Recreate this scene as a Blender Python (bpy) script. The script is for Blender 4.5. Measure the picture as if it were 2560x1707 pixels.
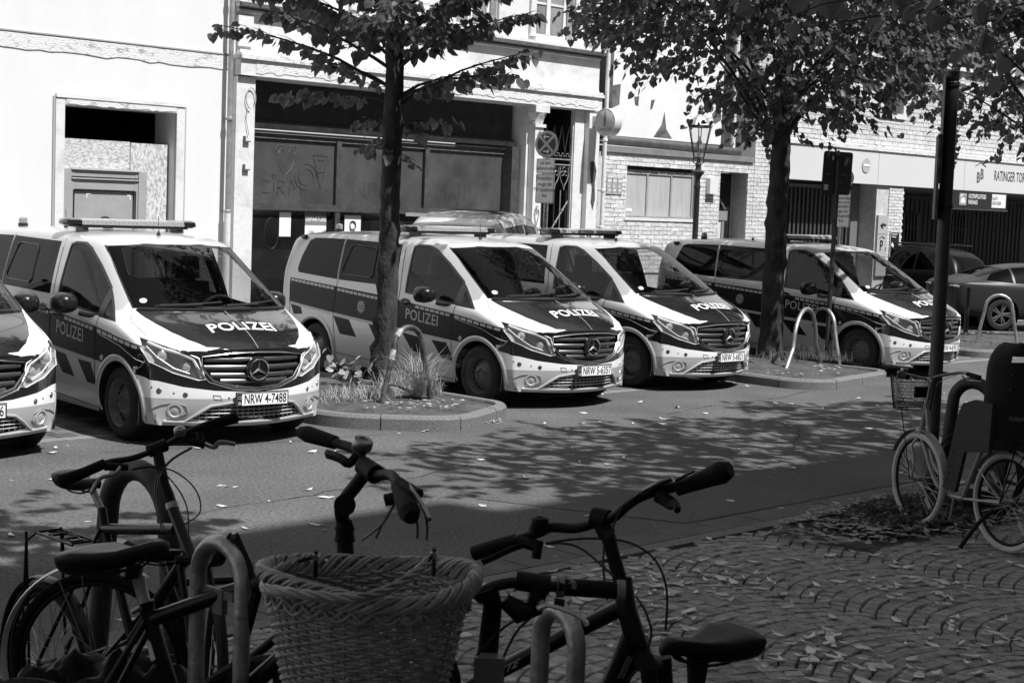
import bpy, bmesh, math, random
from mathutils import Vector, Matrix
from mathutils.bvhtree import BVHTree
from mathutils.geometry import delaunay_2d_cdt
random.seed(7)
R = math.radians
PI = math.pi
scn = bpy.context.scene
for o in list(bpy.data.objects):
    bpy.data.objects.remove(o)
col = scn.collection

# ---------------------------------------------------------------- camera, sky, sun, exposure
CAM_Z = 2.268
cam_d = bpy.data.cameras.new('camera')
cam = bpy.data.objects.new('camera', cam_d)
col.objects.link(cam)
cam_d.sensor_width = 36.0
cam_d.lens = 4031.97 / 2560 * 36
cam_d.clip_start = 0.1
cam_d.clip_end = 400
cam.rotation_mode = 'XYZ'
pt, rl = R(-4.8813), R(-2.1897)
cp, sp, cr, sr = math.cos(pt), math.sin(pt), math.cos(rl), math.sin(rl)
fwd = Vector((0, cp, sp)); upv = Vector((0, -sp, cp)); rt = Vector((1, 0, 0))
cr_r = rt * cr - upv * sr
cr_u = upv * cr + rt * sr
cam.matrix_world = Matrix.Translation((0, 0, CAM_Z)) @ Matrix((
    (cr_r.x, cr_u.x, -fwd.x, 0), (cr_r.y, cr_u.y, -fwd.y, 0), (cr_r.z, cr_u.z, -fwd.z, 0), (0, 0, 0, 1)))
cam_d.dof.use_dof = True
cam_d.dof.focus_distance = 17.0
cam_d.dof.aperture_fstop = 20.0
scn.camera = cam

SUN_EL, SUN_AZ = R(60), R(-36)          # azimuth measured from +X, counter-clockwise
world = bpy.data.worlds.new('World')
scn.world = world
world.use_nodes = True
wn = world.node_tree.nodes; wl = world.node_tree.links
for n in list(wn): wn.remove(n)
sky = wn.new('ShaderNodeTexSky'); sky.sky_type = 'NISHITA'; sky.sun_disc = False
sky.sun_elevation = SUN_EL
sky.sun_rotation = R(90) - SUN_AZ
bw = wn.new('ShaderNodeRGBToBW')
bg = wn.new('ShaderNodeBackground'); bg.inputs['Strength'].default_value = 0.10
wo = wn.new('ShaderNodeOutputWorld')
wl.new(sky.outputs[0], bw.inputs[0]); wl.new(bw.outputs[0], bg.inputs[0]); wl.new(bg.outputs[0], wo.inputs[0])
sun_d = bpy.data.lights.new('sun', 'SUN'); sun_d.energy = 5.0; sun_d.angle = R(0.55); sun_d.color = (1, 1, 1)
sun = bpy.data.objects.new('sun', sun_d); col.objects.link(sun)
sdir = Vector((math.cos(SUN_EL) * math.cos(SUN_AZ), math.cos(SUN_EL) * math.sin(SUN_AZ), math.sin(SUN_EL)))
sun.rotation_euler = sdir.to_track_quat('Z', 'Y').to_euler()
sun.location = sdir * 60
scn.view_settings.view_transform = 'Standard'
scn.view_settings.look = 'None'
scn.view_settings.gamma = 1
scn.view_settings.use_curve_mapping = False
scn.view_settings.exposure = 0.55

# ---------------------------------------------------------------- helpers
MATS = {}
def mat(name, v, rough=0.6, metal=0.0, var=0.0, scale=6.0, bump=0.0, bscale=None, coat=0.0, spec=0.5, detail=5, v2=None, lo=0.35, hi=0.65, stretch=None, world=False, transp=0.0, mac=None):
    """grey principled material: base value v, mottled towards v2 (or v*(1-var)) by noise, with fine relief"""
    if name in MATS: return MATS[name]
    m = bpy.data.materials.new(name); m.use_nodes = True
    nt = m.node_tree; N = nt.nodes; L = nt.links
    b = N['Principled BSDF']
    b.inputs['Base Color'].default_value = (v, v, v, 1)
    b.inputs['Roughness'].default_value = rough
    b.inputs['Metallic'].default_value = metal
    b.inputs['Specular IOR Level'].default_value = spec
    if coat: b.inputs['Coat Weight'].default_value = coat; b.inputs['Coat Roughness'].default_value = 0.03
    tc = N.new('ShaderNodeTexCoord'); mp = N.new('ShaderNodeMapping')
    if world:
        g = N.new('ShaderNodeNewGeometry'); L.new(g.outputs['Position'], mp.inputs[0])
    else:
        L.new(tc.outputs['Object'], mp.inputs[0])
    if stretch: mp.inputs['Scale'].default_value = stretch
    if var or v2 is not None:
        n = N.new('ShaderNodeTexNoise'); n.inputs['Scale'].default_value = scale; n.inputs['Detail'].default_value = detail; n.inputs['Roughness'].default_value = 0.65
        L.new(mp.outputs[0], n.inputs['Vector'])
        mr = N.new('ShaderNodeMapRange'); mr.inputs['From Min'].default_value = lo; mr.inputs['From Max'].default_value = hi
        a = v2 if v2 is not None else v * (1 - var)
        mr.inputs['To Min'].default_value = a; mr.inputs['To Max'].default_value = v
        L.new(n.outputs['Fac'], mr.inputs['Value'])
        if mac:
            n3 = N.new('ShaderNodeTexNoise'); n3.inputs['Scale'].default_value = mac; n3.inputs['Detail'].default_value = 7; L.new(mp.outputs[0], n3.inputs['Vector'])
            m3 = N.new('ShaderNodeMapRange'); m3.inputs['From Min'].default_value = .3; m3.inputs['From Max'].default_value = .7; m3.inputs['To Min'].default_value = .72; m3.inputs['To Max'].default_value = 1.2; L.new(n3.outputs['Fac'], m3.inputs['Value'])
            mm = N.new('ShaderNodeMath'); mm.operation = 'MULTIPLY'; L.new(mr.outputs[0], mm.inputs[0]); L.new(m3.outputs[0], mm.inputs[1]); L.new(mm.outputs[0], b.inputs['Base Color'])
        else: L.new(mr.outputs[0], b.inputs['Base Color'])
    if bump:
        n2 = N.new('ShaderNodeTexNoise'); n2.inputs['Scale'].default_value = bscale or scale * 6; n2.inputs['Detail'].default_value = 4
        L.new(mp.outputs[0], n2.inputs['Vector'])
        bp = N.new('ShaderNodeBump'); bp.inputs['Strength'].default_value = bump; bp.inputs['Distance'].default_value = 0.02
        L.new(n2.outputs['Fac'], bp.inputs['Height']); L.new(bp.outputs[0], b.inputs['Normal'])
    MATS[name] = m
    return m

def glass_mat(name, tint, refl=1.0):
    """thin pane: darkening transparent sheet with a sharp Fresnel reflection"""
    m = bpy.data.materials.new(name); m.use_nodes = True
    nt = m.node_tree; N = nt.nodes; L = nt.links
    for n in list(N): N.remove(n)
    out = N.new('ShaderNodeOutputMaterial'); mix = N.new('ShaderNodeMixShader')
    tr = N.new('ShaderNodeBsdfTransparent'); tr.inputs[0].default_value = (tint, tint, tint, 1)
    gl = N.new('ShaderNodeBsdfGlossy'); gl.inputs['Roughness'].default_value = 0.015; gl.inputs['Color'].default_value = (refl, refl, refl, 1)
    fr = N.new('ShaderNodeFresnel'); fr.inputs['IOR'].default_value = 1.6
    ge = N.new('ShaderNodeNewGeometry'); ma = N.new('ShaderNodeMapRange'); ma.inputs['To Min'].default_value = 1.6; ma.inputs['To Max'].default_value = .625; L.new(ge.outputs['Backfacing'], ma.inputs['Value']); L.new(ma.outputs[0], fr.inputs['IOR'])
    L.new(fr.outputs[0], mix.inputs[0]); L.new(tr.outputs[0], mix.inputs[1]); L.new(gl.outputs[0], mix.inputs[2]); L.new(mix.outputs[0], out.inputs[0])
    MATS[name] = m
    return m

def tag(o, label=None, cat=None, group=None, kind=None):
    if label: o['label'] = label
    if cat: o['category'] = cat
    if group: o['group'] = group
    if kind: o['kind'] = kind
    return o
def empty(name, loc=(0, 0, 0), rz=0.0):
    o = bpy.data.objects.new(name, None); o.empty_display_size = 0.2
    o.location = loc; o.rotation_euler = (0, 0, rz); col.objects.link(o); return o
def thing(name, label, cat, loc=(0, 0, 0), rz=0.0, group=None):
    return tag(empty(name, loc, rz), label, cat, group)
def link_mesh(name, me, parent=None, loc=None, rot=None):
    o = bpy.data.objects.new(name, me); col.objects.link(o)
    if parent is not None: o.parent = parent
    if loc is not None: o.location = loc
    if rot is not None: o.rotation_euler = rot
    return o
KIDS = {}
def kids(o): return [c for c in bpy.data.objects if c.parent == o]
def child_map():
    d = {}
    for c in bpy.data.objects:
        if c.parent: d.setdefault(c.parent.name, []).append(c)
    return d
def copy_tree(o, cm, parent=None):
    c = o.copy(); col.objects.link(c)
    if parent is not None: c.parent = parent
    for ch in cm.get(o.name, []): copy_tree(ch, cm, c)
    return c

class MB:
    def __init__(s): s.v = []; s.f = []; s.mi = []; s.cur = 0
    def face(s, idx): s.f.append(idx); s.mi.append(s.cur)
    def quadpts(s, *p):
        k = len(s.v); s.v += [tuple(q) for q in p]; s.face(tuple(range(k, k + len(p))))
    def box(s, x0, x1, y0, y1, z0, z1, jit=0.0, M=None):
        k = len(s.v)
        P = [(x, y, z) for x in (x0, x1) for y in (y0, y1) for z in (z0, z1)]
        if jit: P = [tuple(c + random.uniform(-jit, jit) for c in p) for p in P]
        if M is not None: P = [tuple(M @ Vector(p)) for p in P]
        s.v += P
        for q in ((0, 1, 3, 2), (4, 6, 7, 5), (0, 4, 5, 1), (2, 3, 7, 6), (0, 2, 6, 4), (1, 5, 7, 3)): s.face(tuple(k + i for i in q))
    def tube(s, pts, r, n=8, closed=False, cap=True, flat=1.0, up=None):
        pts = [Vector(p) for p in pts]; m = len(pts)
        if not hasattr(r, '__len__'): r = [r] * m
        T = []
        for i in range(m):
            if closed: t = pts[(i + 1) % m] - pts[i - 1]
            else: t = pts[min(i + 1, m - 1)] - pts[max(i - 1, 0)]
            T.append(t.normalized() if t.length > 1e-9 else Vector((0, 0, 1)))
        a = Vector(up) if up else (Vector((0, 0, 1)) if abs(T[0].z) < .9 else Vector((1, 0, 0)))
        nrm = (a - T[0] * a.dot(T[0])).normalized()
        k = len(s.v)
        for i in range(m):
            if i or closed: nrm = (nrm - T[i] * nrm.dot(T[i])).normalized()
            b = T[i].cross(nrm)
            for j in range(n):
                an = 2 * PI * j / n
                s.v.append(tuple(pts[i] + nrm * math.cos(an) * r[i] * flat + b * math.sin(an) * r[i]))
        for i in range(m if closed else m - 1):
            i2 = (i + 1) % m
            for j in range(n):
                j2 = (j + 1) % n
                s.face((k + i * n + j, k + i * n + j2, k + i2 * n + j2, k + i2 * n + j))
        if cap and not closed:
            s.face(tuple(k + j for j in reversed(range(n)))); s.face(tuple(k + (m - 1) * n + j for j in range(n)))
    def lathe(s, prof, n=24, axis="z", c=(0, 0, 0), M=None, cap=True):
        """prof: list of (radius, height)"""
        k = len(s.v); m = len(prof)
        for (rr, h) in prof:
            for j in range(n):
                an = 2 * PI * j / n; p = (rr * math.cos(an), rr * math.sin(an), h)
                if axis == 'y': p = (p[0], p[2], p[1])
                elif axis == 'x': p = (p[2], p[0], p[1])
                p = Vector((p[0] + c[0], p[1] + c[1], p[2] + c[2]))
                if M is not None: p = M @ p
                s.v.append(tuple(p))
        for i in range(m - 1):
            for j in range(n):
                j2 = (j + 1) % n
                s.face((k + i * n + j, k + i * n + j2, k + (i + 1) * n + j2, k + (i + 1) * n + j))
        if cap and prof[0][0] > 1e-6: s.face(tuple(k + j for j in reversed(range(n))))
        if cap and prof[-1][0] > 1e-6: s.face(tuple(k + (m - 1) * n + j for j in range(n)))
    def prism(s, poly, a0, a1, axis='y'):
        """extrude a 2D polygon: axis y -> poly is (x,z); axis z -> (x,y); axis x -> (y,z)"""
        k = len(s.v); n = len(poly)
        for a in (a0, a1):
            for (u, w) in poly:
                s.v.append((u, a, w) if axis == 'y' else ((u, w, a) if axis == 'z' else (a, u, w)))
        s.face(tuple(range(k, k + n))); s.face(tuple(reversed(range(k + n, k + 2 * n))))
        for i in range(n):
            j = (i + 1) % n; s.face((k + i, k + j, k + n + j, k + n + i))
    def mesh(s, name, mats, smooth=False, fix=True):
        me = bpy.data.meshes.new(name); me.from_pydata(s.v, [], s.f)
        if not isinstance(mats, (list, tuple)): mats = [mats]
        for m in mats: me.materials.append(m)
        if len(mats) > 1: me.polygons.foreach_set('material_index', s.mi)
        if fix:
            bm = bmesh.new(); bm.from_mesh(me); bmesh.ops.recalc_face_normals(bm, faces=bm.faces); bm.to_mesh(me); bm.free()
        if smooth:
            me.shade_smooth()
            if smooth != 'full': smooth_angle(me, 40 if smooth is True else smooth)
        return me
    def build(s, name, mats, parent=None, smooth=False, loc=None, fix=True, **kw):
        o = link_mesh(name, s.mesh(name, mats, smooth, fix), parent, loc)
        return tag(o, **kw) if kw else o
def smooth_angle(me, deg):
    me.set_sharp_from_angle(angle=R(deg))
def arc(cx, cy, r, a0, a1, n):
    return [(cx + r * math.cos(R(a0 + (a1 - a0) * i / n)), cy + r * math.sin(R(a0 + (a1 - a0) * i / n))) for i in range(n + 1)]

def text_mesh(txt, size, bold=0.0, align='CENTER', sx=1.0, space=1.0):
    """text -> (verts2d, tris) with the bundled sans font"""
    cu = bpy.data.curves.new('t', 'FONT'); cu.body = txt; cu.size = size; cu.align_x = align; cu.align_y = 'CENTER'
    cu.offset = bold; cu.resolution_u = 3; cu.space_character = space; cu.space_line = 0.95
    ob = bpy.data.objects.new('t', cu); col.objects.link(ob)
    dg = bpy.context.evaluated_depsgraph_get()
    me = bpy.data.meshes.new_from_object(ob.evaluated_get(dg))
    bpy.data.objects.remove(ob); bpy.data.curves.remove(cu)
    v = [(a.co.x * sx, a.co.y) for a in me.vertices]; f = [tuple(p.vertices) for p in me.polygons]
    bpy.data.meshes.remove(me)
    return v, f
def flat_text(mb, txt, size, org, ux, uy, off=0.0, bold=0.0, sx=1.0, align='CENTER', space=1.0):
    """lay lettering on the plane through org spanned by ux, uy"""
    v, f = text_mesh(txt, size, bold, align, sx, space)
    ux = Vector(ux); uy = Vector(uy); n = ux.cross(uy); k = len(mb.v); org = Vector(org)
    mb.v += [tuple(org + ux * a + uy * b + n * off) for a, b in v]
    for q in f: mb.face(tuple(k + i for i in q))
# ---------------------------------------------------------------- shared materials
M_silver = mat('van_silver_paint', .52, .32, 0.25, coat=.6, var=.04, scale=2)
M_white = mat('van_white_foil', .85, .28, coat=.6, var=.03, scale=3)
M_dark = mat('van_dark_foil', .015, .14, coat=1.0, spec=.6, var=.25, scale=2)
M_band = mat('van_band_foil', .014, .32, spec=.16)
M_rubber = mat('black_rubber', .014, .75, var=.4, scale=20, bump=.2)
M_plastic = mat('black_plastic', .02, .38, var=.2, scale=40)
M_blackgloss = mat('black_gloss', .01, .12, coat=.8)
M_cell = mat('reflective_cell', .50, .35)
M_chrome = mat('chrome', .75, .12, 1.0)
M_metal = mat('brushed_metal', .5, .3, 1.0, var=.25, scale=10)
M_grey = mat('van_grey_print', .40, .4)
M_slat = mat('grille_slat_metal', .16, .30, .8)
M_interior = mat('cab_interior', .02, .8, var=.3, scale=10)
M_rim = mat('wheel_rim_dark', .13, .45, .3, var=.3, scale=15)
M_plate = mat('plate_white', .8, .5, var=.05, scale=30)
M_ink = mat('print_black', .008, .5)
M_lens = glass_mat('lamp_lens', .93)
M_wind = glass_mat('windscreen_glass', .86, .8)
M_cab = glass_mat('cab_glass', .8, .5)
M_priv = glass_mat('privacy_glass', .05, .38)
M_bar = mat('light_bar_lens', .45, .15, .3, var=.5, scale=60, coat=.8)

# ---------------------------------------------------------------- van body
ST = [  # corner x, half width, belt z, shoulder y, shoulder z, centre top z, forward bulge of the centre
 (-4.02, .90, 1.25, .70, 1.68, 1.71, -.05), (-3.93, .94, 1.26, .73, 1.75, 1.78, -.03), (-3.6, .957, 1.25, .735, 1.79, 1.83, 0),
 (-2.8, .96, 1.22, .74, 1.805, 1.85, 0), (-1.9, .96, 1.19, .735, 1.805, 1.85, 0), (-1.3, .96, 1.16, .72, 1.785, 1.84, .02),
 (-1.0, .96, 1.14, .695, 1.75, 1.795, .06), (-.93, .96, 1.135, .685, 1.735, 1.785, .08), (-.6, .96, 1.11, .715, 1.53, 1.60, .13), (-.28, .958, 1.08, .75, 1.325, 1.39, .18),
 (-.08, .955, 1.05, .785, 1.185, 1.225, .24), (.0, .955, 1.03, .80, 1.135, 1.165, .26), (.18, .95, .985, .80, 1.055, 1.10, .31), (.32, .94, .93, .775, .975, 1.02, .36),
 (.42, .915, .875, .74, .905, .945, .39), (.47, .88, .82, .69, .845, .885, .40)]
ROWZ = [.20, .29, .45, .62, .80, .95]
ROWY = [.93, .975, .992, 1.0, 1.0, .998]
def ring(st):
    s, hw, zb, ys, zs, zt, c = st
    P = []
    for i in range(6):
        z = ROWZ[i]
        if z > zb - .05 * (6 - i): z = zb - (6 - i) * .045 if i > 3 else z
        P.append((hw * ROWY[i], z))
    a = (hw * .985, zb); b = (ys, zs)
    P.append(a)
    P.append((a[0] + (b[0] - a[0]) * .30, a[1] + (b[1] - a[1]) * .36))
    P.append((a[0] + (b[0] - a[0]) * .72, a[1] + (b[1] - a[1]) * .78))
    P.append(b)
    P.append((ys * .84, zs + (zt - zs) * .55)); P.append((ys * .45, zs + (zt - zs) * .92)); P.append((0, zt))
    return [(s + c * (1 - min(1, y / .93) ** 2.2), y, z) for y, z in P]
def body_bmesh():
    bm = bmesh.new(); n = 13
    rings = []
    for st in ST:
        P = ring(st)
        full = [(x, -y, z) for x, y, z in P] + [(x, y, z) for x, y, z in reversed(P[:-1])]
        rings.append([bm.verts.new(p) for p in full])
    m = len(rings[0])
    for i in range(len(rings) - 1):
        for j in range(m - 1):
            bm.faces.new((rings[i][j], rings[i][j + 1], rings[i + 1][j + 1], rings[i + 1][j]))
    for side in (0, -1):
        st = ST[side]; P = ring(st); rg = rings[side]; s, hw, zb, ys, zs, zt, c = st
        top = [rg[j] for j in range(9, 16)]
        prev = None
        for r in range(0, 10):
            if r == 9: row = top
            else:
                row = [rg[r]]
                for q in (.80, .42, 0, -.42, -.80):
                    y = -P[r][1] * q; z = P[r][2] + (.03 * (1 - q * q) * (r / 9)) + (-.02 * (1 - q * q) if r < 2 else 0)
                    x = s + c * (1 - (abs(y) / .93) ** 2.2)
                    if side == -1:
                        pf = {0: -.075, 1: -.01, 2: .02, 3: .012, 4: .015, 5: .012, 6: .006, 7: .006, 8: .004}[r]
                        x += pf
                    else: x += 0.18 * max(0, (z - 1.25)) * .3
                    row.append(bm.verts.new((x, y, z)))
                row.append(rg[m - 1 - r])
            if prev:
                for j in range(6):
                    q4 = (prev[j], prev[j + 1], row[j + 1], row[j])
                    try: bm.faces.new(q4)
                    except ValueError: pass
            prev = row
    me = bpy.data.meshes.new('cage'); bm.to_mesh(me); bm.free()
    ob = bpy.data.objects.new('cage', me); col.objects.link(ob)
    md = ob.modifiers.new('s', 'SUBSURF'); md.levels = 3; md.render_levels = 3; md.boundary_smooth = 'PRESERVE_CORNERS'
    dg = bpy.context.evaluated_depsgraph_get()
    me2 = bpy.data.meshes.new_from_object(ob.evaluated_get(dg)); bpy.data.objects.remove(ob)
    bm = bmesh.new(); bm.from_mesh(me2); bmesh.ops.recalc_face_normals(bm, faces=bm.faces)
    return bm
def cut(bm, poly, proj, filt):
    """cut a convex 2D outline into the faces chosen by filt; returns the faces inside it"""
    U, W_ = {'side': (0, 2), 'front': (1, 2), 'top': (0, 1)}[proj]
    third = 3 - U - W_
    ar = sum(poly[i][0] * poly[(i + 1) % len(poly)][1] - poly[(i + 1) % len(poly)][0] * poly[i][1] for i in range(len(poly)))
    if ar < 0: poly = list(reversed(poly))
    u0 = min(p[0] for p in poly); u1 = max(p[0] for p in poly); w0 = min(p[1] for p in poly); w1 = max(p[1] for p in poly)
    fs = []
    for f in bm.faces:
        if not filt(f): continue
        us = [v.co[U] for v in f.verts]; ws = [v.co[W_] for v in f.verts]
        if max(us) < u0 or min(us) > u1 or max(ws) < w0 or min(ws) > w1: continue
        fs.append(f)
    for i in range(len(poly)):
        a = poly[i]; b = poly[(i + 1) % len(poly)]
        d = (b[0] - a[0], b[1] - a[1]); n2 = (d[1], -d[0])
        co = Vector((0, 0, 0)); co[U] = a[0]; co[W_] = a[1]
        no = Vector((0, 0, 0)); no[U] = n2[0]; no[W_] = n2[1]
        no.normalize()
        es = {e for f in fs for e in f.edges}; vs = {v for f in fs for v in f.verts}
        ret = bmesh.ops.bisect_plane(bm, geom=list(vs) + list(es) + fs, dist=1e-6, plane_co=co, plane_no=no)
        fs = [g for g in ret['geom'] if isinstance(g, bmesh.types.BMFace) and g.is_valid and (g.calc_center_median() - co).dot(no) < 0]
    return fs
def take(bm, fs, name, mats, parent, off=0.0, smooth=True, keep=False, midx=None):
    """lift faces out of bm as a mesh part of their own"""
    nb = bmesh.new(); vm = {}
    for f in fs:
        vv = []
        for v in f.verts:
            if v not in vm: vm[v] = nb.verts.new(v.co + v.normal * off)
            vv.append(vm[v])
        try:
            g = nb.faces.new(vv); g.smooth = smooth; g.material_index = f.material_index if midx is None else midx
        except ValueError: pass
    me = bpy.data.meshes.new(name); nb.to_mesh(me); nb.free()
    for m in (mats if isinstance(mats, (list, tuple)) else [mats]): me.materials.append(m)
    if not keep: bmesh.ops.delete(bm, geom=fs, context='FACES')
    return link_mesh(name, me, parent)

van = thing('police_van', 'x', 'police van', group='police vans parked nose out in a row')
bm = body_bmesh()
bm.normal_update()
bvh = BVHTree.FromBMesh(bm)
def cast(o, d):
    h = bvh.ray_cast(Vector(o), Vector(d).normalized())
    return (h[0], h[1]) if h[0] else (None, None)
def front_pt(y, z, off=0.0):
    p, n = cast((3, y, z), (-1, 0, 0)); return p + n * off if p else Vector((.5, y, z))
def side_pt(x, z, s=-1, off=0.0):
    p, n = cast((x, 3 * s, z), (0, -s, 0)); return p + n * off if p else Vector((x, s * .9, z))
def top_pt(x, y, off=0.0):
    p, n = cast((x, y, 4), (0, 0, -1)); return p + n * off if p else Vector((x, y, 1.8))
def mirror(p): return [(-y, z) for y, z in reversed(p)]
S_ = lambda s: (lambda f: f.normal.y * s > .25 and f.calc_center_median().y * s > .4)
F_ = lambda f: f.normal.x > .12 and f.calc_center_median().x > .2
# foil colours: 0 silver 1 white 2 dark 3 black 4 band
def paint(fs, i):
    for f in fs: f.material_index = i
paint(cut(bm, [(-.12, -1.1), (1.2, -1.1), (1.2, 1.1), (-.12, 1.1)], 'top', lambda f: f.calc_center_median().z > .80 and f.calc_center_median().x > -.2), 1)
for s in (-1, 1):
    F = S_(s)
    paint(cut(bm, [(-.98, 1.07), (-.43, 1.0), (.40, .88), (.40, 1.12), (-.02, 1.19), (-.12, 1.17)], 'side', F), 1)
    paint(cut(bm, [(-3.78, 1.212), (-1.9, 1.112), (-.46, .992), (.40, .89), (.47, .78), (.28, .66), (-.26, .675), (-1.23, .73), (-2.79, .83), (-3.78, .90)], 'side', F), 4)
    for q in ([(-2.78, .79), (-2.44, .765), (-2.28, .56), (-2.63, .575)], [(-2.04, .745), (-1.73, .725), (-1.57, .52), (-1.87, .535)], [(-1.38, .70), (-1.08, .675), (-.89, .48), (-1.17, .495)], [(-.82, .66), (-.54, .65), (-.40, .45), (-.62, .46)], [(-3.74, .87), (-3.50, .845), (-3.46, .76), (-3.66, .74)]):
        paint(cut(bm, q, 'side', F), 4)
    paint(cut(bm, [(-2.75, .36), (-2.75, .1), (-.36, .1), (-.36, .30)], 'side', F), 0)
# nose: white bumper band, dark band above it
paint(cut(bm, [(-1.0, .455), (-.9, .44), (-.62, .375), (-.45, .405), (-.2, .44), (0, .44), (0, .70), (-1, .70)], 'front', F_), 1)
paint(cut(bm, [(1.0, .455), (.9, .44), (.62, .375), (.45, .405), (.2, .44), (0, .44), (0, .70), (1, .70)], 'front', F_), 1)
dk = [(-1.0, .665), (-.88, .605), (-.65, .545), (-.39, .512), (0, .495), (.39, .512), (.65, .545), (.88, .605), (1.0, .665), (1.0, .87), (.5, .82), (-.5, .82), (-1.0, .87)]
paint(cut(bm, dk, 'front', lambda f: f.normal.x > .1 and f.calc_center_median().x > .33), 2)
for s in (-1, 1): paint(cut(bm, [(.36, .655), (.36, .89), (.80, .86), (.80, .555), (.50, .60)], 'side', lambda f, s=s: f.normal.y * s > .15 and f.normal.z < .6 and f.calc_center_median().y * s > .3), 2)
# bonnet foil
bon = [(-.0, -.785), (.14, -.76), (.30, -.72), (.47, -.66), (.62, -.575), (.75, -.46), (.82, -.30), (.95, 0)]
bon = bon + [(x, -y) for x, y in reversed(bon[:-1])]
paint(cut(bm, bon, 'top', lambda f: f.normal.z > .35 and f.calc_center_median().z > .845 and f.calc_center_median().x > -.02), 2)
paint(cut(bm, [(-.50, .80), (.50, .80), (.46, .87), (.3, .905), (-.3, .905), (-.46, .87)], 'front', lambda f: f.normal.x > .1 and f.calc_center_median().x > .6), 2)
# openings
hlp = [(-.89, .965), (-.80, .92), (-.68, .87), (-.53, .80), (-.475, .61), (-.53, .605), (-.72, .665), (-.885, .755), (-.915, .86)]
grp = [(-.50, .815), (-.25, .845), (0, .853), (.25, .845), (.50, .815), (.505, .72), (.41, .605), (.22, .55), (.0, .535), (-.22, .55), (-.41, .605), (-.505, .72)]
lgp = [(-.56, .255), (-.42, .36), (-.2, .392), (.2, .392), (.42, .36), (.56, .255), (.3, .235), (-.3, .235)]
for s in (1, -1):
    P = hlp if s == 1 else mirror(hlp)
    fs = cut(bm, P, 'front', lambda f: f.normal.x > .05 and f.calc_center_median().x > .25 and f.calc_center_median().z < 1.0)
    hl = take(bm, fs, 'headlight', M_lens, van, .004)
    # reflector bowl, lamps and bright daytime strip behind the lens
    q = MB()
    rimp = [front_pt(y, z, -.002) for y, z in P]
    inn = [Vector((p.x - .07, p.y * .985, p.z)) for p in rimp]
    k = len(q.v); q.v += [tuple(p) for p in rimp] + [tuple(p) for p in inn]; n = len(P)
    for i in range(n): j = (i + 1) % n; q.face((k + i, k + j, k + n + j, k + n + i))
    q.face(tuple(range(k + n, k + 2 * n)))
    q.build('reflector', mat('headlamp_bowl', .42, .35, .2), hl)
    sg = -1 if s == 1 else 1
    q = MB()
    for (yy, zz, rr) in ((.80, .815, .045), (.62, .715, .045)):
        c = front_pt(sg * yy, zz, -.05)
        q.lathe([(rr, -.03), (rr * 1.05, .012), (rr * .8, .02), (rr * .3, .03), (0, .033)], 16, 'x', c)
    q.build('lamp', mat('lamp_glass', .75, .12, .6), hl, smooth=True)
    q = MB()
    pts = [front_pt(sg * y, z, -.014) for y, z in ((.86, .93), (.78, .88), (.68, .838), (.575, .79), (.53, .70), (.505, .63))]
    q.tube(pts, .014, 6)
    pts = [front_pt(sg * y, z, -.02) for y, z in ((.885, .90), (.84, .80), (.72, .705), (.60, .66))]
    q.tube(pts, .006, 6)
    q.build('daytime_strip', mat('lamp_strip', .8, .3), hl)
    q = MB(); q.tube([front_pt(y, z, .001) for y, z in P], .006, 5, closed=True); q.build('lamp_trim', M_metal if 0 else M_white, van)
fs = cut(bm, grp, 'front', F_)
gr = take(bm, fs, 'grille', M_blackgloss, van, -.05)
fs = cut(bm, lgp, 'front', F_)
lg = take(bm, fs, 'air_intake', M_ink, van, -.06)
# inner lining of the nose openings
def funnel(P, d):
    q = MB(); a = [front_pt(y, z) for y, z in P]; b = [Vector((p.x - d, p.y, p.z)) for p in a]; n = len(P)
    q.v += [tuple(p) for p in a + b]
    for i in range(n): j = (i + 1) % n; q.face((i, j, n + j, n + i))
    return q
funnel(grp, .07).build('grille_edge', M_blackgloss, gr)
funnel(lgp, .08).build('intake_edge', M_plastic, lg)
q = MB(); q.tube([front_pt(y, z, .002) for y, z in grp + [] ], .011, 8, closed=True, flat=.7); q.build('grille_surround', M_chrome, gr, smooth=True)
big = [(y * 1.085, .70 + (z - .70) * 1.16) for y, z in grp if z < .80]
q = MB(); q.tube([front_pt(y, z, .001) for y, z in big], .009, 6); q.build('grille_outer_rim', M_chrome, gr, smooth=True)
def row_pts(z, y0, y1, off, n=14): return [front_pt(y0 + (y1 - y0) * i / n, z, off) for i in range(n + 1)]
def grill_half(z, P):
    ys = []
    for i in range(len(P)):
        a, b = P[i], P[(i + 1) % len(P)]
        if (a[1] - z) * (b[1] - z) < 0: ys.append(a[0] + (b[0] - a[0]) * (z - a[1]) / (b[1] - a[1]))
    return max(ys) if ys else 0
sl = None
for z in (.785, .715, .645, .59):
    h = grill_half(z, grp) - .02
    q = MB(); k = 0
    for (dz, dx) in ((.021, -.008), (.006, .004), (-.012, .002), (-.021, -.012)): 
        q.v += [tuple(p + Vector((dx - .012, 0, dz))) for p in row_pts(z, -h, h, 0)]
    for r in range(3):
        for j in range(14): q.face((r * 15 + j, r * 15 + j + 1, (r + 1) * 15 + j + 1, (r + 1) * 15 + j))
    q.build('slat', M_slat, gr, smooth=60)
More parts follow.
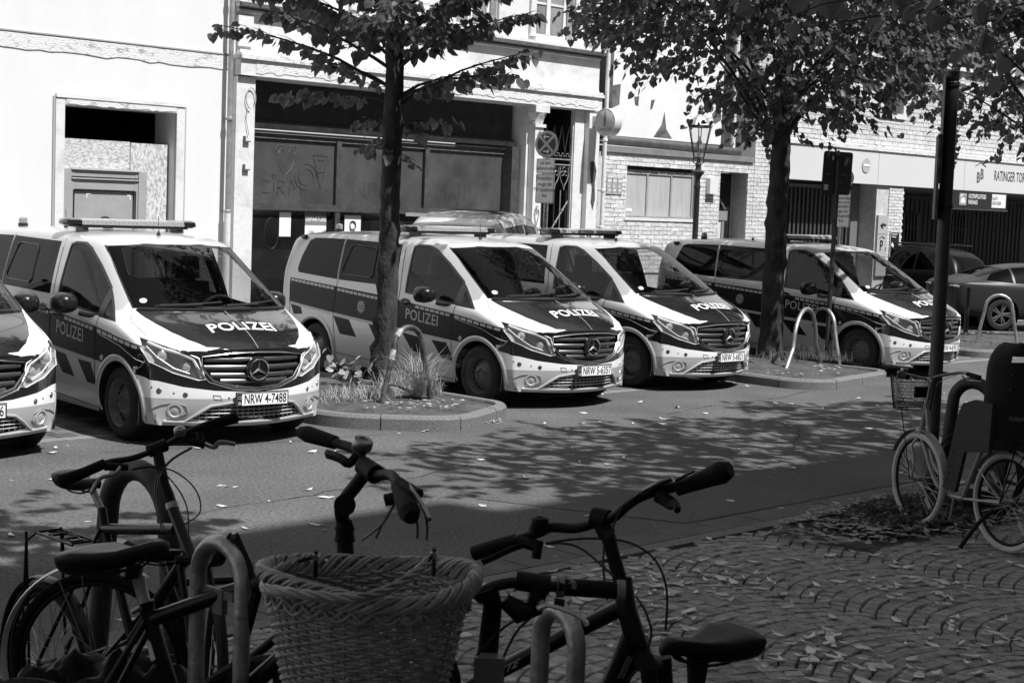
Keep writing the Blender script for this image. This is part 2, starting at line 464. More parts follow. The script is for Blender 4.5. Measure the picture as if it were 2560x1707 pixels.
# emblem: ring, disc and three-pointed star
sc = front_pt(0, .70, 0) + Vector((.012, 0, 0))
q = MB(); q.lathe([(.112, -.05), (.118, -.01), (.108, .004), (.098, -.002), (0, .006)], 32, 'x', sc); em = q.build('emblem', M_blackgloss, gr, smooth=True)
q = MB(); q.tube([sc + Vector((.01, .093 * math.cos(a), .093 * math.sin(a))) for a in [2 * PI * i / 32 for i in range(32)]], .0085, 6, closed=True); q.build('emblem_ring', M_chrome, em, smooth=True) if False else None
for k in range(3):
    a = R(90 + 120 * k); dx = Vector((0, math.cos(a), math.sin(a))); px_ = Vector((0, -math.sin(a), math.cos(a)))
    c0 = sc + Vector((.012, 0, 0)); tip = c0 + dx * .09; kk = len(q.v)
    q.v += [tuple(tip), tuple(c0 + px_ * .020), tuple(c0 + Vector((.018, 0, 0))), tuple(c0 - px_ * .020)]
    q.face((kk, kk + 1, kk + 2)); q.face((kk, kk + 2, kk + 3))
q.build('emblem_star', M_chrome, em, smooth=30)
# intake slats
for z in (.272, .305, .340, .372):
    h = grill_half(z, lgp) - .005
    q = MB()
    for (dz, dx) in ((.006, -.005), (.0, .002), (-.006, -.005)): q.v += [tuple(p + Vector((dx - .006, 0, dz))) for p in row_pts(z, -h, h, 0)]
    for r in range(2):
        for j in range(14): q.face((r * 15 + j, r * 15 + j + 1, (r + 1) * 15 + j + 1, (r + 1) * 15 + j))
    q.build('intake_slat', M_silver, lg)
q = MB()
for i in range(-9, 10):
    y = i * .055; p = front_pt(y, .31, -.02); q.box(p.x - .03, p.x - .005, y - .002, y + .002, .25, .375)
q.build('intake_rib', M_silver, lg)
q = MB(); q.tube([front_pt(y, z, .004) for y, z in [(-.62, .225), (-.5, .325), (-.42, .378), (-.2, .41), (.2, .41), (.42, .378), (.5, .325), (.62, .225)]], .012, 6); q.build('intake_lip', M_silver, lg, smooth=True)
q = MB(); q.tube([front_pt(y, .222 + .02 * abs(y) ** 2, .004) for y in [-.78 + .13 * i for i in range(13)]], .012, 6); q.build('lower_lip', M_silver, van, smooth=True)
# fog lamp covers, sensors, tow cap
for s in (-1, 1):
    c = front_pt(s * .70, .33, 0); _, nn = cast((3, s * .70, .33), (-1, 0, 0))
    Mx = Matrix.Translation(c) @ nn.to_track_quat('Z', 'Y').to_matrix().to_4x4()
    q = MB(); q.lathe([(.075, -.01), (.07, .006), (.055, .008), (.048, -.004), (.03, .002), (0, .004)], 24, 'z', (0, 0, 0), Mx); q.build('fog_lamp_cover', M_silver, van, smooth=True)
    q = MB(); q.tube([front_pt(s * y, z, .002) for y, z in ((.86, .35), (.80, .385), (.70, .405), (.62, .375), (.60, .32), (.66, .272), (.75, .262))], .007, 6); q.build('fog_recess_edge', mat('trim_shadow_grey', .22, .5), van)
    for (y, z, rr) in ((.87, .535, .008), (.82, .505, .024), (.715, .49, .008), (.63, .475, .022), (.27, .447, .009)):
        c = front_pt(s * y, z, 0); _, nn = cast((3, s * y, z), (-1, 0, 0))
        Mx = Matrix.Translation(c) @ nn.to_track_quat('Z', 'Y').to_matrix().to_4x4()
        q = MB(); q.lathe([(rr * 1.15, -.004), (rr, .003), (rr * .55, .001), (rr * .5, .004), (0, .005)], 14, 'z', (0, 0, 0), Mx); q.build('sensor', M_metal, van, smooth=True)
q = MB(); p4 = [front_pt(y, z, .002) for y, z in ((-.41, .475), (-.35, .47), (-.33, .43), (-.395, .435))]; q.tube(p4, .003, 4, closed=True); q.build('tow_cap', mat('trim_shadow_grey', .22, .5), van)
# windscreen and side windows
wsp = [(-.665, 1.722), (-.3, 1.745), (.3, 1.745), (.665, 1.722), (.79, 1.19), (.4, 1.168), (-.4, 1.168), (-.79, 1.19)]
fs = cut(bm, wsp, 'front', lambda f: f.normal.x > .2 and f.calc_center_median().z > 1.12 and f.calc_center_median().x > -1.2)
ws = take(bm, fs, 'windscreen', M_wind, van, .0)
q = MB(); q.tube([front_pt(y, z, -.003) for y, z in wsp], .009, 6, closed=True); q.build('windscreen_seal', M_rubber, ws)
for s in (-1, 1):
    F = lambda f, s=s: f.normal.y * s > .2 and f.calc_center_median().y * s > .4 and f.calc_center_median().z > .95
    fw = [(-1.43, 1.70), (-1.36, 1.725), (-1.2, 1.725), (-1.05, 1.685), (-.78, 1.54), (-.46, 1.345), (-.46, 1.115), (-1.35, 1.185)]
    P = [(-1.455, 1.72), (-1.38, 1.745), (-1.18, 1.745), (-1.03, 1.70), (-.76, 1.556), (-.43, 1.355), (-.42, 1.09), (-1.375, 1.165)]
    cut(bm, P, 'side', F)
    paint(cut(bm, P, 'side', F), 3)
    fs = cut(bm, fw, 'side', F); w = take(bm, fs, 'side_window', M_cab, van, -.006)
    P = [(-.43, 1.345), (-.36, 1.29), (-.09, 1.062), (-.42, 1.085)]
    paint(cut(bm, P, 'side', F), 3)
    fs = cut(bm, [(-.36, 1.255), (-.15, 1.078), (-.35, 1.095)], 'side', F); take(bm, fs, 'quarter_window', M_cab, van, -.006)
    for P in ([(-3.58, 1.70), (-3.48, 1.735), (-2.835, 1.745), (-2.755, 1.245), (-3.62, 1.285), (-3.655, 1.33), (-3.64, 1.5)], [(-2.805, 1.745), (-1.67, 1.73), (-1.545, 1.225), (-2.725, 1.243)]):
        fs = cut(bm, P, 'side', F); w = take(bm, fs, 'side_window', M_priv, van, .001)
    q = MB(); P = [(-2.62, 1.66), (-2.55, 1.68), (-2.14, 1.67), (-2.10, 1.63), (-2.04, 1.33), (-2.08, 1.30), (-2.62, 1.31), (-2.68, 1.35)]
    q.tube([side_pt(x, z, s, .006) for x, z in P], .008, 6, closed=True); q.build('sliding_pane_frame', M_plastic, w)
# wheel arches
for xc, rr in ((0, .40), (-3.2, .40)):
    for s in (-1, 1):
        P = [(xc + rr * math.cos(R(a)), .325 + rr * 1.0 * math.sin(R(a))) for a in range(-12, 193, 9)] + [(xc - rr * .95, .05), (xc + rr * .95, .05)]
        P = [(xc + rr * math.cos(R(a)), .325 + rr * math.sin(R(a))) for a in range(0, 181, 9)] + [(xc - rr, .02), (xc + rr, .02)]
        fs = cut(bm, P, 'side', lambda f, s=s: f.calc_center_median().y * s > .3 and f.normal.y * s > .05)
        bmesh.ops.delete(bm, geom=fs, context='FACES')
        pts = []
        for a in range(-14, 195, 8):
            x = xc + (rr + .022) * math.cos(R(a)); z = .325 + (rr + .022) * math.sin(R(a))
            if z < .2: continue
            pts.append(side_pt(x, z, s, .002))
        q = MB(); q.tube(pts, .030, 8, flat=.45, up=(0, 1, 0)); q.build('arch_trim', M_silver, van, smooth=True)
        q = MB(); n = 20; k = 0
        for yy in (.935, .62):
            for i in range(n + 1):
                a = R(-20 + 220 * i / n); q.v.append((xc + .405 * math.cos(a), s * yy, .325 + .405 * math.sin(a)))
        for i in range(n): q.face((i, i + 1, n + 2 + i, n + 1 + i))
        q.face(tuple(range(n + 1, 2 * n + 2)))
        q.build('wheel_housing', M_rubber, van)
        # wheel
        q = MB(); c = (xc, s * .80, .336); o_ = s
        q.lathe([(.215, .125 * s), (.255, .135 * s), (.30, .125 * s), (.325, .10 * s), (.336, .07 * s), (.336, -.07 * s), (.325, -.1 * s), (.22, -.11 * s)], 40, 'y', c, cap=False)
        wh = q.build('wheel', M_rubber, van, smooth=True)
        q = MB()
        for i in range(48):
            a = 2 * PI * i / 48; Mx = Matrix.Translation(c) @ Matrix.Rotation(a, 4, 'Y'); q.box(.3345, .3400, -.085, .085, -.009, .009, M=Mx)
        q.build('tread', M_rubber, wh)
        q = MB()
        q.lathe([(.222, .118 * s), (.215, .128 * s), (.205, .118 * s), (.195, .07 * s), (.175, .045 * s), (.14, .055 * s), (.115, .075 * s), (.085, .095 * s), (.06, .098 * s), (.05, .085 * s), (0, .088 * s)], 32, 'y', c, cap=False)
        rim = q.build('rim', M_rim, wh, smooth=True)
        q = MB()
        for i in range(16):
            a = 2 * PI * i / 16; cc = Vector((xc + .165 * math.cos(a), s * .80 + s * .0505, .336 + .165 * math.sin(a)))
            q.lathe([(.019, -.006 * s), (.019, .004 * s), (.015, .0045 * s), (.0, .0035 * s)], 10, 'y', cc)
        q.build('rim_hole', M_ink, wh)
        q = MB()
        for i in range(5):
            a = 2 * PI * i / 5 + .3; cc = Vector((xc + .062 * math.cos(a), s * .80 + s * .098, .336 + .062 * math.sin(a)))
            q.lathe([(.010, -.01 * s), (.010, .012 * s), (0, .014 * s)], 6, 'y', cc)
        q.build('wheel_bolt', M_rim, wh)
bm.normal_update()
lining = [f for f in bm.faces if f.calc_center_median().z > 1.0 and f.calc_center_median().x < .02]
take(bm, lining, 'interior_lining', M_interior, van, -.028, keep=True, midx=0)
for f in bm.faces: f.smooth = True
me = bpy.data.meshes.new('body'); bm.to_mesh(me); bm.free()
for m in (M_silver, M_white, M_dark, M_plastic, M_band): me.materials.append(m)
body = link_mesh('body', me, van)
# underside, floor, dash, seats, wheel
q = MB(); q.box(-3.9, .55, -.84, .84, .22, .30); q.build('underbody', M_rubber, van)
q = MB(); q.box(-3.8, -.2, -.84, .84, .48, .52); q.box(-.36, -.30, -.84, .84, .5, .95); q.box(-2.05, -2.0, -.88, .88, .5, 1.35); q.build('cabin_floor', M_interior, van)
q = MB()
prof = [(-.50, .80), (-.62, .98), (-.56, 1.08), (-.38, 1.125), (-.05, 1.14), (.02, 1.10), (-.1, .8)]
q.prism(prof, -.80, .80); q.prism([(-.60, 1.08), (-.56, 1.155), (-.36, 1.16), (-.28, 1.12)], .12, .62); q.build('dashboard', mat('dash_plastic', .035, .6, var=.2, scale=30, bump=.1), van)
for y in (-.42, .42):
    q = MB(); q.prism([(-1.25, .62), (-.75, .66), (-.75, .80), (-1.2, .78)], y - .25, y + .25)
    q.prism([(-1.22, .75), (-1.10, .76), (-1.28, 1.36), (-1.38, 1.36)], y - .24, y + .24); q.prism([(-1.37, 1.40), (-1.27, 1.39), (-1.29, 1.60), (-1.36, 1.61)], y - .13, y + .13)
    q.tube([(-1.32, y - .06, 1.34), (-1.32, y - .06, 1.42)], .008, 6); q.tube([(-1.32, y + .06, 1.34), (-1.32, y + .06, 1.42)], .008, 6)
    me_ = q.mesh('seat', M_interior); link_mesh('seat', me_, van)
q = MB(); cst = Vector((-.66, .40, 1.10)); ax = Vector((-.85, 0, .5)).normalized(); uu = Vector((0, 1, 0)); vv = ax.cross(uu)
q.tube([cst + uu * .185 * math.cos(2 * PI * i / 28) + vv * .185 * math.sin(2 * PI * i / 28) for i in range(28)], .014, 6, closed=True)
for a in (0, 180, 270): q.tube([cst, cst + uu * .18 * math.cos(R(a)) + vv * .18 * math.sin(R(a))], .018, 6)
q.tube([cst, cst - ax * .2], .03, 8); q.build('steering_wheel', M_plastic, van)
q = MB(); q.box(-.93, -.90, -.11, .11, 1.60, 1.67); q.tube([(-.9, 0, 1.67), (-.88, 0, 1.74)], .008, 6); q.build('rear_view_mirror', M_plastic, van)
# seams
def seam(pts, name, m=None, r=.0035, parent=van):
    q = MB(); q.tube([p for p in pts if p], r, 5); return q.build(name, m or M_ink, parent)
def lerpn(P, n=6):
    out = []
    for a, b in zip(P[:-1], P[1:]): out += [tuple(a[k] + (b[k] - a[k]) * i / n for k in range(2)) for i in range(n)]
    return out + [P[-1]]
M_seamglint = mat('seam_painted_glint', .42, .4)  # pale grey stands in for reflected light along seams in dark foil
M_gap = mat('panel_gap', .03, .7)
seam([top_pt(x, y, .0005) for x, y in lerpn([(.20, 0), (.86, 0)], 12)], 'bonnet_seam', M_seamglint, .003)
for s in (-1, 1):
    for P in ([(-2.82, 1.76), (-2.735, 1.22), (-2.79, .83), (-2.72, .33)], [(-1.60, 1.76), (-1.47, 1.22), (-1.48, .73), (-1.44, .34)], [(-.42, 1.09), (-.47, .93), (-.44, .25)], [(-2.72, .33), (-.44, .24)], [(-3.3, 1.03), (-2.79, .99)]):
        seam([side_pt(x, z, s, .0) for x, z in lerpn(P)], 'door_seam', M_gap, .0045)
    seam([side_pt(x, z, s, .001) for x, z in lerpn([(-.40, .935), (.05, .86), (.34, .765), (.45, .745)])], 'wing_seam', M_seamglint, .0035)
    seam([side_pt(x, z, s, .001) for x, z in lerpn([(.30, .675), (.40, .70), (.455, .76)])], 'bumper_seam', M_seamglint, .004)
    seam([top_pt(x, s * abs(y), .0) for x, y in lerpn([(-.02, .81), (.04, .845), (.12, .86), (.28, .852), (.36, .845)])], 'bonnet_edge', M_gap, .003)
    seam([side_pt(x, z, s, .0) for x, z in lerpn([(-3.66, .30), (-3.75, .62), (-3.79, 1.2)])], 'bumper_edge', M_gap, .004)
    # reflective chequer cells, both rows
    q = MB()
    def cells(x0, z0, x1, z1, h, step):
        n = int(abs(x1 - x0) / step)
        for i in range(n):
            t0 = i / n; t1 = (i + .80) / n
            A = (x0 + (x1 - x0) * t0, z0 + (z1 - z0) * t0); B = (x0 + (x1 - x0) * t1, z0 + (z1 - z0) * t1)
            q.quadpts(side_pt(A[0], A[1], s, .002), side_pt(B[0], B[1], s, .002), side_pt(B[0], B[1] + h, s, .002), side_pt(A[0], A[1] + h, s, .002))
    cells(-3.76, 1.168, -2.78, 1.11, .032, .082); cells(-2.72, 1.105, -1.50, 1.025, .032, .082); cells(-1.14, 1.005, -.49, .95, .030, .082); cells(-.42, .945, .37, .852, .030, .10)
    cells(-3.74, .872, -2.82, .80, .032, .082); cells(-2.76, .795, -1.50, .715, .032, .082); cells(-1.44, .712, -.5, .655, .030, .082)
    q.build('chequer_strip', M_cell, van)
    # door handle and cup
    for hx, hz in ((-1.34, 1.05), (-1.66, 1.07)):
        q = MB(); c = side_pt(hx, hz, s, 0); q.lathe([(.0, -.004 * s), (.07, -.002 * s), (.078, .003 * s), (.07, .004 * s), (0, -.006 * s)], 20, 'y', c)
        M_ = Matrix.Translation(c) @ Matrix.Diagonal((1.25, 1, .72, 1)) @ Matrix.Translation(-c); q.v = [tuple(M_ @ Vector(v)) for v in q.v]
        hd = q.build('door_handle', M_plastic, van, smooth=True)
        q = MB(); q.tube([c + Vector((-.085, s * .008, 0)), c + Vector((-.05, s * .03, 0)), c + Vector((.05, s * .03, 0)), c + Vector((.085, s * .008, 0))], .014, 8); q.build('grip', M_plastic, hd, smooth=True)
    # mirror
    q = MB(); n = 10
    mc = Vector((-.74, s * 1.10, 1.19))
    for i, (dx, w, h) in enumerate(((-.10, .115, .085), (-.085, .125, .097), (-.02, .12, .098), (.05, .10, .082), (.09, .065, .055), (.10, .02, .02))):
        for j in range(16):
            a = 2 * PI * j / 16; ca, sa = math.cos(a), math.sin(a)
            q.v.append((mc.x + dx, mc.y + s * .02 + w * math.copysign(abs(ca) ** .75, ca), mc.z + h * math.copysign(abs(sa) ** .75, sa)))
    for i in range(5):
        for j in range(16): q.face((i * 16 + j, i * 16 + (j + 1) % 16, (i + 1) * 16 + (j + 1) % 16, (i + 1) * 16 + j))
    q.face(tuple(range(16))); q.face(tuple(80 + j for j in range(16)))
    mr = q.build('wing_mirror', mat('mirror_shell', .012, .3, coat=.3, spec=.3), van, smooth=True)
    q = MB(); q.tube([(-.70, s * 1.0, 1.10), (-.62, s * .94, 1.085), (-.5, s * .91, 1.09)], .028, 8); q.build('mirror_foot', M_plastic, mr, smooth=True)
    q = MB(); p = side_pt(-3.72, 1.735, s, 0); q.lathe([(.028, -.05), (.03, .03), (.0, .035)], 12, 'x', p + Vector((0, s * .02, 0))); q.build('corner_camera', M_plastic, van, smooth=True)
    q = MB(); c = side_pt(-.30, .72, s, .002); q.lathe([(.028, 0), (.024, .008 * s), (.0, .010 * s)], 14, 'y', c); q.build('side_repeater', M_lens if 0 else mat('amber_cap', .5, .2), van, smooth=True)
    # ten-pointed police badge
    q = MB(); c = Vector((-2.2, 0, .94)); ctr = side_pt(-2.2, .94, s, .004); k = len(q.v); q.v.append(tuple(ctr)); m_ = 24
    for i in range(m_):
        r_ = .088 if i % 2 == 0 else .058; a = 2 * PI * i / m_ + PI / 2; q.v.append(tuple(side_pt(-2.2 + r_ * math.cos(a), .94 + r_ * math.sin(a), s, .003)))
    for i in range(m_): q.face((k, k + 1 + i, k + 1 + (i + 1) % m_))
    bd = q.build('police_badge', M_grey, van)
    q = MB()
    for r0 in (.042, .020):
        q.tube([side_pt(-2.2 + r0 * math.cos(2 * PI * i / 16), .94 + r0 * math.sin(2 * PI * i / 16), s, .0055) for i in range(16)], .0028, 4, closed=True)
    q.build('badge_ring', M_dark, bd)
    v, f = text_mesh('POLIZEI', .175, .0015, sx=.98, space=1.06)
    q = MB(); q.v = [tuple(side_pt(-1.01 - s * a, .90 + b - .075 * (-s * a), s, .003)) for a, b in v]; q.f = [tuple(t) for t in f]; q.mi = [0] * len(f); q.build('lettering', mat('side_lettering', .45, .4), van)
v, f = text_mesh('POLIZEI', .20, .003, sx=.98, space=1.02)
q = MB(); q.v = [tuple(top_pt(.565 - b * .95 - .12 * 0, a, .003)) for a, b in v]; q.f = [tuple(t) for t in f]; q.mi = [0] * len(f); q.build('bonnet_lettering', M_white, van)
# wipers and scuttle
q = MB(); q.prism([(-.12, 1.15), (.10, 1.125), (.16, 1.14), (.0, 1.19)], -.55, .55); q.build('scuttle', M_plastic, van) if False else None
for y0, y1, k in ((-.62, .02, 0), (.0, .62, 1)):
    q = MB(); a = front_pt(y0, 1.20 + .0, .02) if False else top_pt(front_pt(y0, 1.215).x, y0, .02)
    pts = [front_pt(y0 + (y1 - y0) * t, 1.20 + .035 * t, .018) for t in (0, .2, .4, .6, .8, 1)]
    q.tube(pts, .009, 6); pts = [front_pt(y0 + (y1 - y0) * t + .03, 1.195 + .02 * t, .03) for t in (.0, .3, .6)]; q.tube(pts, .014, 6); q.build('wiper', M_rubber, van)
q = MB(); q.tube([front_pt(y, 1.182, .004) for y in [-.76 + .095 * i for i in range(17)]], .016, 6); q.build('scuttle_panel', M_plastic, van)
q = MB(); c = front_pt(-.68, 1.255, .004); _, nn = cast((3, -.68, 1.255), (-1, 0, 0)); Mx = Matrix.Translation(c) @ nn.to_track_quat('Z', 'Y').to_matrix().to_4x4()
q.lathe([(.035, 0), (.033, .001), (0, .0012)], 20, 'z', (0, 0, 0), Mx); q.build('windscreen_sticker', mat('sticker_pale', .55, .5), van)
# light bar, beacons, antennas, roof ribs
q = MB(); L0 = .56
bp = [(-.135, -.018), (-.12, .026), (-.07, .042), (.07, .042), (.12, .026), (.135, -.018), (.10, -.035), (-.10, -.035)]
bx, bz = -1.77, 1.918
q.prism([(bx + a, bz + b) for a, b in bp], -L0, L0); bar = q.build('light_bar', M_bar, van)
for s in (-1, 1):
    q = MB(); kk = 0; prof = [(1.0, L0), (1.02, L0 + .04), (.98, L0 + .10), (.8, L0 + .145), (.45, L0 + .165)]
    for sc_, yy in prof: q.v += [(bx + a * sc_, s * yy, bz + b * sc_) for a, b in bp]
    for i in range(4):
        for j in range(8): q.face((i * 8 + j, i * 8 + (j + 1) % 8, i * 8 + 8 + (j + 1) % 8, i * 8 + 8 + j))
    q.face(tuple(range(32, 40))); q.build('end_cap', M_blackgloss, bar, smooth=35)
    q = MB(); q.box(bx - .05, bx + .12, s * .52 - .03, s * .52 + .03, 1.83, bz - .03); q.build('bar_foot', M_plastic, bar)
q = MB()
for i in range(-11, 12): q.box(bx + .118, bx + .134, i * .048 - .017, i * .048 + .017, bz - .012, bz + .016)
q.build('led_cell', mat('led_cell', .7, .2, .6), bar)
q = MB(); q.box(bx - .13, bx + .13, -.60, .60, bz - .048, bz - .034); q.build('bar_tray', M_plastic, bar)
def beacon(x, y, name, m):
    p = top_pt(x, y, 0); q = MB(); q.lathe([(.052, -.01), (.052, .035), (.045, .037)], 16, 'z', p); b = q.build(name, M_plastic, van, smooth=True)
    q = MB(); q.lathe([(.045, .037), (.045, .085), (.03, .10), (0, .104)], 16, 'z', p); q.build('dome', m, b, smooth=True)
beacon(-3.45, -.42, 'beacon', M_bar); beacon(-2.25, 0, 'beacon', M_plastic)
for x, y in ((-1.15, .02), (-2.5, -.35)):
    p = top_pt(x, y, 0); q = MB(); q.lathe([(.022, -.003), (.018, .02), (.007, .04), (.004, .05)], 10, 'z', p); q.tube([p + Vector((0, 0, .04)), p + Vector((-.01, 0, .19))], .003, 5); q.build('antenna', M_rubber, van, smooth=True)
for y in (-.5, -.25, 0, .25, .5):
    q = MB(); q.tube([top_pt(x, y, -.004) for x in [-3.5 + .14 * i for i in range(12)]], .012, 6, flat=.5); q.build('roof_rib', M_silver, van, smooth=True)
# number plate
def plate_mesh(txt):
    q = MB(); q.box(-.006, .004, -.262, .262, -.058, .058); q.cur = 1
    q.quadpts((.0046, -.262, -.058), (.0046, -.215, -.058), (.0046, -.215, .058), (.0046, -.262, .058))
    for (a, b, c, d) in ((-.262, .262, .052, .058), (-.262, .262, -.058, -.052), (.256, .262, -.052, .052)): q.quadpts((.0048, a, c), (.0048, b, c), (.0048, b, d), (.0048, a, d))
    flat_text(q, txt, .118, (.0052, .026, -.002), (0, 1, 0), (0, 0, 1), 0, .0014, .66, space=1.02)
    q.cur = 2; flat_text(q, 'D', .035, (.0052, -.238, -.034), (0, 1, 0), (0, 0, 1), 0, .0005)
    for i in range(12):
        a = 2 * PI * i / 12; c = Vector((.0052, -.238 + .014 * math.cos(a), .018 + .014 * math.sin(a))); q.quadpts(c + Vector((0, -.002, -.002)), c + Vector((0, .002, -.002)), c + Vector((0, .002, .002)), c + Vector((0, -.002, .002)))
    q.cur = 3
    k = len(q.v); q.v += [(.0050, -.035 + .012 * math.cos(2 * PI * i / 12), -.012 + .012 * math.sin(2 * PI * i / 12)) for i in range(12)]; q.face(tuple(range(k, k + 12)))
    return q.mesh('number_plate', [M_plate, M_ink, M_plate, M_grey], fix=False)
q = MB(); q.box(-.012, -.006, -.272, .272, -.068, .068)
pp = front_pt(0, .43, 0)
ph = link_mesh('plate_holder', q.mesh('plate_holder', M_plastic), van, (pp.x + .022, 0.045, .432))
plate = link_mesh('number_plate', plate_mesh('NRW 4-7488'), van, (pp.x + .022, 0.045, .432))
cm = child_map()
VANS = [('A', -2.824, 15.095, -50.58, 'NRW 4-7488', 'police van with plate NRW 4-7488, nearest complete van, left of the slim tree'),
        ('B', .322, 18.698, -48.06, 'NRW 5-6357', 'police van with plate NRW 5-6357 parked beside the grassy tree island'),
        ('C', 2.14, 20.997, -45.84, 'NRW 5-6821', 'police van with plate NRW 5-6821, half hidden behind the van with plate NRW 5-6357'),
        ('D', 5.673, 23.862, -47.7, 'NRW 4-6953', 'police van with plate NRW 4-6953, farthest right, partly behind the tall grey pole'),
        ('Z', -4.88, 13.5, -51.5, 'NRW 4-7246', 'police van cut off by the left edge of the photo, only its nose in view')]
van_objs = {}
for i, (k, x, y, a, num, lab) in enumerate(VANS):
    o = van if i == 0 else copy_tree(van, cm)
    o.location = (x, y, 0); o.rotation_euler = (0, 0, R(a)); o['label'] = lab
    van_objs[k] = o
    if i:
        me_p = plate_mesh(num)
        for ch in bpy.data.objects:
            if ch.parent == o and ch.name.startswith('number_plate'): ch.data = me_p
# ---------------------------------------------------------------- street frame: a runs along the street, d across it, away from the camera
SA = R(45.7); ca_, sa_ = math.cos(SA), math.sin(SA)
def W2(a, d, z=0): return Vector((a * ca_ - d * sa_, a * sa_ + d * ca_, z))
def toS(p): return (p[0] * ca_ + p[1] * sa_, -p[0] * sa_ + p[1] * ca_)
def ray(x, y): return fwd + cr_r * ((x - 1280) / 4031.97) - cr_u * ((y - 853.5) / 4031.97)
def gpx(x, y, z=0.0):
    d = ray(x, y); return Vector((0, 0, CAM_Z)) + d * ((z - CAM_Z) / d.z)
def dpx(x, y, D):
    d = ray(x, y); return Vector((0, 0, CAM_Z)) + d * (D / d.y)
def seen(p):
    v = p - Vector((0, 0, CAM_Z)); z = v.dot(fwd)
    if z < .3: return None
    return (1280 + 4031.97 * v.dot(cr_r) / z, 853.5 - 4031.97 * v.dot(cr_u) / z, z)
def street(o): o.rotation_euler[2] = SA; return o
def sthing(name, label, cat, a, d, z=0, group=None): return thing(name, label, cat, W2(a, d, z), SA, group)
def ramp(p):
    t = min(1, max(0, (6.5 - p.y) / 2.3)); return .38 * t * t * (3 - 2 * t)

def pieces(parent, name, Ms, meshes, m, limit=300, frame=None):
    """Ms: local matrices. The pieces that show largest become parts, the rest one part of kind stuff"""
    fm = frame if frame is not None else Matrix.Identity(4)
    def key(M):
        s = seen((fm @ M).translation)
        return 1e9 if (s is None or not (-30 < s[0] < 2590 and -30 < s[1] < 1740)) else s[2]
    order = sorted(Ms, key=key)
    near, far = order[:limit], order[limit:]
    for M in near:
        o = bpy.data.objects.new(name, random.choice(meshes)); col.objects.link(o); o.parent = parent; o.matrix_local = M
    if far:
        base = [([v.co.copy() for v in me.vertices], [tuple(p.vertices) for p in me.polygons]) for me in meshes]
        V = []; F = []
        for M in far:
            vs, fs = random.choice(base); k = len(V)
            V += [tuple(M @ v) for v in vs]; F += [tuple(k + i for i in f) for f in fs]
        me = bpy.data.meshes.new(name + '_field'); me.from_pydata(V, [], F); me.materials.append(m)
        o = link_mesh(name + '_field', me, parent); o['kind'] = 'stuff'

# ---------------------------------------------------------------- ground
M_asph = mat('asphalt', .135, .9, v2=.045, scale=34, bump=.5, bscale=150, world=True, lo=.36, hi=.66, detail=4, mac=.9)
M_asph2 = mat('asphalt_patch', .118, .9, v2=.05, scale=46, bump=.45, bscale=190, world=True, lo=.36, hi=.66, detail=4, mac=.7)
M_joint = mat('joint_sand', .085, .95, var=.7, scale=14, bump=.4, world=True)
M_soil = mat('soil', .085, .95, v2=.03, scale=5, bump=.8, bscale=60, world=True, detail=10)
M_walk = mat('paving_slab', .20, .9, var=.35, scale=3, bump=.3, world=True)
def sheet(name, a0, a1, d0, d1, z, m, n=1, kind='structure'):
    q = MB(); q.quadpts((a0, d0, z), (a1, d0, z), (a1, d1, z), (a0, d1, z)); return street(q.build(name, m, kind=kind))
sheet('ground', -150, 200, -60, 140, -.06, M_joint)
sheet('road', -60, 90, 7.10, 12.86, 0, M_asph)
sheet('parking_bed', -60, 90, 12.9, 17.7, -.012, M_joint)
sheet('sidewalk', -60, 28.6, 17.82, 20.5, .09, M_walk)
sheet('garage_forecourt', 28.6, 60, 17.7, 34, .0, M_walk)
# asphalt patch with a sealed edge
q = MB(); P = [(9.2, 7.15), (12.6, 7.15), (13.4, 8.0), (11.9, 9.2), (8.6, 8.7)]
q.quadpts(*[(a, d, .004) for a, d in P]); street(q.build('road_patch', M_asph2, kind='structure'))
# gutter: smooth slabs
M_gut = mat('gutter_slab', .11, .85, var=.4, scale=5, bump=.2, world=True)
gut = MB(); gut.quadpts((-60, 6.82, -.004), (90, 6.82, -.004), (90, 7.10, -.004), (-60, 7.10, -.004)); gut = street(gut.build('gutter', M_joint, kind='structure'))
q = MB(); q.box(-.243, .243, -.13, .13, -.05, .006)
gm = q.mesh('gutter_slab', M_gut)
for i in range(-2, 60): link_mesh('gutter_slab', gm, gut, (1 + i * .5, 6.965, random.uniform(-.002, .002)))
M_kerb = mat('kerb_granite', .22, .85, v2=.08, scale=90, bump=.5, bscale=150, world=True, detail=3)
kb = MB(); kb.quadpts((-60, 6.66, -.01), (90, 6.66, -.01), (90, 6.80, -.01), (-60, 6.80, -.01)); kb = street(kb.build('kerb', M_joint, kind='structure'))
q = MB(); q.box(-.496, .496, -.065, .065, -.1, .014); km = q.mesh('kerb_stone', M_kerb)
for i in range(-2, 32): link_mesh('kerb_stone', km, kb, (1 + i * 1.0, 6.735, random.uniform(-.003, .003)))
# band between road and parking strip
q = MB(); q.box(-.495, .495, -.075, .075, -.1, .004); em_ = q.mesh('edge_stone', mat('edge_stone', .20, .85, var=.3, scale=12, bump=.3, world=True))
eb = MB(); eb.quadpts((-10, 12.86, -.03), (60, 12.86, -.03), (60, 13.0, -.03), (-10, 13.0, -.03)); eb = street(eb.build('parking_edge', M_joint, kind='structure'))
for i in range(-2, 38): link_mesh('edge_stone', em_, eb, (1 + i * 1.0, 12.93, random.uniform(-.002, .001)))
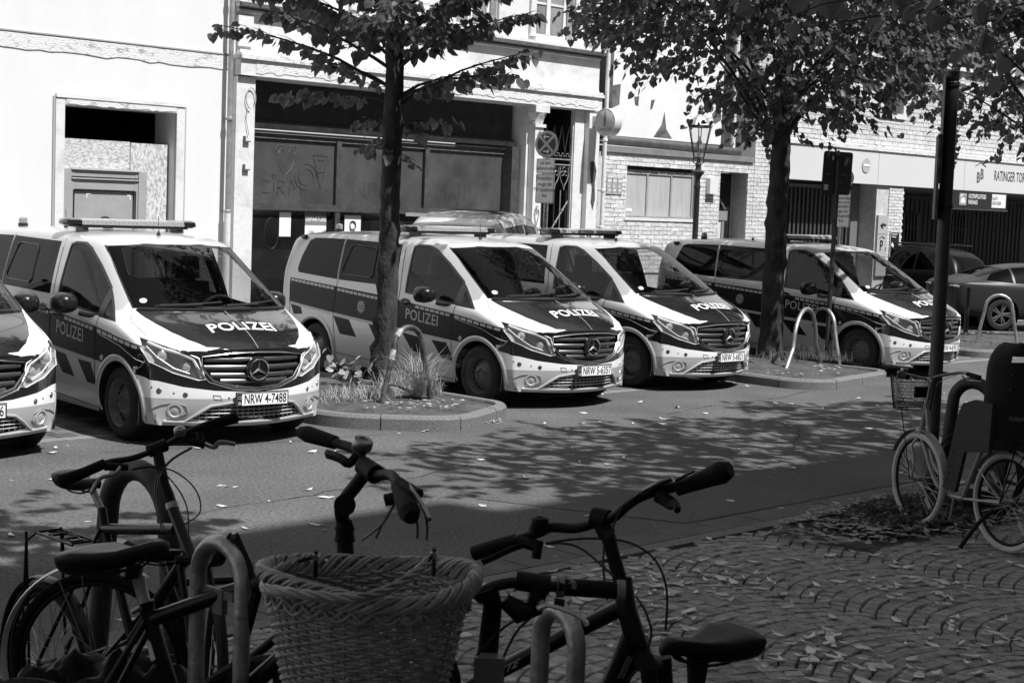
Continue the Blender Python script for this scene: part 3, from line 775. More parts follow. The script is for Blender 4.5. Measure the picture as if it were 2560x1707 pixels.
# pavement bed, rising towards the camera side
q = MB(); na, nd = 60, 60
for j in range(nd + 1):
    for i in range(na + 1):
        a = -14 + 44 * i / na; d = -4.2 + 10.86 * j / nd; q.v.append((a, d, ramp(W2(a, d)) - .004))
for j in range(nd):
    for i in range(na): k = j * (na + 1) + i; q.face((k, k + 1, k + na + 2, k + na + 1))
pav = street(q.build('pavement', M_joint, smooth='full', kind='structure'))
M_sett = mat('sett_granite', .34, .82, v2=.15, scale=11, bump=.55, bscale=60, world=True, detail=8)
M_sett2 = mat('sett_granite_pale', .47, .82, v2=.24, scale=14, bump=.5, bscale=60, world=True, detail=8)
M_sett3 = mat('sett_granite_dark', .23, .82, v2=.10, scale=14, bump=.5, bscale=60, world=True, detail=8)
sett_me = []
for k in range(8):
    q = MB(); P = []
    w, l = .0465, .0488
    c = [(-l, -w), (l, -w), (l, w), (-l, w)]
    c = [(x + random.uniform(-.0045, .0045), y + random.uniform(-.0045, .0045)) for x, y in c]
    q.v = [(x, y, -.05) for x, y in c] + [(x, y, .002) for x, y in c] + [(x * .88, y * .88, .012 + random.uniform(-.003, .003)) for x, y in c]
    for b in (0, 4):
        for i in range(4): j = (i + 1) % 4; q.face((b + i, b + j, b + 4 + j, b + 4 + i))
    q.face((8, 9, 10, 11)); sett_me.append(q.mesh('sett', (M_sett, M_sett3, M_sett2, M_sett)[k % 4]))
Ms = []
Wd = 1.25; Rr = 1.05
pit = [(9.4, 12.4, 5.75, 6.68)]
for colm in range(-1, 13):
    a0 = colm * Wd + .4
    for row in range(-6, 72):
        half = math.asin(Wd / 2 / Rr); n = 13
        for i in range(n):
            th = -half + (i + .5 + (.5 if row % 2 else 0)) * 2 * half / n
            a = a0 + Wd / 2 + Rr * math.sin(th); d = row * .104 + Rr * math.cos(th) - Rr - .2
            if d > 6.645 or d < 1.5: continue
            p = W2(a, d)
            if p.y < 6.9: continue
            s = seen(p)
            if s is None or s[0] < -60 or s[0] > 2640 or s[1] > 1780: continue
            if any(x0 < a < x1 and y0 < d < y1 for x0, x1, y0, y1 in pit): continue
            Ms.append(Matrix.Translation((a, d, ramp(p) + random.uniform(-.005, .004))) @ Matrix.Rotation(-th + random.uniform(-.05, .05), 4, 'Z') @ Matrix.Rotation(random.uniform(-.05, .05), 4, 'X') @ Matrix.Rotation(random.uniform(-.05, .05), 4, 'Y') @ Matrix.Diagonal((random.uniform(.95, 1.05), random.uniform(.97, 1.05) * math.cos(th), 1, 1)))
frame = Matrix.Rotation(SA, 4, 'Z')
pieces(pav, 'sett', Ms, sett_me, M_sett, frame=frame)
# concrete block pavers of the parking strip
park = bpy.data.objects['parking_bed']
M_pv = [mat('paver_grey', .13, .88, var=.4, scale=8, bump=.3, world=True), mat('paver_dark', .075, .88, var=.4, scale=8, bump=.3, world=True), mat('paver_light', .22, .88, var=.3, scale=8, bump=.3, world=True)]
pvm = []
for k in range(9):
    q = MB(); q.box(-.098, .098, -.098, .098, -.06, .004 + random.uniform(-.003, .002), jit=.001); pvm.append(q.mesh('paver', M_pv[0 if k < 5 else (1 if k < 8 else 2)]))
Ms = []
for i in range(15, 135):
    for j in range(18):
        a = i * .2 + (.1 if j % 2 else 0); d = 13.11 + j * .2
        if 9.9 < a < 12.5 and d > 11: continue
        if 17.4 < a < 20.1: continue
        s = seen(W2(a, d))
        if s is None or s[0] < -50 or s[0] > 2600: continue
        Ms.append(Matrix.Translation((a, d, random.uniform(-.002, .002))))
pieces(park, 'paver', Ms, pvm, M_pv[0], frame=frame)
# sidewalk slabs edge
q = MB(); q.box(-60, 28.6, 17.70, 17.82, -.1, .10); street(q.build('sidewalk_kerb', M_kerb, kind='structure'))

# ---------------------------------------------------------------- tree islands
def island(label, P, zt, group):
    """P: outline (a,d), counter-clockwise, rounded kerb stones round a bed of soil"""
    a0 = sum(p[0] for p in P) / len(P); d0 = sum(p[1] for p in P) / len(P)
    t = sthing('tree_island', label, 'tree island', a0, d0, 0, group)
    P = [(a - a0, d - d0) for a, d in P]
    Q = []
    n = len(P)
    for i in range(n):     # round corners
        p0, p1, p2 = Vector(P[i - 1]), Vector(P[i]), Vector(P[(i + 1) % n])
        u = (p0 - p1).normalized(); v = (p2 - p1).normalized(); r = min(.42, (p0 - p1).length * .42, (p2 - p1).length * .42)
        for k in range(6):
            s = k / 5; Q.append((p1 + u * r) * (1 - s) ** 2 + p1 * 2 * s * (1 - s) + (p1 + v * r) * s ** 2)
    # resample into stones of about .9 m
    L = [0]
    for i in range(len(Q)): L.append(L[-1] + (Q[(i + 1) % len(Q)] - Q[i]).length)
    tot = L[-1]; ns = max(4, round(tot / .85))
    def at(s):
        s = s % tot
        for i in range(len(Q)):
            if L[i + 1] >= s: 
                return Q[i].lerp(Q[(i + 1) % len(Q)], (s - L[i]) / max(1e-9, L[i + 1] - L[i]))
        return Q[0]
    for k in range(ns):
        s0 = k * tot / ns + .006; s1 = (k + 1) * tot / ns - .006; q = MB(); m = 7
        for j in range(m + 1):
            s = s0 + (s1 - s0) * j / m; p = at(s); tg = (at(s + .02) - at(s - .02)).normalized(); nn = Vector((tg.y, -tg.x))
            for (o, z) in ((0, -.05), (0, zt - .03), (-.025, zt), (-.115, zt + .002), (-.13, zt - .02), (-.13, -.05)):
                w = p + nn * o; q.v.append((w.x, w.y, z + (.003 if k % 2 else 0)))
        for j in range(m):
            for i in range(5): q.face((j * 6 + i, j * 6 + i + 1, j * 6 + 7 + i, j * 6 + 6 + i))
        q.face(tuple(range(6))); q.face(tuple(m * 6 + i for i in range(6)))
        q.build('kerbstone', M_kerb, t, smooth=35)
    q = MB(); c = Vector((0, 0)); rings = 7; m = 48
    for r in range(rings + 1):
        for j in range(m):
            p = at(j * tot / m); f = r / rings
            tg = (at(j * tot / m + .02) - at(j * tot / m - .02)).normalized(); nn = Vector((tg.y, -tg.x)); pe = p - nn * .12
            w = pe * f; q.v.append((w.x, w.y, zt - .03 + .10 * (1 - f ** 2) + random.uniform(-.012, .012) * (1 if 0 < r < rings else 0)))
    for r in range(rings):
        for j in range(m): q.face((r * m + j, r * m + (j + 1) % m, (r + 1) * m + (j + 1) % m, (r + 1) * m + j))
    q.face(tuple(range(m)))
    q.build('soil', M_soil, t, smooth='full')
    return t
isl1 = island('kerbed tree island with dry grass round the slim trunk, right of the NRW 4-7488 van', [(10.05, 12.2), (10.95, 11.35), (12.35, 11.95), (12.42, 17.2), (10.0, 17.2)], .14, 'tree islands in the parking strip')
isl2 = island('bare kerbed tree island with two hoops, left of the NRW 4-6953 van', [(17.5, 11.95), (17.9, 11.6), (20.0, 11.95), (20.0, 17.2), (17.5, 17.2)], .13, 'tree islands in the parking strip')
isl3 = island('far kerbed island in the sun at the right edge, one hoop on it', [(24.6, 13.0), (29.5, 13.0), (29.5, 15.4), (24.6, 15.4)], .13, 'tree islands in the parking strip')

# ---------------------------------------------------------------- hoops, poles, signs
M_galv = mat('galvanised_steel', .50, .40, .7, v2=.26, scale=9, bump=.15, bscale=60, world=True)
M_galvd = mat('weathered_steel', .16, .55, .6, v2=.05, scale=12, bump=.3, bscale=50, world=True)
M_fat = mat('dark_bitumen_tube', .03, .6, .0, v2=.012, scale=10, bump=.25, bscale=40, world=True)
def hoop(p0, p1, h, r, label, m, group, name='bike_hoop', splay=.0, top=.5, stickers=False):
    p0, p1 = Vector(p0), Vector(p1); c = (p0 + p1) / 2; t = thing(name, label, 'hoop', c, 0, group)
    u = (p1 - p0); w = u.length; u.normalize(); R_ = w * top * .5 if False else w / 2 * (1 - splay)
    pts = [p0 - c - Vector((0, 0, .1))]
    z0 = h - R_
    b0 = -u * w / 2; b1 = u * w / 2
    pts += [b0 + (-u * R_ - b0) * (k / 5) + Vector((0, 0, z0 * k / 5)) for k in range(6)]
    pts += [u * (-R_ * math.cos(R(a))) + Vector((0, 0, z0 + R_ * math.sin(R(a)))) for a in range(12, 169, 12)]
    pts += [u * R_ + (b1 - u * R_) * (k / 5) + Vector((0, 0, z0 * (1 - k / 5))) for k in range(6)]
    pts.append(b1 - Vector((0, 0, .1)))
    q = MB(); q.tube(pts, r, 12); q.build('tube', m, t, smooth=True)
    if stickers:
        for (i0, i1) in ((9, 11), (5, 6)):
            q = MB(); q.tube(pts[i0:i1 + 1] if i1 - i0 > 1 else [pts[i0], pts[i0].lerp(pts[i1], .9)], r * 1.02, 12, cap=False); q.build('sticker', mat('torn_sticker', .6, .6, v2=.1, scale=40, world=True), t)
    return t
hz = .10
hoop(gpx(954, 1009, .16), gpx(1076, 997, .16), .78, .030, 'bent steel hoop with torn stickers in front of the slim tree trunk', M_galvd, 'bike hoops on the tree islands', splay=.42, stickers=True)
hoop(gpx(1965, 923, .15), gpx(2051, 903, .15), .80, .028, 'steel hoop nearest the big tree on the bare island', M_galv, 'bike hoops on the tree islands', splay=.35)
hoop(gpx(2010, 893, .15), gpx(2098, 908, .15), .76, .028, 'steel hoop standing round the leaning sign post', M_galv, 'bike hoops on the tree islands', splay=.35)
hoop(gpx(2440, 859, .15), gpx(2543, 864, .15), .86, .028, 'steel hoop on the far sunlit island by the grey saloon', M_galv, 'bike hoops on the tree islands', splay=.35)
def near(x, y, Y): 
    p = dpx(x, y, Y); return Vector((p.x, p.y, ramp(p)))
# near pair of galvanised stands, and two fat dark hoops
a = near(492, 1600, 3.95); b = near(604, 1600, 3.82)
t = hoop(a, b, 1.035, .021, 'galvanised bike stand left of the wicker basket, folding lock on it', M_galv, 'galvanised bike stands in the foreground', 'bike_stand')
a2 = near(1352, 1600, 3.75); b2 = near(1442, 1600, 3.62)
hoop(a2, b2, .95, .022, 'galvanised bike stand under the bicycle saddle end, right of the basket', M_galv, 'galvanised bike stands in the foreground', 'bike_stand')
q = MB(); m_ = (a + b) / 2 + Vector((0, 0, .91)); q.box(-.06, .06, -.006, .006, -.01, .01, M=Matrix.Translation(m_) @ Matrix.Rotation(math.atan2(b.y - a.y, b.x - a.x), 4, 'Z')); q.box(-.02, .02, -.009, .009, -.05, .012, M=Matrix.Translation(m_) @ Matrix.Rotation(math.atan2(b.y - a.y, b.x - a.x), 4, 'Z'))
q.v = [tuple(Vector(v) - t.location) for v in q.v]; q.build('badge_plate', mat('badge_brass', .2, .4, .7, var=.4, scale=50, bump=.4), t)
g = gpx(250, 1600, 0); fa = dpx(240, 1300, 7.1); fb = dpx(455, 1300, 6.7); fa.z = 0; fb.z = 0
hoop(fa, fb, 1.06, .048, 'fat dark tube hoop behind the left bicycles', M_fat, 'fat dark guard hoops', 'guard_hoop', splay=.30)
fa = gpx(2150 + 30, 1250, 0) + Vector((.0, .2, 0)); fb = dpx(2500, 1100, 12.3); fb.z = 0; fa = dpx(2356, 1100, 12.6); fa.z = 0
hoop(fa, fb, 1.02, .048, 'fat dark tube hoop behind the white-tyred bicycle', M_fat, 'fat dark guard hoops', 'guard_hoop', splay=.30)
# tall pole by the road with an edge-on sign board
pp_ = dpx(2328, 1150, 12.7); pp_.z = 0; ptop = dpx(2381, 192, 12.7) - pp_
def lean(q): q.v = [(x + ptop.x * z / 3.4, y, z) for x, y, z in q.v]; return q
t = thing('sign_pole', 'tall grey steel pole with dark sign boards seen edge on, behind the white-tyred bicycle', 'pole', pp_)
q = MB(); q.tube([(0, 0, -.1), (0, 0, 1.8), (0, 0, 3.40)], .054, 16); lean(q).build('pole', mat('pole_steel', .07, .5, .5, v2=.05, scale=7, bump=.1, bscale=40), t, smooth=True)
q = MB(); q.lathe([(.06, 3.36), (.062, 3.42), (0, 3.43)], 16); lean(q).build('cap', M_plastic, t)
rz = math.atan2(pp_.y, pp_.x)
for (z0, z1, off, th) in ((2.55, 3.38, .058, .006), (2.27, 2.92, .072, .020)):
    q = MB(); q.box(-.30, .10, off, off + th, z0, z1, M=Matrix.Rotation(rz + R(3), 4, 'Z')); lean(q).build('sign_board', M_galvd, t)
for z in (2.36, 3.30):
    q = MB(); q.lathe([(.06, z), (.064, z + .005), (.064, z + .035), (.06, z + .04)], 16); lean(q).build('clamp', M_plastic, t)
# leaning post with the back of a sign
pb = gpx(2065, 900, .16); tp = dpx(2097, 400, pb.y); t = thing('sign_post', 'leaning steel post with the grey back of a sign on the bare island', 'sign', pb)
q = MB(); q.tube([(0, 0, -.1), tp - pb], .034, 12); q.build('post', mat('pole_steel', .07, .5, .5), t, smooth=True)
dl = (tp - pb).normalized(); rm = Matrix.Translation(tp - pb - dl * .22) @ Matrix.Rotation(R(12), 4, 'Z') @ dl.to_track_quat('Z', 'Y').to_matrix().to_4x4()
q = MB()
def rrect(w, h, r, n=4): 
    P = []
    for cx, cy, a in ((w / 2 - r, -h / 2 + r, -90), (w / 2 - r, h / 2 - r, 0), (-w / 2 + r, h / 2 - r, 90), (-w / 2 + r, -h / 2 + r, 180)): P += arc(cx, cy, r, a, a + 90, n)
    return P
q.prism(rrect(.44, .62, .04), .036, .042)
q.v = [tuple(Matrix.Translation(tp - pb - dl * .19) @ Matrix.Rotation(R(8), 4, 'Z') @ Matrix.Rotation(R(1.5), 4, 'Y') @ Vector(v)) for v in q.v]; sb = q.build('sign_back', mat('sign_back_grey', .05, .55, .3, var=.2, scale=5), t)
q = MB(); M_ = Matrix.Translation(tp - pb - dl * .21) @ Matrix.Rotation(R(8), 4, 'Z'); q.box(-.17, .17, .024, .034, -.012, .012, M=M_); q.build('bracket', M_galvd, t)
q = MB(); M_ = Matrix.Translation(tp - pb - dl * .19) @ Matrix.Rotation(R(8), 4, 'Z'); q.box(-.19, -.125, .0335, .0355, -.25, -.17, M=M_); q.build('sticker', mat('sticker_pale', .55, .5), t)
def no_stop(p, rz, label, zt, arrows=True, lean=0):
    t = thing('parking_sign', label, 'traffic sign', p, rz, 'no stopping signs for the police bays')
    q = MB(); q.tube([(0, .035, -.1), (0, .035, zt + .42)], .03, 10); q.build('post', M_galv, t, smooth=True)
    c = zt + .24; n = 40
    q = MB(); q.lathe([(.21, -.004), (.21, .0), (.17, .0005), (0, .0005)], n, 'y', (0, 0, c)); q.v = [(x, -y, z) for x, y, z in q.v]; q.build('disc', mat('sign_edge_grey', .33, .5), t) 
    q = MB(); q.cur = 0
    k = len(q.v); q.v += [(.165 * math.cos(2 * PI * i / n), -.006, c + .165 * math.sin(2 * PI * i / n)) for i in range(n)]; q.face(tuple(range(k, k + n)))
    q.build('disc_field', mat('sign_dark_field', .02, .5), t)
    q = MB()
    for s in (1, -1):
        M_ = Matrix.Translation((0, 0, c)) @ Matrix.Rotation(R(45 * s), 4, 'Y'); q.box(-.18, .18, -.0085 - .001 * (s > 0), -.007, -.021, .021, M=M_)
    q.build('cross_bars', mat('sign_edge_grey', .33, .5), t)
    for s in (1, -1):
        q = MB(); z = c + s * .115; q.box(-.05, .05, -.0115, -.0105, z - .008, z + .008)
        for v in (1, -1):
            M_ = Matrix.Translation((-.05 * s, 0, z)) @ Matrix.Rotation(R(42 * v) + (PI if s < 0 else 0), 4, 'Y'); q.box(0, .045, -.0125, -.0118, -.007, .007, M=M_)
        q.build('arrow', M_plate, t)
    def pl(z0, z1, lines, sz):
        q = MB(); q.prism([(x, z + (z0 + z1) / 2) for x, z in rrect(.33, z1 - z0, .02)], -.004, .002); q.cur = 1
        P = [Vector((x, -.006, z + (z0 + z1) / 2)) for x, z in rrect(.31, z1 - z0 - .02, .015)]; 
        b = q.build('text_plate', [mat('sign_cream', .80, .5, var=.08, scale=20)], t)
        q = MB(); q.tube(P, .0028, 4, closed=True); 
        for i, s in enumerate(lines): flat_text(q, s, sz, (0, -.0062, z1 - .025 - sz * .55 - i * sz * 1.06), (1, 0, 0), (0, 0, 1), 0, .0006, .78)
        q.build('lettering', M_ink, b)
    pl(zt - .22, zt + .01, ['auf dem', 'Seitenstreifen'], .078)
    pl(zt - .69, zt - .225, ['Einsatzfahr-', 'zeuge der', 'PW Stadtmitte', 'frei'], .086)
    return t
p = dpx(1357, 600, 25.6); p.z = .09
no_stop(p, R(-4 - 26), 'round no stopping sign with text plates beside the left shop window end', 2.89)
p = dpx(2098, 640, 31.0); p.z = .09
no_stop(p, R(-32), 'text sign partly hidden by the back of the sign on the leaning post', 2.66)
# gas lantern
p = dpx(1737, 600, 29); p.z = .09
t = thing('street_lamp', 'old gas lantern street lamp on a fluted iron post before the brick house', 'street lamp', p)
M_iron = mat('lamp_iron', .05, .5, .4, var=.3, scale=20)
q = MB(); q.lathe([(.14, -.1), (.14, .3), (.10, .35), (.075, .9), (.055, 1.0), (.05, 2.55), (.062, 2.58), (.05, 2.64), (.045, 2.75), (.07, 2.80), (.11, 2.84), (.115, 2.87), (.06, 2.90), (.045, 2.96), (.06, 3.0), (.03, 3.05), (.03, 3.12)], 14); q.build('post', M_iron, t, smooth=35)
q = MB(); zb_, zt_ = 3.12, 3.66
for i in range(6):
    a = 2 * PI * i / 6 + .3; c, s = math.cos(a), math.sin(a)
    q.tube([(.10 * c, .10 * s, zb_), (.215 * c, .215 * s, zt_)], .009, 5)
    q.tube([(.03 * c, .03 * s, 2.98), (.11 * c, .11 * s, 3.04), (.10 * c, .10 * s, zb_)], .007, 5)
    q.tube([(.215 * c, .215 * s, zt_), (.25 * c, .25 * s, zt_ + .05)], [.012, .002], 5)
for (r_, z) in ((.10, zb_), (.215, zt_), (.21, zt_ + .025)): q.tube([(r_ * math.cos(2 * PI * i / 6 + .3), r_ * math.sin(2 * PI * i / 6 + .3), z) for i in range(6)], .010, 5, closed=True)
fr = q.build('lantern_frame', M_iron, t)
q = MB(); q.lathe([(.225, zt_ + .03), (.13, zt_ + .16), (.06, zt_ + .22)], 6, cap=False); q.build('lantern_roof', mat('lamp_roof', .45, .35, .5), fr)
q = MB(); q.lathe([(.05, zt_ + .21), (.055, zt_ + .27), (.04, zt_ + .30), (.05, zt_ + .33), (.03, zt_ + .37), (.0, zt_ + .40)], 12); q.build('finial', M_iron, fr, smooth=True)
for i in range(6):
    a = 2 * PI * i / 6 + .3; b = 2 * PI * (i + 1) / 6 + .3
    q = MB(); q.quadpts((.098 * math.cos(a), .098 * math.sin(a), zb_), (.098 * math.cos(b), .098 * math.sin(b), zb_), (.212 * math.cos(b), .212 * math.sin(b), zt_), (.212 * math.cos(a), .212 * math.sin(a), zt_)); q.build('pane', M_lens, fr)
q = MB(); q.tube([(0, 0, 3.1), (0, 0, 3.5)], .008, 6)
for i in range(4): q.lathe([(.022, 3.28), (.024, 3.36), (.018, 3.40), (0, 3.41)], 8, 'z', (.035 * math.cos(i * 1.57), .035 * math.sin(i * 1.57), 0)); q.tube([(0, 0, 3.45), (.035 * math.cos(i * 1.57), .035 * math.sin(i * 1.57), 3.42)], .004, 4)
q.build('gas_burner', mat('burner', .5, .4), fr)
# bollard by the saloon
p = gpx(2413, 845, .0)
t = thing('bollard', 'dark slim bollard beside the nose of the NRW 4-6953 van', 'bollard', p)
q = MB(); q.lathe([(.05, -.05), (.045, 0), (.045, .92), (.055, .93), (.055, .96), (.03, 1.0), (0, 1.01)], 12); q.build('shaft', M_iron, t, smooth=35)
# hairline cracks and a tar seam in the road surface
rndc = random.Random(31); q = MB()
for (a, d, da, dd, n) in ((6.2, 9.4, .16, .03, 26), (9.0, 10.6, .14, -.05, 22), (12.5, 8.3, .12, .09, 18), (14.0, 11.2, .18, .02, 20), (7.4, 12.1, .15, -.02, 18), (11.2, 12.3, .2, .01, 16)):
    for i in range(n):
        a2, d2 = a + da + rndc.uniform(-.06, .06), d + dd + rndc.uniform(-.06, .06); w = rndc.uniform(.003, .008); q.quadpts((a, d - w, .0045), (a2, d2 - w, .0045), (a2, d2 + w, .0045), (a, d + w, .0045)); a, d = a2, d2
street(q.build('road_crack', mat('crack_dark', .03, .95), kind='structure', fix=False))
# drain grating near the second island
p = gpx(2180, 918, .0); t = thing('drain_grating', 'iron drain grating in the road by the bare island, leaves on it', 'drain', p, SA)
q = MB(); q.box(-.25, .25, -.16, .16, -.02, .002); fr = q.build('frame', M_iron, t)
for i in range(7): q = MB(); q.box(-.22 + i * .068, -.19 + i * .068, -.14, .14, .002, .010); q.build('bar', M_galvd, fr)
# ---------------------------------------------------------------- facades (street frame, wall plane at d = 20.5)
D0 = 20.5
M_rend = mat('white_render', .70, .85, v2=.655, scale=.9, stretch=(1.6, 1.6, .35), lo=.3, hi=.6, mac=None, bump=.12, bscale=12, world=True, detail=8)
M_rend2 = mat('old_white_paint', .66, .8, v2=.50, scale=2.6, bump=.3, bscale=14, world=True, lo=.3, hi=.5, detail=10)
M_peel = mat('peeling_paint', .66, .85, v2=.33, scale=7, bump=.6, bscale=25, world=True, lo=.36, hi=.46, detail=12, stretch=(1, 1, 2.2))
M_dk = mat('shop_dark_wood', .028, .5, v2=.012, scale=6, world=True)
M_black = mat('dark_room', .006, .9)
M_frame_b = mat('shop_frame', .075, .5, v2=.04, scale=8, world=True)
M_pale = mat('pale_metal_door', .34, .5, var=.12, scale=5, world=True)
M_osb = mat('osb_board', .60, .8, v2=.30, scale=16, world=True, lo=.40, hi=.56, stretch=(1, 1, 2.6), bump=.3, bscale=30)
M_osb2 = mat('osb_board_upright', .62, .8, v2=.30, scale=16, world=True, lo=.40, hi=.56, stretch=(1.8, 1.8, .9), bump=.3, bscale=30)
M_zinc = mat('zinc_pipe', .42, .5, .5, v2=.25, scale=5, world=True)
def wall_with_holes(q, a0, a1, z0, z1, holes, d0, th=.4):
    """wall face at depth d0 pierced by rectangular holes (a0,a1,z0,z1), with reveals th deep"""
    As = sorted({a0, a1} | {h[0] for h in holes} | {h[1] for h in holes}); Zs = sorted({z0, z1} | {h[2] for h in holes} | {h[3] for h in holes})
    for i in range(len(As) - 1):
        for j in range(len(Zs) - 1):
            ac = (As[i] + As[i + 1]) / 2; zc = (Zs[j] + Zs[j + 1]) / 2
            if any(h[0] < ac < h[1] and h[2] < zc < h[3] for h in holes): continue
            q.quadpts((As[i], d0, Zs[j]), (As[i + 1], d0, Zs[j]), (As[i + 1], d0, Zs[j + 1]), (As[i], d0, Zs[j + 1]))
    for h in holes:
        b, c, e, f = h[:4]; d1 = d0 + (h[4] if len(h) > 4 else th)
        q.quadpts((b, d0, e), (b, d1, e), (b, d1, f), (b, d0, f)); q.quadpts((c, d0, e), (c, d1, e), (c, d1, f), (c, d0, f))
        q.quadpts((b, d0, f), (b, d1, f), (c, d1, f), (c, d0, f)); q.quadpts((b, d0, e), (b, d1, e), (c, d1, e), (c, d0, e))
def part(t, name, mats, fn, **kw):
    q = MB(); fn(q); a0, d0 = t['_o']; q.v = [(x - a0, y - d0, z) for x, y, z in q.v]
    return q.build(name, mats, t, **kw)
def sub(t, par, name, mats, fn, **kw):
    q = MB(); fn(q); a0, d0 = t['_o']; q.v = [(x - a0, y - d0, z) for x, y, z in q.v]
    return q.build(name, mats, par, **kw)
def house(name, label, cat, a, d, group=None):
    t = sthing(name, label, cat, a, d, 0, group); t['_o'] = (a, d); return t
def B(*a, **k): return lambda q: q.box(*a, **k)
def bumpy(q, a0, a1, z0, z1, d, th, n, jit=.02):
    """a strip with a ragged lower and upper edge standing th proud of the wall"""
    k = len(q.v)
    for i in range(n + 1):
        a = a0 + (a1 - a0) * i / n; q.v += [(a, d - th, z0 + random.uniform(-jit, jit)), (a, d - th, z1 + random.uniform(-jit, jit) * .4), (a, d, z1), (a, d, z0)]
    for i in range(n):
        b = k + i * 4
        q.face((b, b + 4, b + 5, b + 1)); q.face((b + 1, b + 5, b + 6, b + 2)); q.face((b, b + 3, b + 7, b + 4))

# --- house 1: plain rendered wall with the boarded doorway
h1 = house('rendered_house', 'plain white rendered house at the left with a boarded up doorway', 'building', 6.0, D0)
DH = (11.84, 13.69, .09, 3.41)
part(h1, 'wall', M_rend, lambda q: (wall_with_holes(q, -12, 14.66, 0, 14, [DH], D0, .55), q.quadpts((-12, D0 + 6, 14), (14.66, D0 + 6, 14), (14.66, D0, 14), (-12, D0, 14))))
part(h1, 'peeling_band', M_peel, lambda q: bumpy(q, -12, 14.64, 4.13, 4.33, D0, .012, 150, .022))
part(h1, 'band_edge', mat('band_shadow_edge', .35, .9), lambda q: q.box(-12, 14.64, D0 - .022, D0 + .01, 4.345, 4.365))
fr = part(h1, 'door_surround', M_rend2, lambda q: (q.box(11.70, 11.84, D0 - .03, D0 + .02, .09, 3.50), q.box(13.69, 13.83, D0 - .03, D0 + .02, .09, 3.50), q.box(11.70, 13.83, D0 - .045, D0 + .02, 3.505, 3.56), q.box(11.845, 13.685, D0 - .03, D0 + .02, 3.41, 3.503)))
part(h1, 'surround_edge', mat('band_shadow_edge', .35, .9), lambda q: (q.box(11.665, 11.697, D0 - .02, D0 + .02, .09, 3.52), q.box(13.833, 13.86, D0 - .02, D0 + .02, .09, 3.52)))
part(h1, 'peeled_lintel', M_peel, lambda q: bumpy(q, 11.86, 13.67, 3.42, 3.485, D0 - .032, .006, 26, .012))
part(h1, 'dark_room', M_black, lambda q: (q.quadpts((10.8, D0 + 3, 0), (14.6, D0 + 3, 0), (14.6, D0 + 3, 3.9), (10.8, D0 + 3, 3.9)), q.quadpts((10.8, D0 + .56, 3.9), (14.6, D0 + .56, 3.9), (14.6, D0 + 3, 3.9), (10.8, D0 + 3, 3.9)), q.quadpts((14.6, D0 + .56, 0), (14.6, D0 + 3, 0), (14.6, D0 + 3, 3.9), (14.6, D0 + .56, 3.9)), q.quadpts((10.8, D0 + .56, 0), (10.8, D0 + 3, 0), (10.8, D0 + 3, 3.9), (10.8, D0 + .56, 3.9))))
part(h1, 'osb_board', M_osb, B(11.86, 13.02, D0 + .17, D0 + .19, .1, 2.95))
part(h1, 'osb_board', M_osb2, B(13.03, 13.66, D0 + .165, D0 + .185, .1, 2.94))
def mdoor(q):
    for (b, c) in ((11.86, 12.01), (13.11, 13.25)): q.box(b, c, D0 + .06, D0 + .165, .1, 2.52)
    for (b, c) in ((12.01, 12.06), (13.06, 13.11)): q.box(b, c, D0 + .075, D0 + .165, .1, 2.52)
    q.box(12.06, 13.06, D0 + .08, D0 + .165, 2.24, 2.54)
df = part(h1, 'door_frame', M_pale, mdoor)
sub(h1, df, 'top_rail', mat('bright_metal_edge', .6, .4, .3), lambda q: (q.box(12.0, 13.12, D0 + .05, D0 + .08, 2.515, 2.54), q.box(12.0, 13.12, D0 + .05, D0 + .08, 2.385, 2.40)))
sub(h1, df, 'rail_shadow_gap', M_ink, lambda q: (q.box(12.0, 13.12, D0 + .06, D0 + .078, 2.405, 2.42), q.box(12.045, 12.058, D0 + .066, D0 + .1, .1, 2.23), q.box(13.062, 13.075, D0 + .066, D0 + .1, .1, 2.23), q.box(12.06, 13.06, D0 + .07, D0 + .1, 2.222, 2.237)))
dl_ = part(h1, 'door_leaf', M_pale, B(12.085, 13.035, D0 + .10, D0 + .14, .12, 2.215))
def disc(q, a, z, r, d, e=1.0, n=20):
    k = len(q.v); q.v += [(a + r * e * math.cos(2 * PI * i / n), d, z + r * math.sin(2 * PI * i / n)) for i in range(n)]; q.face(tuple(range(k, k + n)))
sub(h1, dl_, 'round_sticker', M_plate, lambda q: disc(q, 12.24, 1.72, .055, D0 + .097))
sub(h1, dl_, 'oval_sticker', mat('sticker_dark', .06, .5), lambda q: disc(q, 12.585, 1.80, .062, D0 + .097, 1.6))
sub(h1, dl_, 'oval_sticker', M_plate, lambda q: disc(q, 12.60, 1.755, .030, D0 + .0955, 1.9))
sub(h1, dl_, 'sticker_print', M_ink, lambda q: q.box(12.225, 12.255, D0 + .094, D0 + .096, 1.69, 1.75))
sub(h1, dl_, 'tape', M_plate, lambda q: (q.box(12.27, 12.34, D0 + .096, D0 + .098, 2.165, 2.185), q.box(12.27, 12.285, D0 + .095, D0 + .0955, 2.12, 2.165), q.box(12.94, 13.0, D0 + .096, D0 + .098, 2.155, 2.175), q.box(12.985, 13.0, D0 + .095, D0 + .0955, 2.1, 2.155)))
def pipe(label, a, d, r, z0, z1, m, parts):
    t = sthing('downpipe', label, 'downpipe', a, d, 0, 'rain downpipes on the facades')
    q = MB(); q.tube([(0, 0, z0), (0, 0, z1)], r, 12); q.build('pipe', m, t, smooth=True)
    q = MB(); q.tube([(0, 0, z0 - 1.9), (0, 0, z0)], r * 1.25, 12); q.build('standpipe', M_rend2, t, smooth=True)
    for z in parts:
        q = MB(); q.lathe([(r * 1.05, z), (r * 1.3, z + .01), (r * 1.3, z + .05), (r * 1.05, z + .06)], 12); q.box(-.02, .02, 0, .12, z + .015, z + .04); q.build('clamp', m, t)
    return t
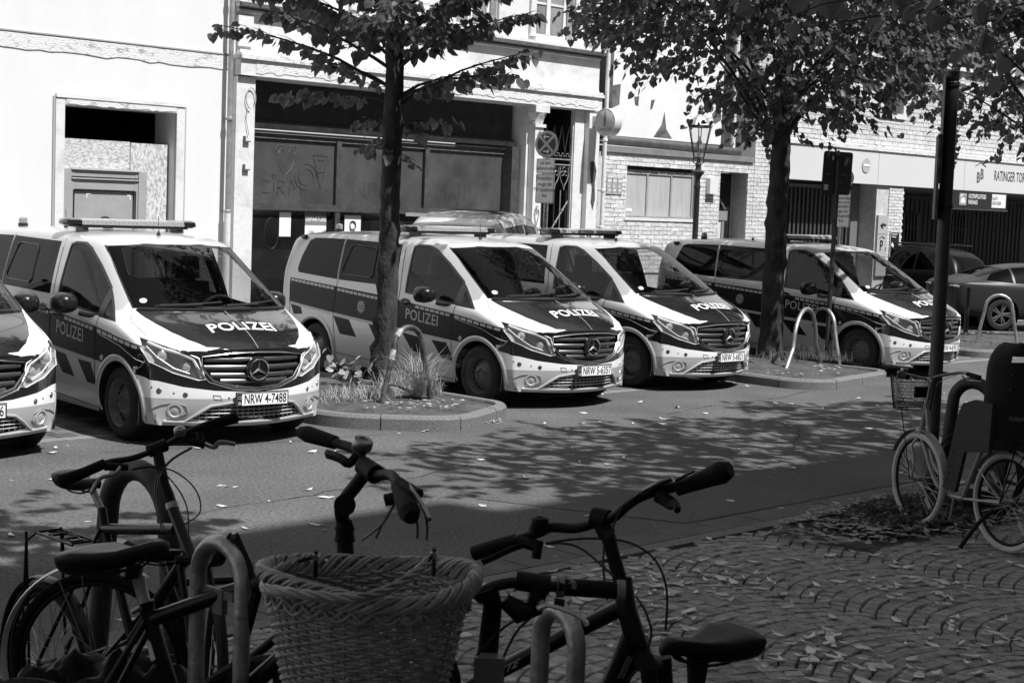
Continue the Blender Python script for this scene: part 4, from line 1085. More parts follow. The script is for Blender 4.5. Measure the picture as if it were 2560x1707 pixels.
pipe('long zinc downpipe between the rendered house and the old shop front', 14.56, D0 - .13, .040, 2.0, 13.5, M_zinc, (1.95, 3.35, 5.2, 7.0))

# --- house 2: old shop front
h2 = house('shop_house', 'old white shop house with big dark dirty shop window and peeling beam', 'building', 19.0, D0)
SH = (15.07, 21.18, .12, 4.04); GT = (21.50, 22.42, .1, 4.04, .06); WN = [(17.1, 18.1, 5.29, 7.2), (19.3, 20.3, 5.29, 7.2), (21.29, 22.3, 5.29, 7.2), (15.3, 16.3, 5.29, 7.2)]
part(h2, 'wall', M_rend2, lambda q: wall_with_holes(q, 14.66, 23.1, .0, 13, [SH, GT] + WN, D0, .5))
part(h2, 'left_pier', M_rend2, B(14.70, 15.05, D0 - .10, D0 - .002, .05, 4.04))
part(h2, 'loose_cable', mat('cable_pale', .35, .6), lambda q: (q.tube([(14.95 + .09 * math.cos(t), D0 - .13, 3.72 + .16 * math.sin(t)) for t in [i * .4 - .5 for i in range(14)]], .008, 5), q.tube([(14.9, D0 - .13, 3.6), (14.87, D0 - .125, 3.4), (14.93, D0 - .125, 3.15)], .006, 4)))
for hz_ in (3.05, 2.62): part(h2, 'iron_hook', mat('hook_iron', .12, .6), lambda q: (q.box(14.84, 14.95, D0 - .15, D0 - .102, hz_, hz_ + .02), q.box(14.84, 14.86, D0 - .15, D0 - .102, hz_ + .02, hz_ + .09)))
part(h2, 'upper_pilaster', M_rend2, B(14.74, 15.02, D0 - .06, D0 - .002, 4.5, 4.96))
beam = part(h2, 'beam', M_rend2, B(14.72, 23.02, D0 - .17, D0 + .0, 4.06, 4.30))
sub(h2, beam, 'beam_moulding', M_peel, lambda q: (q.box(14.70, 23.05, D0 - .21, D0 - .002, 4.305, 4.36), q.box(14.72, 23.03, D0 - .18, D0 - .002, 4.365, 4.40), q.box(14.75, 23.0, D0 - .10, D0 - .002, 4.405, 4.45)))
sub(h2, beam, 'flaking_paint', M_peel, lambda q: bumpy(q, 15.0, 22.9, 4.12, 4.24, D0 - .172, .006, 120, .03))
cor = part(h2, 'cornice', M_rend2, lambda q: (q.box(14.70, 23.12, D0 - .13, D0, 5.16, 5.21), q.box(14.72, 23.1, D0 - .10, D0, 5.09, 5.158), q.box(14.74, 23.08, D0 - .06, D0, 5.02, 5.088)))
sub(h2, cor, 'cornice_shade_strip', mat('cornice_painted_shade', .12, .8, v2=.05, scale=6, world=True), lambda q: (q.box(14.72, 23.13, D0 - .135, D0 - .103, 5.10, 5.157), q.box(14.73, 23.08, D0 - .095, D0 - .063, 5.055, 5.086)))  # dark strips painted in for the thin shadow under the mouldings
part(h2, 'quoin', M_rend2, lambda q: [q.box(22.62, 22.98, D0 - .04, D0 - .002, 5.3 + i * .42, 5.3 + i * .42 + .38) for i in range(14)])
for (b, c, e, f) in WN:
    fw_ = part(h2, 'window', M_rend2, lambda q: (q.box(b + .02, b + .09, D0 + .16, D0 + .22, e, f), q.box(c - .09, c - .02, D0 + .16, D0 + .22, e, f), q.box(b + .09, c - .09, D0 + .16, D0 + .22, e, e + .08), q.box(b + .09, c - .09, D0 + .16, D0 + .22, f - .08, f), q.box((b + c) / 2 - .05, (b + c) / 2 + .05, D0 + .15, D0 + .22, e + .08, f - .08), q.box(b + .09, c - .09, D0 + .17, D0 + .21, e + .62, e + .66), q.box(b + .09, c - .09, D0 + .17, D0 + .21, e + 1.22, e + 1.26)))
    for (x0, x1) in ((b + .09, (b + c) / 2 - .05), ((b + c) / 2 + .05, c - .09)):
        sub(h2, fw_, 'pane', mat('window_pane', .30, .08, spec=.8, v2=.18, scale=1.4, world=True), B(x0, x1, D0 + .185, D0 + .195, e + .08, f - .08))
    sub(h2, fw_, 'sill', M_rend2, B(b - .06, c + .06, D0 - .09, D0 + .15, e - .10, e - .005))
    sub(h2, fw_, 'architrave', M_rend2, lambda q: (q.box(b - .16, b - .02, D0 - .05, D0 - .002, e, f), q.box(c + .02, c + .16, D0 - .05, D0 - .002, e, f)))
# shop window
part(h2, 'shutter_box', M_dk, lambda q: (q.box(15.08, 21.1, D0 + .30, D0 + .5, 3.42, 4.03), q.box(15.08, 21.1, D0 + .22, D0 + .5, 3.30, 3.415)))
part(h2, 'transom_rail', mat('pale_rail', .22, .5, v2=.10, scale=5, world=True), lambda q: (q.box(15.09, 21.0, D0 + .27, D0 + .33, 3.235, 3.27), q.box(15.09, 21.0, D0 + .30, D0 + .34, 3.15, 3.17)))
part(h2, 'shop_window_frame', M_frame_b, lambda q: (q.box(15.08, 21.05, D0 + .26, D0 + .38, 2.02, 2.13), q.box(15.08, 21.05, D0 + .30, D0 + .38, 3.175, 3.23), [q.box(x - .05, x + .05, D0 + .27, D0 + .385, .12, 3.174) for x in (17.05, 19.02)], q.box(20.93, 21.11, D0 + .10, D0 + .385, .12, 3.295), q.box(15.08, 15.12, D0 + .27, D0 + .385, .12, 3.17)))
M_shopgl = mat('dusty_shop_glass', .085, .22, v2=.040, scale=1.2, spec=.6, world=True, detail=9)
M_shopgl2 = mat('dark_panel_glass', .016, .12, v2=.008, scale=3, world=True, coat=.4)
for (x0, x1) in ((15.12, 17.0), (17.1, 18.97), (19.07, 20.93)):
    part(h2, 'shop_pane', M_shopgl, B(x0, x1, D0 + .335, D0 + .345, 2.13, 3.175)); part(h2, 'lower_panel', M_shopgl2, B(x0, x1, D0 + .335, D0 + .345, .12, 2.02))
def scr(q, pts, a, z, s, d=D0 + .332, r=.0035, loop=False):
    q.tube([(a + x * s, d, z + y * s) for x, y in pts], r, 4)
GW = [[(0, .8), (.5, .85), (0, .1), (.6, .12)], [(.85, .1), (.87, .75)], [(1.15, .05), (1.2, .9), (1.6, .8), (1.55, .5), (1.2, .5), (1.75, .0)], [(2.0, 0), (2.15, .95), (2.5, .35), (2.85, .95), (3.0, -.1)]]
def graf_word(q):
    z = 2.26; a = 15.55
    for P in ([(0, .8), (.5, .85), (0, .1), (.6, .12)], [(.85, .1), (.87, .75)], [(1.15, .05), (1.2, .9), (1.6, .8), (1.55, .5), (1.2, .5), (1.75, .0)], [(2.0, 0), (2.15, .95), (2.5, .35), (2.85, .95), (3.0, -.1)]): scr(q, P, a, z, .26)
    scr(q, [(.75, 1.05), (.68, 1.2), (.78, 1.25), (.87, 1.15), (.95, 1.25), (1.02, 1.18), (.87, .95), (.75, 1.05)], a, z, .26)
def graf_bolt(q):
    scr(q, [(0, 1.6), (.9, 1.6), (.5, .0), (0, 1.6)], 16.55, 2.38, .34); scr(q, [(.3, 1.4), (.7, 1.35), (.3, .8), (.75, .8), (.3, .3)], 16.55, 2.38, .34)
def graf_curl(q):
    scr(q, [(.5 + .5 * math.cos(t) * (1 - t / 20), .5 + .5 * math.sin(t) * (1 - t / 20)) for t in [i * .35 for i in range(34)]], 16.15, 2.3, .5, r=.004)
    for P in ([(0, 1), (.1, 0), (.5, .5), (.9, 0), (.8, 1)], [(1.2, .2), (1.2, .9), (1.6, .9), (1.6, .1), (2.0, .1), (2.1, .9)]): scr(q, P, 17.4, 2.25, .3, r=.0015); scr(q, P, 19.5, 2.2, .4, r=.0015)
for gf in (graf_word, graf_bolt, graf_curl): part(h2, 'marker_scrawl', mat('marker_scrawl', .02, .6), gf)
def chand(q):
    for s in (-1, 1):
        q.tube([(16.0 + s * x, D0 + .332, z) for x, z in ((.02, 2.60), (.10, 2.68), (.16, 2.80), (.16, 2.95), (.10, 3.0), (.05, 2.95))], .003, 4)
        q.tube([(16.0 + s * x, D0 + .332, z) for x, z in ((.05, 3.05), (.17, 3.06), (.21, 2.98), (.17, 2.92), (.12, 2.95))], .003, 4)
    q.tube([(16.0, D0 + .332, z) for z in (2.55, 2.62)], .007, 4); q.tube([(16.0, D0 + .332, z) for z in (2.78, 3.10)], .003, 4)
part(h2, 'faded_window_drawing', mat('faded_paint', .17, .6), chand)
part(h2, 'lower_scrawl', mat('marker_scrawl', .02, .6), lambda q: scr(q, [(.5 * math.cos(t), .9 * math.sin(t)) for t in [i * .4 for i in range(17)]], 15.75, 1.65, .28, r=.005))
def poster(a0, a1, z0, z1, body, m=M_plate):
    p = part(h2, 'poster', m, B(a0, a1, D0 + .327, D0 + .334, z0, z1))
    if body: sub(h2, p, 'poster_print', M_ink, body)
    return p
def ft(q, s, a, d, z, sz, b=.001, sx=.8): flat_text(q, s, sz, (a, d, z), (1, 0, 0), (0, 0, 1), 0, b, sx)
poster(15.90, 16.13, 1.60, 1.99, None)
p = poster(16.42, 16.86, 1.45, 2.01, lambda q: (ft(q, '12 JULI', 16.55, D0 + .325, 1.68, .05), ft(q, '2025', 16.55, D0 + .325, 1.60, .09)))
sub(h2, p, 'poster_head', mat('poster_grey', .20, .6), B(16.42, 16.86, D0 + .3255, D0 + .3268, 1.79, 2.01)); sub(h2, p, 'poster_title', M_plate, lambda q: ft(q, 'DEPARTURE', 16.64, D0 + .3245, 1.89, .11, .002, .72))
sub(h2, p, 'poster_wedge', mat('poster_grey', .20, .6), lambda q: q.quadpts((16.5, D0 + .3255, 1.47), (16.86, D0 + .3255, 1.47), (16.86, D0 + .3255, 1.72), (16.62, D0 + .3255, 1.62)))
def qp(q):
    k = len(q.v); q.tube([(17.42 + .06 * math.cos(i * PI / 8), D0 + .325, 1.80 + .075 * math.sin(i * PI / 8)) for i in range(16)], .022, 5, closed=True, flat=.3); q.quadpts((17.42, D0 + .3245, 1.76), (17.46, D0 + .3245, 1.74), (17.5, D0 + .3245, 1.66), (17.46, D0 + .3245, 1.66)); ft(q, 'DÜSSELDORF', 17.42, D0 + .325, 1.62, .05)
poster(17.25, 17.60, 1.58, 1.97, qp)
# cast iron column
cl = part(h2, 'iron_column', M_rend2, lambda q: (q.box(21.22, 21.50, D0 - .18, D0 + .10, .1, 1.0), q.box(21.25, 21.47, D0 - .15, D0 + .07, 1.002, 3.66), q.box(21.22, 21.50, D0 - .18, D0 + .10, 3.662, 3.72), q.box(21.18, 21.54, D0 - .22, D0 + .14, 3.93, 4.058)))
sub(h2, cl, 'capital', M_peel, lambda q: (q.lathe([(.13, 3.722), (.15, 3.80), (.20, 3.928)], 8, 'z', (21.36, D0 - .04, 0))))
def orn(q):
    for z in (3.45, 2.1):
        for s in (-1, 1): q.tube([(21.36 + s * x, D0 - .158, z + y) for x, y in ((0, -.26), (.03, -.12), (.06, 0), (.05, .08), (.01, .06), (.02, .0))], .011, 5)
        q.lathe([(.03, -.01), (.02, .012), (0, .016)], 8, 'y', (21.36, D0 - .16, z + .13))
    q.box(21.24, 21.48, D0 - .17, D0 - .15, 1.82, 1.86); q.box(21.24, 21.48, D0 - .17, D0 - .15, 1.66, 1.69)
sub(h2, cl, 'ornament', mat('ornament_grey', .45, .7, v2=.2, scale=30, world=True), orn)
part(h2, 'right_pillar', M_rend2, lambda q: (q.box(22.44, 22.70, D0 - .03, D0 - .003, .05, 4.04), q.box(22.72, 23.02, D0 - .14, D0 - .003, .05, 4.04)))
def crumb(q):
    z = 3.45
    pts = [(22.78, 3.1), (22.90, 3.12), (22.97, 2.95), (22.93, 2.70), (22.96, 2.4), (22.90, 2.2), (22.84, 2.35), (22.86, 2.6), (22.80, 2.85)]
    k = len(q.v); q.v += [(a, D0 - .145, zz) for a, zz in pts]; q.face(tuple(range(k, k + len(pts))))
part(h2, 'missing_plaster', mat('bare_brick_dark', .03, .95, v2=.10, scale=14, bump=.8, world=True), crumb)
part(h2, 'house_number', M_ink, lambda q: ft(q, '48', 22.83, D0 - .146, 1.70, .22, .001, .7))
# iron gate in the side entrance
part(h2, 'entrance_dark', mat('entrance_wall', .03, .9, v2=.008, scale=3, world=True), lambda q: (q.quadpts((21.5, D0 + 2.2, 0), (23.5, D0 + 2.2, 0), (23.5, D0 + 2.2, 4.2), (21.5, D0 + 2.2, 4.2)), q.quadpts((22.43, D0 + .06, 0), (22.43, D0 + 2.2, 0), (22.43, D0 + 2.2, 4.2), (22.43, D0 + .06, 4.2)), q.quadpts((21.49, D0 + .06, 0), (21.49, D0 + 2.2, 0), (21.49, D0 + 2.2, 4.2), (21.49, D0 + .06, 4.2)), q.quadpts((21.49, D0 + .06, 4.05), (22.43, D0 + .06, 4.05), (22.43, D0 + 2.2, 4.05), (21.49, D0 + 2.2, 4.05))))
gt = house('iron_gate', 'ornate wrought iron gate in the narrow side entrance of the shop house', 'gate', 22.0, D0 + .2)
M_gate = mat('gate_paint', .30, .6, v2=.12, scale=25, world=True)
M_gated = mat('gate_iron_dark', .03, .6)
dg_ = D0 + .03
for i in range(5):
    a = 21.68 + i * .165; part(gt, 'bar', M_gate if i % 2 else M_gated, lambda q: q.tube([(a, dg_, .15), (a, dg_, 2.55)], .011, 6))
for z in (3.02, 3.12): part(gt, 'rail', M_gate, B(21.6, 22.42, dg_ - .012, dg_ + .012, z - .012, z + .012))
part(gt, 'brace', M_gate, lambda q: (q.tube([(21.65, dg_ - .02, 1.45), (22.36, dg_ - .02, 2.35)], .014, 6), [q.lathe([(0, -.03), (.035, 0), (0, .03)], 6, 'y', (21.65 + .71 * t, dg_ - .03, 1.45 + .9 * t)) for t in (.3, .55, .8)]))
for i in range(3):
    a = 21.74 + i * .26
    def tref(q):
        for s in (-1, 1):
            q.tube([(a + s * x, dg_, z) for x, z in ((.0, 2.55), (.02, 2.64), (.09, 2.74), (.12, 2.84), (.10, 2.98))], .009, 5)
            q.tube([(a + s * (.05 + .042 * math.cos(t)), dg_, 2.86 + .042 * math.sin(t)) for t in [k * .7 for k in range(9)]], .007, 4)
        q.tube([(a + .042 * math.cos(t), dg_, 2.94 + .042 * math.sin(t)) for t in [k * .7 for k in range(9)]], .007, 4)
    part(gt, 'scroll', M_gate, tref)
part(gt, 'meander_frieze', M_gate, lambda q: [q.tube([(21.64 + i * .13 + x, dg_ - .01, 3.16 + z) for x, z in ((0, .0), (0, .07), (.06, .07), (.06, .02), (.10, .02))], .008, 4) for i in range(6)])
part(gt, 'upper_tracery', M_gated, lambda q: [q.tube([(21.65 + i * .2 + x, dg_, 3.25 + z) for x, z in ((0, 0), (.05, .25), (.1, .5), (.15, .25), (.2, 0))], .008, 5) for i in range(4)])
pipe('white painted downpipe right of the old shop house under the round drink sign', 23.18, D0 - .14, .040, 1.9, 12.5, M_rend2, (1.85, 2.55, 3.5, 5.2))
# round drinks sign on a bracket
t = house('round_sign', 'round pale Coca-Cola sign with a bottle, projecting from the shop house', 'sign', 23.05, D0 - .45)
sc_ = (22.85, D0 - .50, 3.84)
def drum(q): q.lathe([(.25, -.10), (.258, -.095), (.258, .09), (.25, .10)], 36, 'x', sc_)
dm = part(t, 'drum', mat('sign_drum', .58, .4, v2=.48, scale=3, world=True), drum, smooth=35)
M_red = mat('sign_red_grey', .20, .5)
def bottle(q):
    P = [(.012, .20), (.012, .13), (.03, .06), (.034, .02), (.026, -.02), (.032, -.06), (.028, -.075)]
    k = len(q.v); x = 22.748; q.v += [(x, sc_[1] + .01 - u, sc_[2] - .0 + w) for u, w in P] + [(x, sc_[1] + .01 + u, sc_[2] + w) for u, w in reversed(P)]; q.face(tuple(range(k, k + 2 * len(P))))
sub(t, dm, 'bottle', M_red, bottle)
def cola(q): flat_text(q, 'Coca-Cola', .105, (22.747, sc_[1], sc_[2] - .13), (0, -1, 0), (0, 0, 1), 0, .001, .82)
sub(t, dm, 'lettering', M_red, cola)
part(t, 'rim', M_plate, lambda q: q.tube([(22.75, sc_[1] + .25 * math.cos(2 * PI * i / 36), sc_[2] + .25 * math.sin(2 * PI * i / 36)) for i in range(36)], .008, 5, closed=True))
part(t, 'bracket', M_zinc, lambda q: (q.box(22.83, 22.87, D0 - .27, D0 - .142, 3.82, 3.86), q.box(22.80, 22.90, D0 - .16, D0 - .141, 3.74, 3.96)))

# --- house 3: low brick house with the torn hoarding above
M_brk = [mat('painted_brick', .64, .8, v2=.50, scale=3, bump=.7, bscale=25, world=True, detail=9), mat('painted_brick_worn', .56, .85, v2=.30, scale=16, bump=.8, bscale=25, world=True, lo=.3, hi=.5), mat('painted_brick_pale', .70, .8, v2=.6, scale=4, bump=.6, bscale=25, world=True)]
M_mort = mat('brick_joint', .55, .9, v2=.42, scale=8, world=True)
h3 = house('brick_house', 'low white painted brick house with boarded window and narrow door', 'building', 26.0, D0)
W3 = (24.02, 26.2, 2.09, 3.10); DR = (27.0, 27.95, .1, 3.09)
part(h3, 'wall', M_mort, lambda q: wall_with_holes(q, 23.1, 28.16, 0, 3.32, [W3, DR], D0 + .012, .45))
part(h3, 'tall_pier', M_mort, lambda q: (q.quadpts((28.16, D0 + .012, 0), (28.88, D0 + .012, 0), (28.88, D0 + .012, 12), (28.16, D0 + .012, 12)), q.quadpts((28.16, D0 + .012, 3.3), (28.16, D0 + 1.2, 3.3), (28.16, D0 + 1.2, 12), (28.16, D0 + .012, 12))))
bme = []
for k in range(6):
    q = MB(); q.box(-.119, .119, -.012, .02, -.036, .036, jit=.0035); bme.append(q.mesh('brick', M_brk[k % 3]))
def bricks(t, regs, holes, row0=0, limit=300, d=D0, pitch=.0835, L=.25):
    a0, d0 = t['_o']; Ms = []
    for (x0, x1, z0, z1) in regs:
        nr = int((z1 - z0) / pitch)
        for r in range(nr):
            z = z0 + (r + .5) * pitch; x = x0 + (L / 2 if r % 2 else 0) - L / 2
            while x < x1 - .02:
                xa, xb = max(x, x0), min(x + L, x1)
                for h in holes:
                    if h[2] - .02 < z < h[3] + .02:
                        if xa < h[0] < xb and xb - xa > .01: 
                            xb = h[0]
                        elif xa < h[1] < xb: xa = h[1]
                        elif h[0] <= xa and xb <= h[1]: xa = xb
                if xb - xa > .05:
                    Ms.append(Matrix.Translation(((xa + xb) / 2 - a0, d - d0 + random.uniform(-.003, .003), z)) @ Matrix.Diagonal(((xb - xa - .010) / .238, 1, pitch / .0815, 1)))
                x += L
    pieces(t, 'brick', Ms, bme, M_brk[0], limit, Matrix.Rotation(SA, 4, 'Z') @ Matrix.Translation((a0, d0, 0)))
bricks(h3, [(23.32, 28.16, 1.0, 3.30), (28.16, 28.88, 1.0, 6.6)], [W3, DR])
part(h3, 'roof_edge', mat('zinc_edge', .30, .5, .3, v2=.22, scale=4, world=True), B(23.25, 28.14, D0 - .04, D0 + .5, 3.325, 3.44))
part(h3, 'gutter', mat('gutter_zinc', .16, .45, .6, v2=.09, scale=4, world=True), lambda q: q.tube([(23.3, D0 + .22, 3.56), (27.9, D0 + .22, 3.53)], .085, 12), smooth=True)
bw_ = part(h3, 'boarded_window', mat('window_board_frame', .33, .6, v2=.25, scale=5, world=True), lambda q: (q.box(24.03, 26.19, D0 + .06, D0 + .14, 2.94, 3.02), q.box(24.03, 26.19, D0 + .06, D0 + .14, 2.10, 2.13), [q.box(x - .02, x + .02, D0 + .055, D0 + .14, 2.13, 2.94) for x in (24.05, 24.73, 25.48, 26.17)]))
for (x0, x1) in ((24.07, 24.71), (24.75, 25.46), (25.50, 26.15)): sub(h3, bw_, 'board', mat('window_board', .44, .7, v2=.36, scale=3, stretch=(4, 4, .5), world=True, bump=.1), B(x0, x1, D0 + .08, D0 + .10, 2.13, 2.94))
sub(h3, bw_, 'small_label', M_plate, B(24.12, 24.30, D0 + .072, D0 + .079, 2.20, 2.26))
sub(h3, bw_, 'dark_head', M_dk, B(24.03, 26.19, D0 + .12, D0 + .16, 3.02, 3.09))
sub(h3, bw_, 'sill', M_brk[2], B(23.98, 26.24, D0 - .03, D0 + .07, 2.03, 2.085))
dr = part(h3, 'door', mat('door_dark_glass', .03, .15, v2=.015, scale=2, world=True), B(27.02, 27.93, D0 + .40, D0 + .43, .1, 3.08))
sub(h3, dr, 'door_rail', mat('door_grey_frame', .24, .5), lambda q: (q.box(27.02, 27.75, D0 + .33, D0 + .39, 2.08, 2.28), q.box(27.02, 27.10, D0 + .34, D0 + .39, .1, 2.07), q.box(27.58, 27.66, D0 + .34, D0 + .39, .1, 2.07), q.tube([(27.10, D0 + .38, 2.95), (27.70, D0 + .36, 2.32)], .02, 5)))
sub(h3, dr, 'door_panel', mat('door_pale_panel', .60, .5), B(27.12, 27.56, D0 + .35, D0 + .385, .12, 2.05))
bx_ = part(h3, 'meter_box', mat('box_white', .7, .5, var=.06, scale=3), B(26.52, 26.80, D0 - .12, D0 - .012, 2.62, 2.94))
M_sg = mat('small_sign_grey', .42, .5, v2=.3, scale=30, world=True)
for i in range(3):
    x = 23.42 + i * .155; s_ = part(h3, 'valve_plate', M_sg, B(x, x + .14, D0 - .03, D0 - .012, 2.52, 2.84)); sub(h3, s_, 'plate_print', M_plate, lambda q: (q.box(x + .02, x + .12, D0 - .033, D0 - .0305, 2.76, 2.79), q.box(x + .02, x + .07, D0 - .033, D0 - .0305, 2.66, 2.68), q.box(x + .05, x + .1, D0 - .033, D0 - .0305, 2.58, 2.61)))
part(h3, 'corner_post', mat('dark_flashing', .13, .6, v2=.06, scale=3, world=True), B(23.34, 23.50, D0 + .0, D0 + .4, 3.6, 12))
hd = house('hoarding', 'torn white billboard above the low brick house roof with dark holes', 'billboard', 25.7, D0 + .62)
part(hd, 'sheet', mat('hoarding_paper', .74, .7, v2=.68, scale=2, world=True), B(23.55, 27.75, D0 + .60, D0 + .64, 3.68, 9.5))
def tears(q):
    for P in ([(23.6, 4.55), (24.0, 4.62), (24.25, 4.55), (24.1, 4.35), (23.75, 4.1), (23.6, 4.05)], [(24.0, 4.62), (24.42, 4.7), (24.4, 4.3), (23.95, 4.12), (24.2, 4.35)], [(25.5, 3.72), (26.1, 3.72), (25.9, 3.9), (25.82, 4.25), (25.74, 3.98)], [(24.85, 4.48), (25.0, 4.5), (24.98, 4.3), (24.88, 4.33)], [(25.38, 4.45), (25.5, 4.47), (25.42, 4.28), (25.36, 4.26)], [(27.4, 4.3), (27.7, 4.6), (27.72, 4.2), (27.5, 4.1)]):
        k = len(q.v); q.v += [(a, D0 + .596, z) for a, z in P]; q.face(tuple(range(k, k + len(P))))
part(hd, 'tear', mat('torn_hole', .06, .8, v2=.16, scale=7, world=True), tears)
part(hd, 'frame', mat('hoarding_frame', .10, .5, .3), lambda q: (q.box(23.50, 27.82, D0 + .57, D0 + .66, 3.60, 3.675), q.box(27.755, 27.82, D0 + .57, D0 + .66, 3.68, 9.5), q.box(23.49, 23.545, D0 + .57, D0 + .66, 3.68, 9.5)))
pipe('dark downpipe behind the hoarding corner above the narrow door', 27.98, D0 + .45, .05, 3.5, 11, M_rend2, (3.95, 4.8))

# --- parking garage
g = house('parking_garage', 'white brick parking garage with white fascia reading RATINGER TOR', 'building', 34.0, D0)
GO = [(28.95, 32.96, .0, 3.03), (34.18, 46.0, .0, 3.03)]
part(g, 'wall', M_mort, lambda q: wall_with_holes(q, 28.9, 60, 3.94, 11, [(33.05, 33.95, 4.72, 5.45)], D0 + .012, .5))
fa_ = part(g, 'fascia', mat('fascia_white', .62, .5, var=.04, scale=.6, world=True), lambda q: [q.box(x + .006, x + 4.0 - .006, D0 - .10, D0 + .3, 3.03, 3.80) for x in (28.9, 32.9, 36.9, 40.9, 44.9)])
sub(g, fa_, 'flashing', M_peel, lambda q: (q.box(28.9, 50, D0 - .13, D0 + .2, 3.805, 3.90), q.box(28.9, 50, D0 - .06, D0 + .2, 3.90, 3.938)))
sub(g, fa_, 'lettering', mat('fascia_print', .05, .5), lambda q: ft(q, 'RATINGER TOR', 39.25, D0 - .103, 3.44, .36, .004, .66))
def logo(q):
    ft(q, 'B', 37.60, D0 - .103, 3.36, .36, .014, .85); ft(q, 'B', 37.78, D0 - .103, 3.45, .36, .014, .85); q.tube([(37.42, D0 - .104, 3.66), (37.68, D0 - .104, 3.76), (37.96, D0 - .104, 3.66)], .012, 4)
sub(g, fa_, 'logo', mat('fascia_print_grey', .12, .5), logo)
def ring_(q, a, z, r, d): q.tube([(a + r * math.cos(i * PI / 12), d, z + r * math.sin(i * PI / 12)) for i in range(24)], .012, 5, closed=True)
sub(g, fa_, 'round_logo', mat('fascia_print_grey', .12, .5), lambda q: (ring_(q, 40.55, 3.40, .16, D0 - .102), ft(q, 'C', 40.55, D0 - .104, 3.40, .2)))
ne = part(g, 'no_entry_sign', mat('faded_red', .42, .5), lambda q: disc(q, 32.35, 3.45, .17, D0 - .115)); sub(g, ne, 'white_bar', M_plate, B(32.22, 32.48, D0 - .122, D0 - .118, 3.43, 3.48))
bricks(g, [(28.95, 45, 3.95, 6.9)], [(33.0, 34.0, 4.67, 5.5)], pitch=.105)
nc = part(g, 'niche_frame', mat('niche_concrete', .66, .8, var=.1, scale=4, world=True), lambda q: (q.box(32.93, 33.06, D0 - .05, D0 + .2, 4.60, 5.57), q.box(33.94, 34.07, D0 - .05, D0 + .2, 4.60, 5.57), q.box(33.06, 33.94, D0 - .05, D0 + .2, 4.60, 4.72), q.box(33.06, 33.94, D0 - .05, D0 + .2, 5.45, 5.57)))
sub(g, nc, 'niche_pane', mat('niche_grey', .24, .4, v2=.14, scale=3, world=True), B(33.06, 33.94, D0 + .42, D0 + .46, 4.72, 5.45))
for i in range(7):
    x = 33.4 + i * 1.15
    cf = part(g, 'coffer', mat('niche_concrete', .66, .8, var=.1, scale=4, world=True), lambda q: (q.box(x - .12, x, D0 - .12, D0 + .1, 6.0, 6.75), q.box(x + .95, x + 1.02, D0 - .12, D0 + .1, 6.0, 6.75), q.box(x, x + .95, D0 - .12, D0 + .1, 5.95, 6.06), q.box(x, x + .95, D0 - .12, D0 + .1, 6.66, 6.75)))
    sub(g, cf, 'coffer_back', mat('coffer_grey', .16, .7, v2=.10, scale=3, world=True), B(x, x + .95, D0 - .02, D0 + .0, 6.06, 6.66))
# under the fascia: pillar, slat gate, dark deck
pl_ = part(g, 'pillar', M_mort, B(32.98, 34.16, D0 - .04, D0 + .9, 0, 3.025))
a0, d0 = g['_o']; Ms = []
for r in range(27):
    z = 1.0 + r * .075; x = 33.5 + (0 if r % 2 else -.125)
    while x < 34.16:
        xa, xb = max(x, 33.5), min(x + .25, 34.16)
        if xb - xa > .05: Ms.append(Matrix.Translation(((xa + xb) / 2 - a0, D0 - .052 - d0, z)) @ Matrix.Diagonal(((xb - xa - .01) / .238, 1, .9, 1)))
        x += .25
for M_i in Ms:
    o = bpy.data.objects.new('pillar_brick', bme[random.randrange(6)]); col.objects.link(o); o.parent = pl_; o.matrix_local = M_i
sp = part(g, 'direction_panel', mat('panel_grey', .40, .5), B(33.02, 33.46, D0 - .10, D0 - .045, .9, 2.32))
def dirp(q):
    ft(q, '\u2190', 33.24, D0 - .104, 2.12, .22); q.tube([(33.14, D0 - .104, 2.10), (33.36, D0 - .104, 2.10)], .018, 4); q.tube([(33.22, D0 - .104, 2.18), (33.13, D0 - .104, 2.10), (33.22, D0 - .104, 2.02)], .018, 4)
    ft(q, 'P', 33.20, D0 - .104, 1.60, .34, .008); q.tube([(33.10, D0 - .104, 1.78), (33.22, D0 - .104, 1.83), (33.34, D0 - .104, 1.78)], .010, 4); q.tube([(33.39, D0 - .104, 1.50), (33.40, D0 - .104, 1.58), (33.37, D0 - .104, 1.50)], .008, 4); ft(q, '\u20ac', 33.30, D0 - .104, 1.18, .12)
    q.box(33.04, 33.44, D0 - .103, D0 - .101, 1.88, 1.886); q.box(33.04, 33.44, D0 - .103, D0 - .101, 1.35, 1.356)
sub(g, sp, 'panel_print', M_ink, dirp)
p1_ = part(g, 'notice', M_ink, B(33.60, 34.02, D0 - .085, D0 - .068, 1.32, 1.95))
def nprint(q):
    ft(q, 'Kennzeichen-', 33.80, D0 - .088, 1.89, .06); ft(q, 'erfassung', 33.77, D0 - .088, 1.83, .06); q.quadpts((33.66, D0 - .088, 1.62), (33.78, D0 - .088, 1.56), (33.80, D0 - .088, 1.62), (33.70, D0 - .088, 1.70)); q.box(33.76, 33.94, D0 - .089, D0 - .087, 1.40, 1.50); q.box(33.79, 33.91, D0 - .089, D0 - .087, 1.50, 1.56)
    P = [Vector((x + 33.81, D0 - .088, z + 1.635)) for x, z in rrect(.39, .60, .02)]; q.tube(P, .008, 4, closed=True)
sub(g, p1_, 'notice_print', M_plate, nprint)
p2_ = part(g, 'notice', M_plate, B(33.60, 34.02, D0 - .085, D0 - .068, .98, 1.26)); sub(g, p2_, 'notice_print', M_ink, lambda q: (q.box(33.62, 33.76, D0 - .088, D0 - .086, 1.0, 1.24), [q.box(33.80, 33.98, D0 - .088, D0 - .086, 1.05 + i * .04, 1.06 + i * .04) for i in range(4)]))
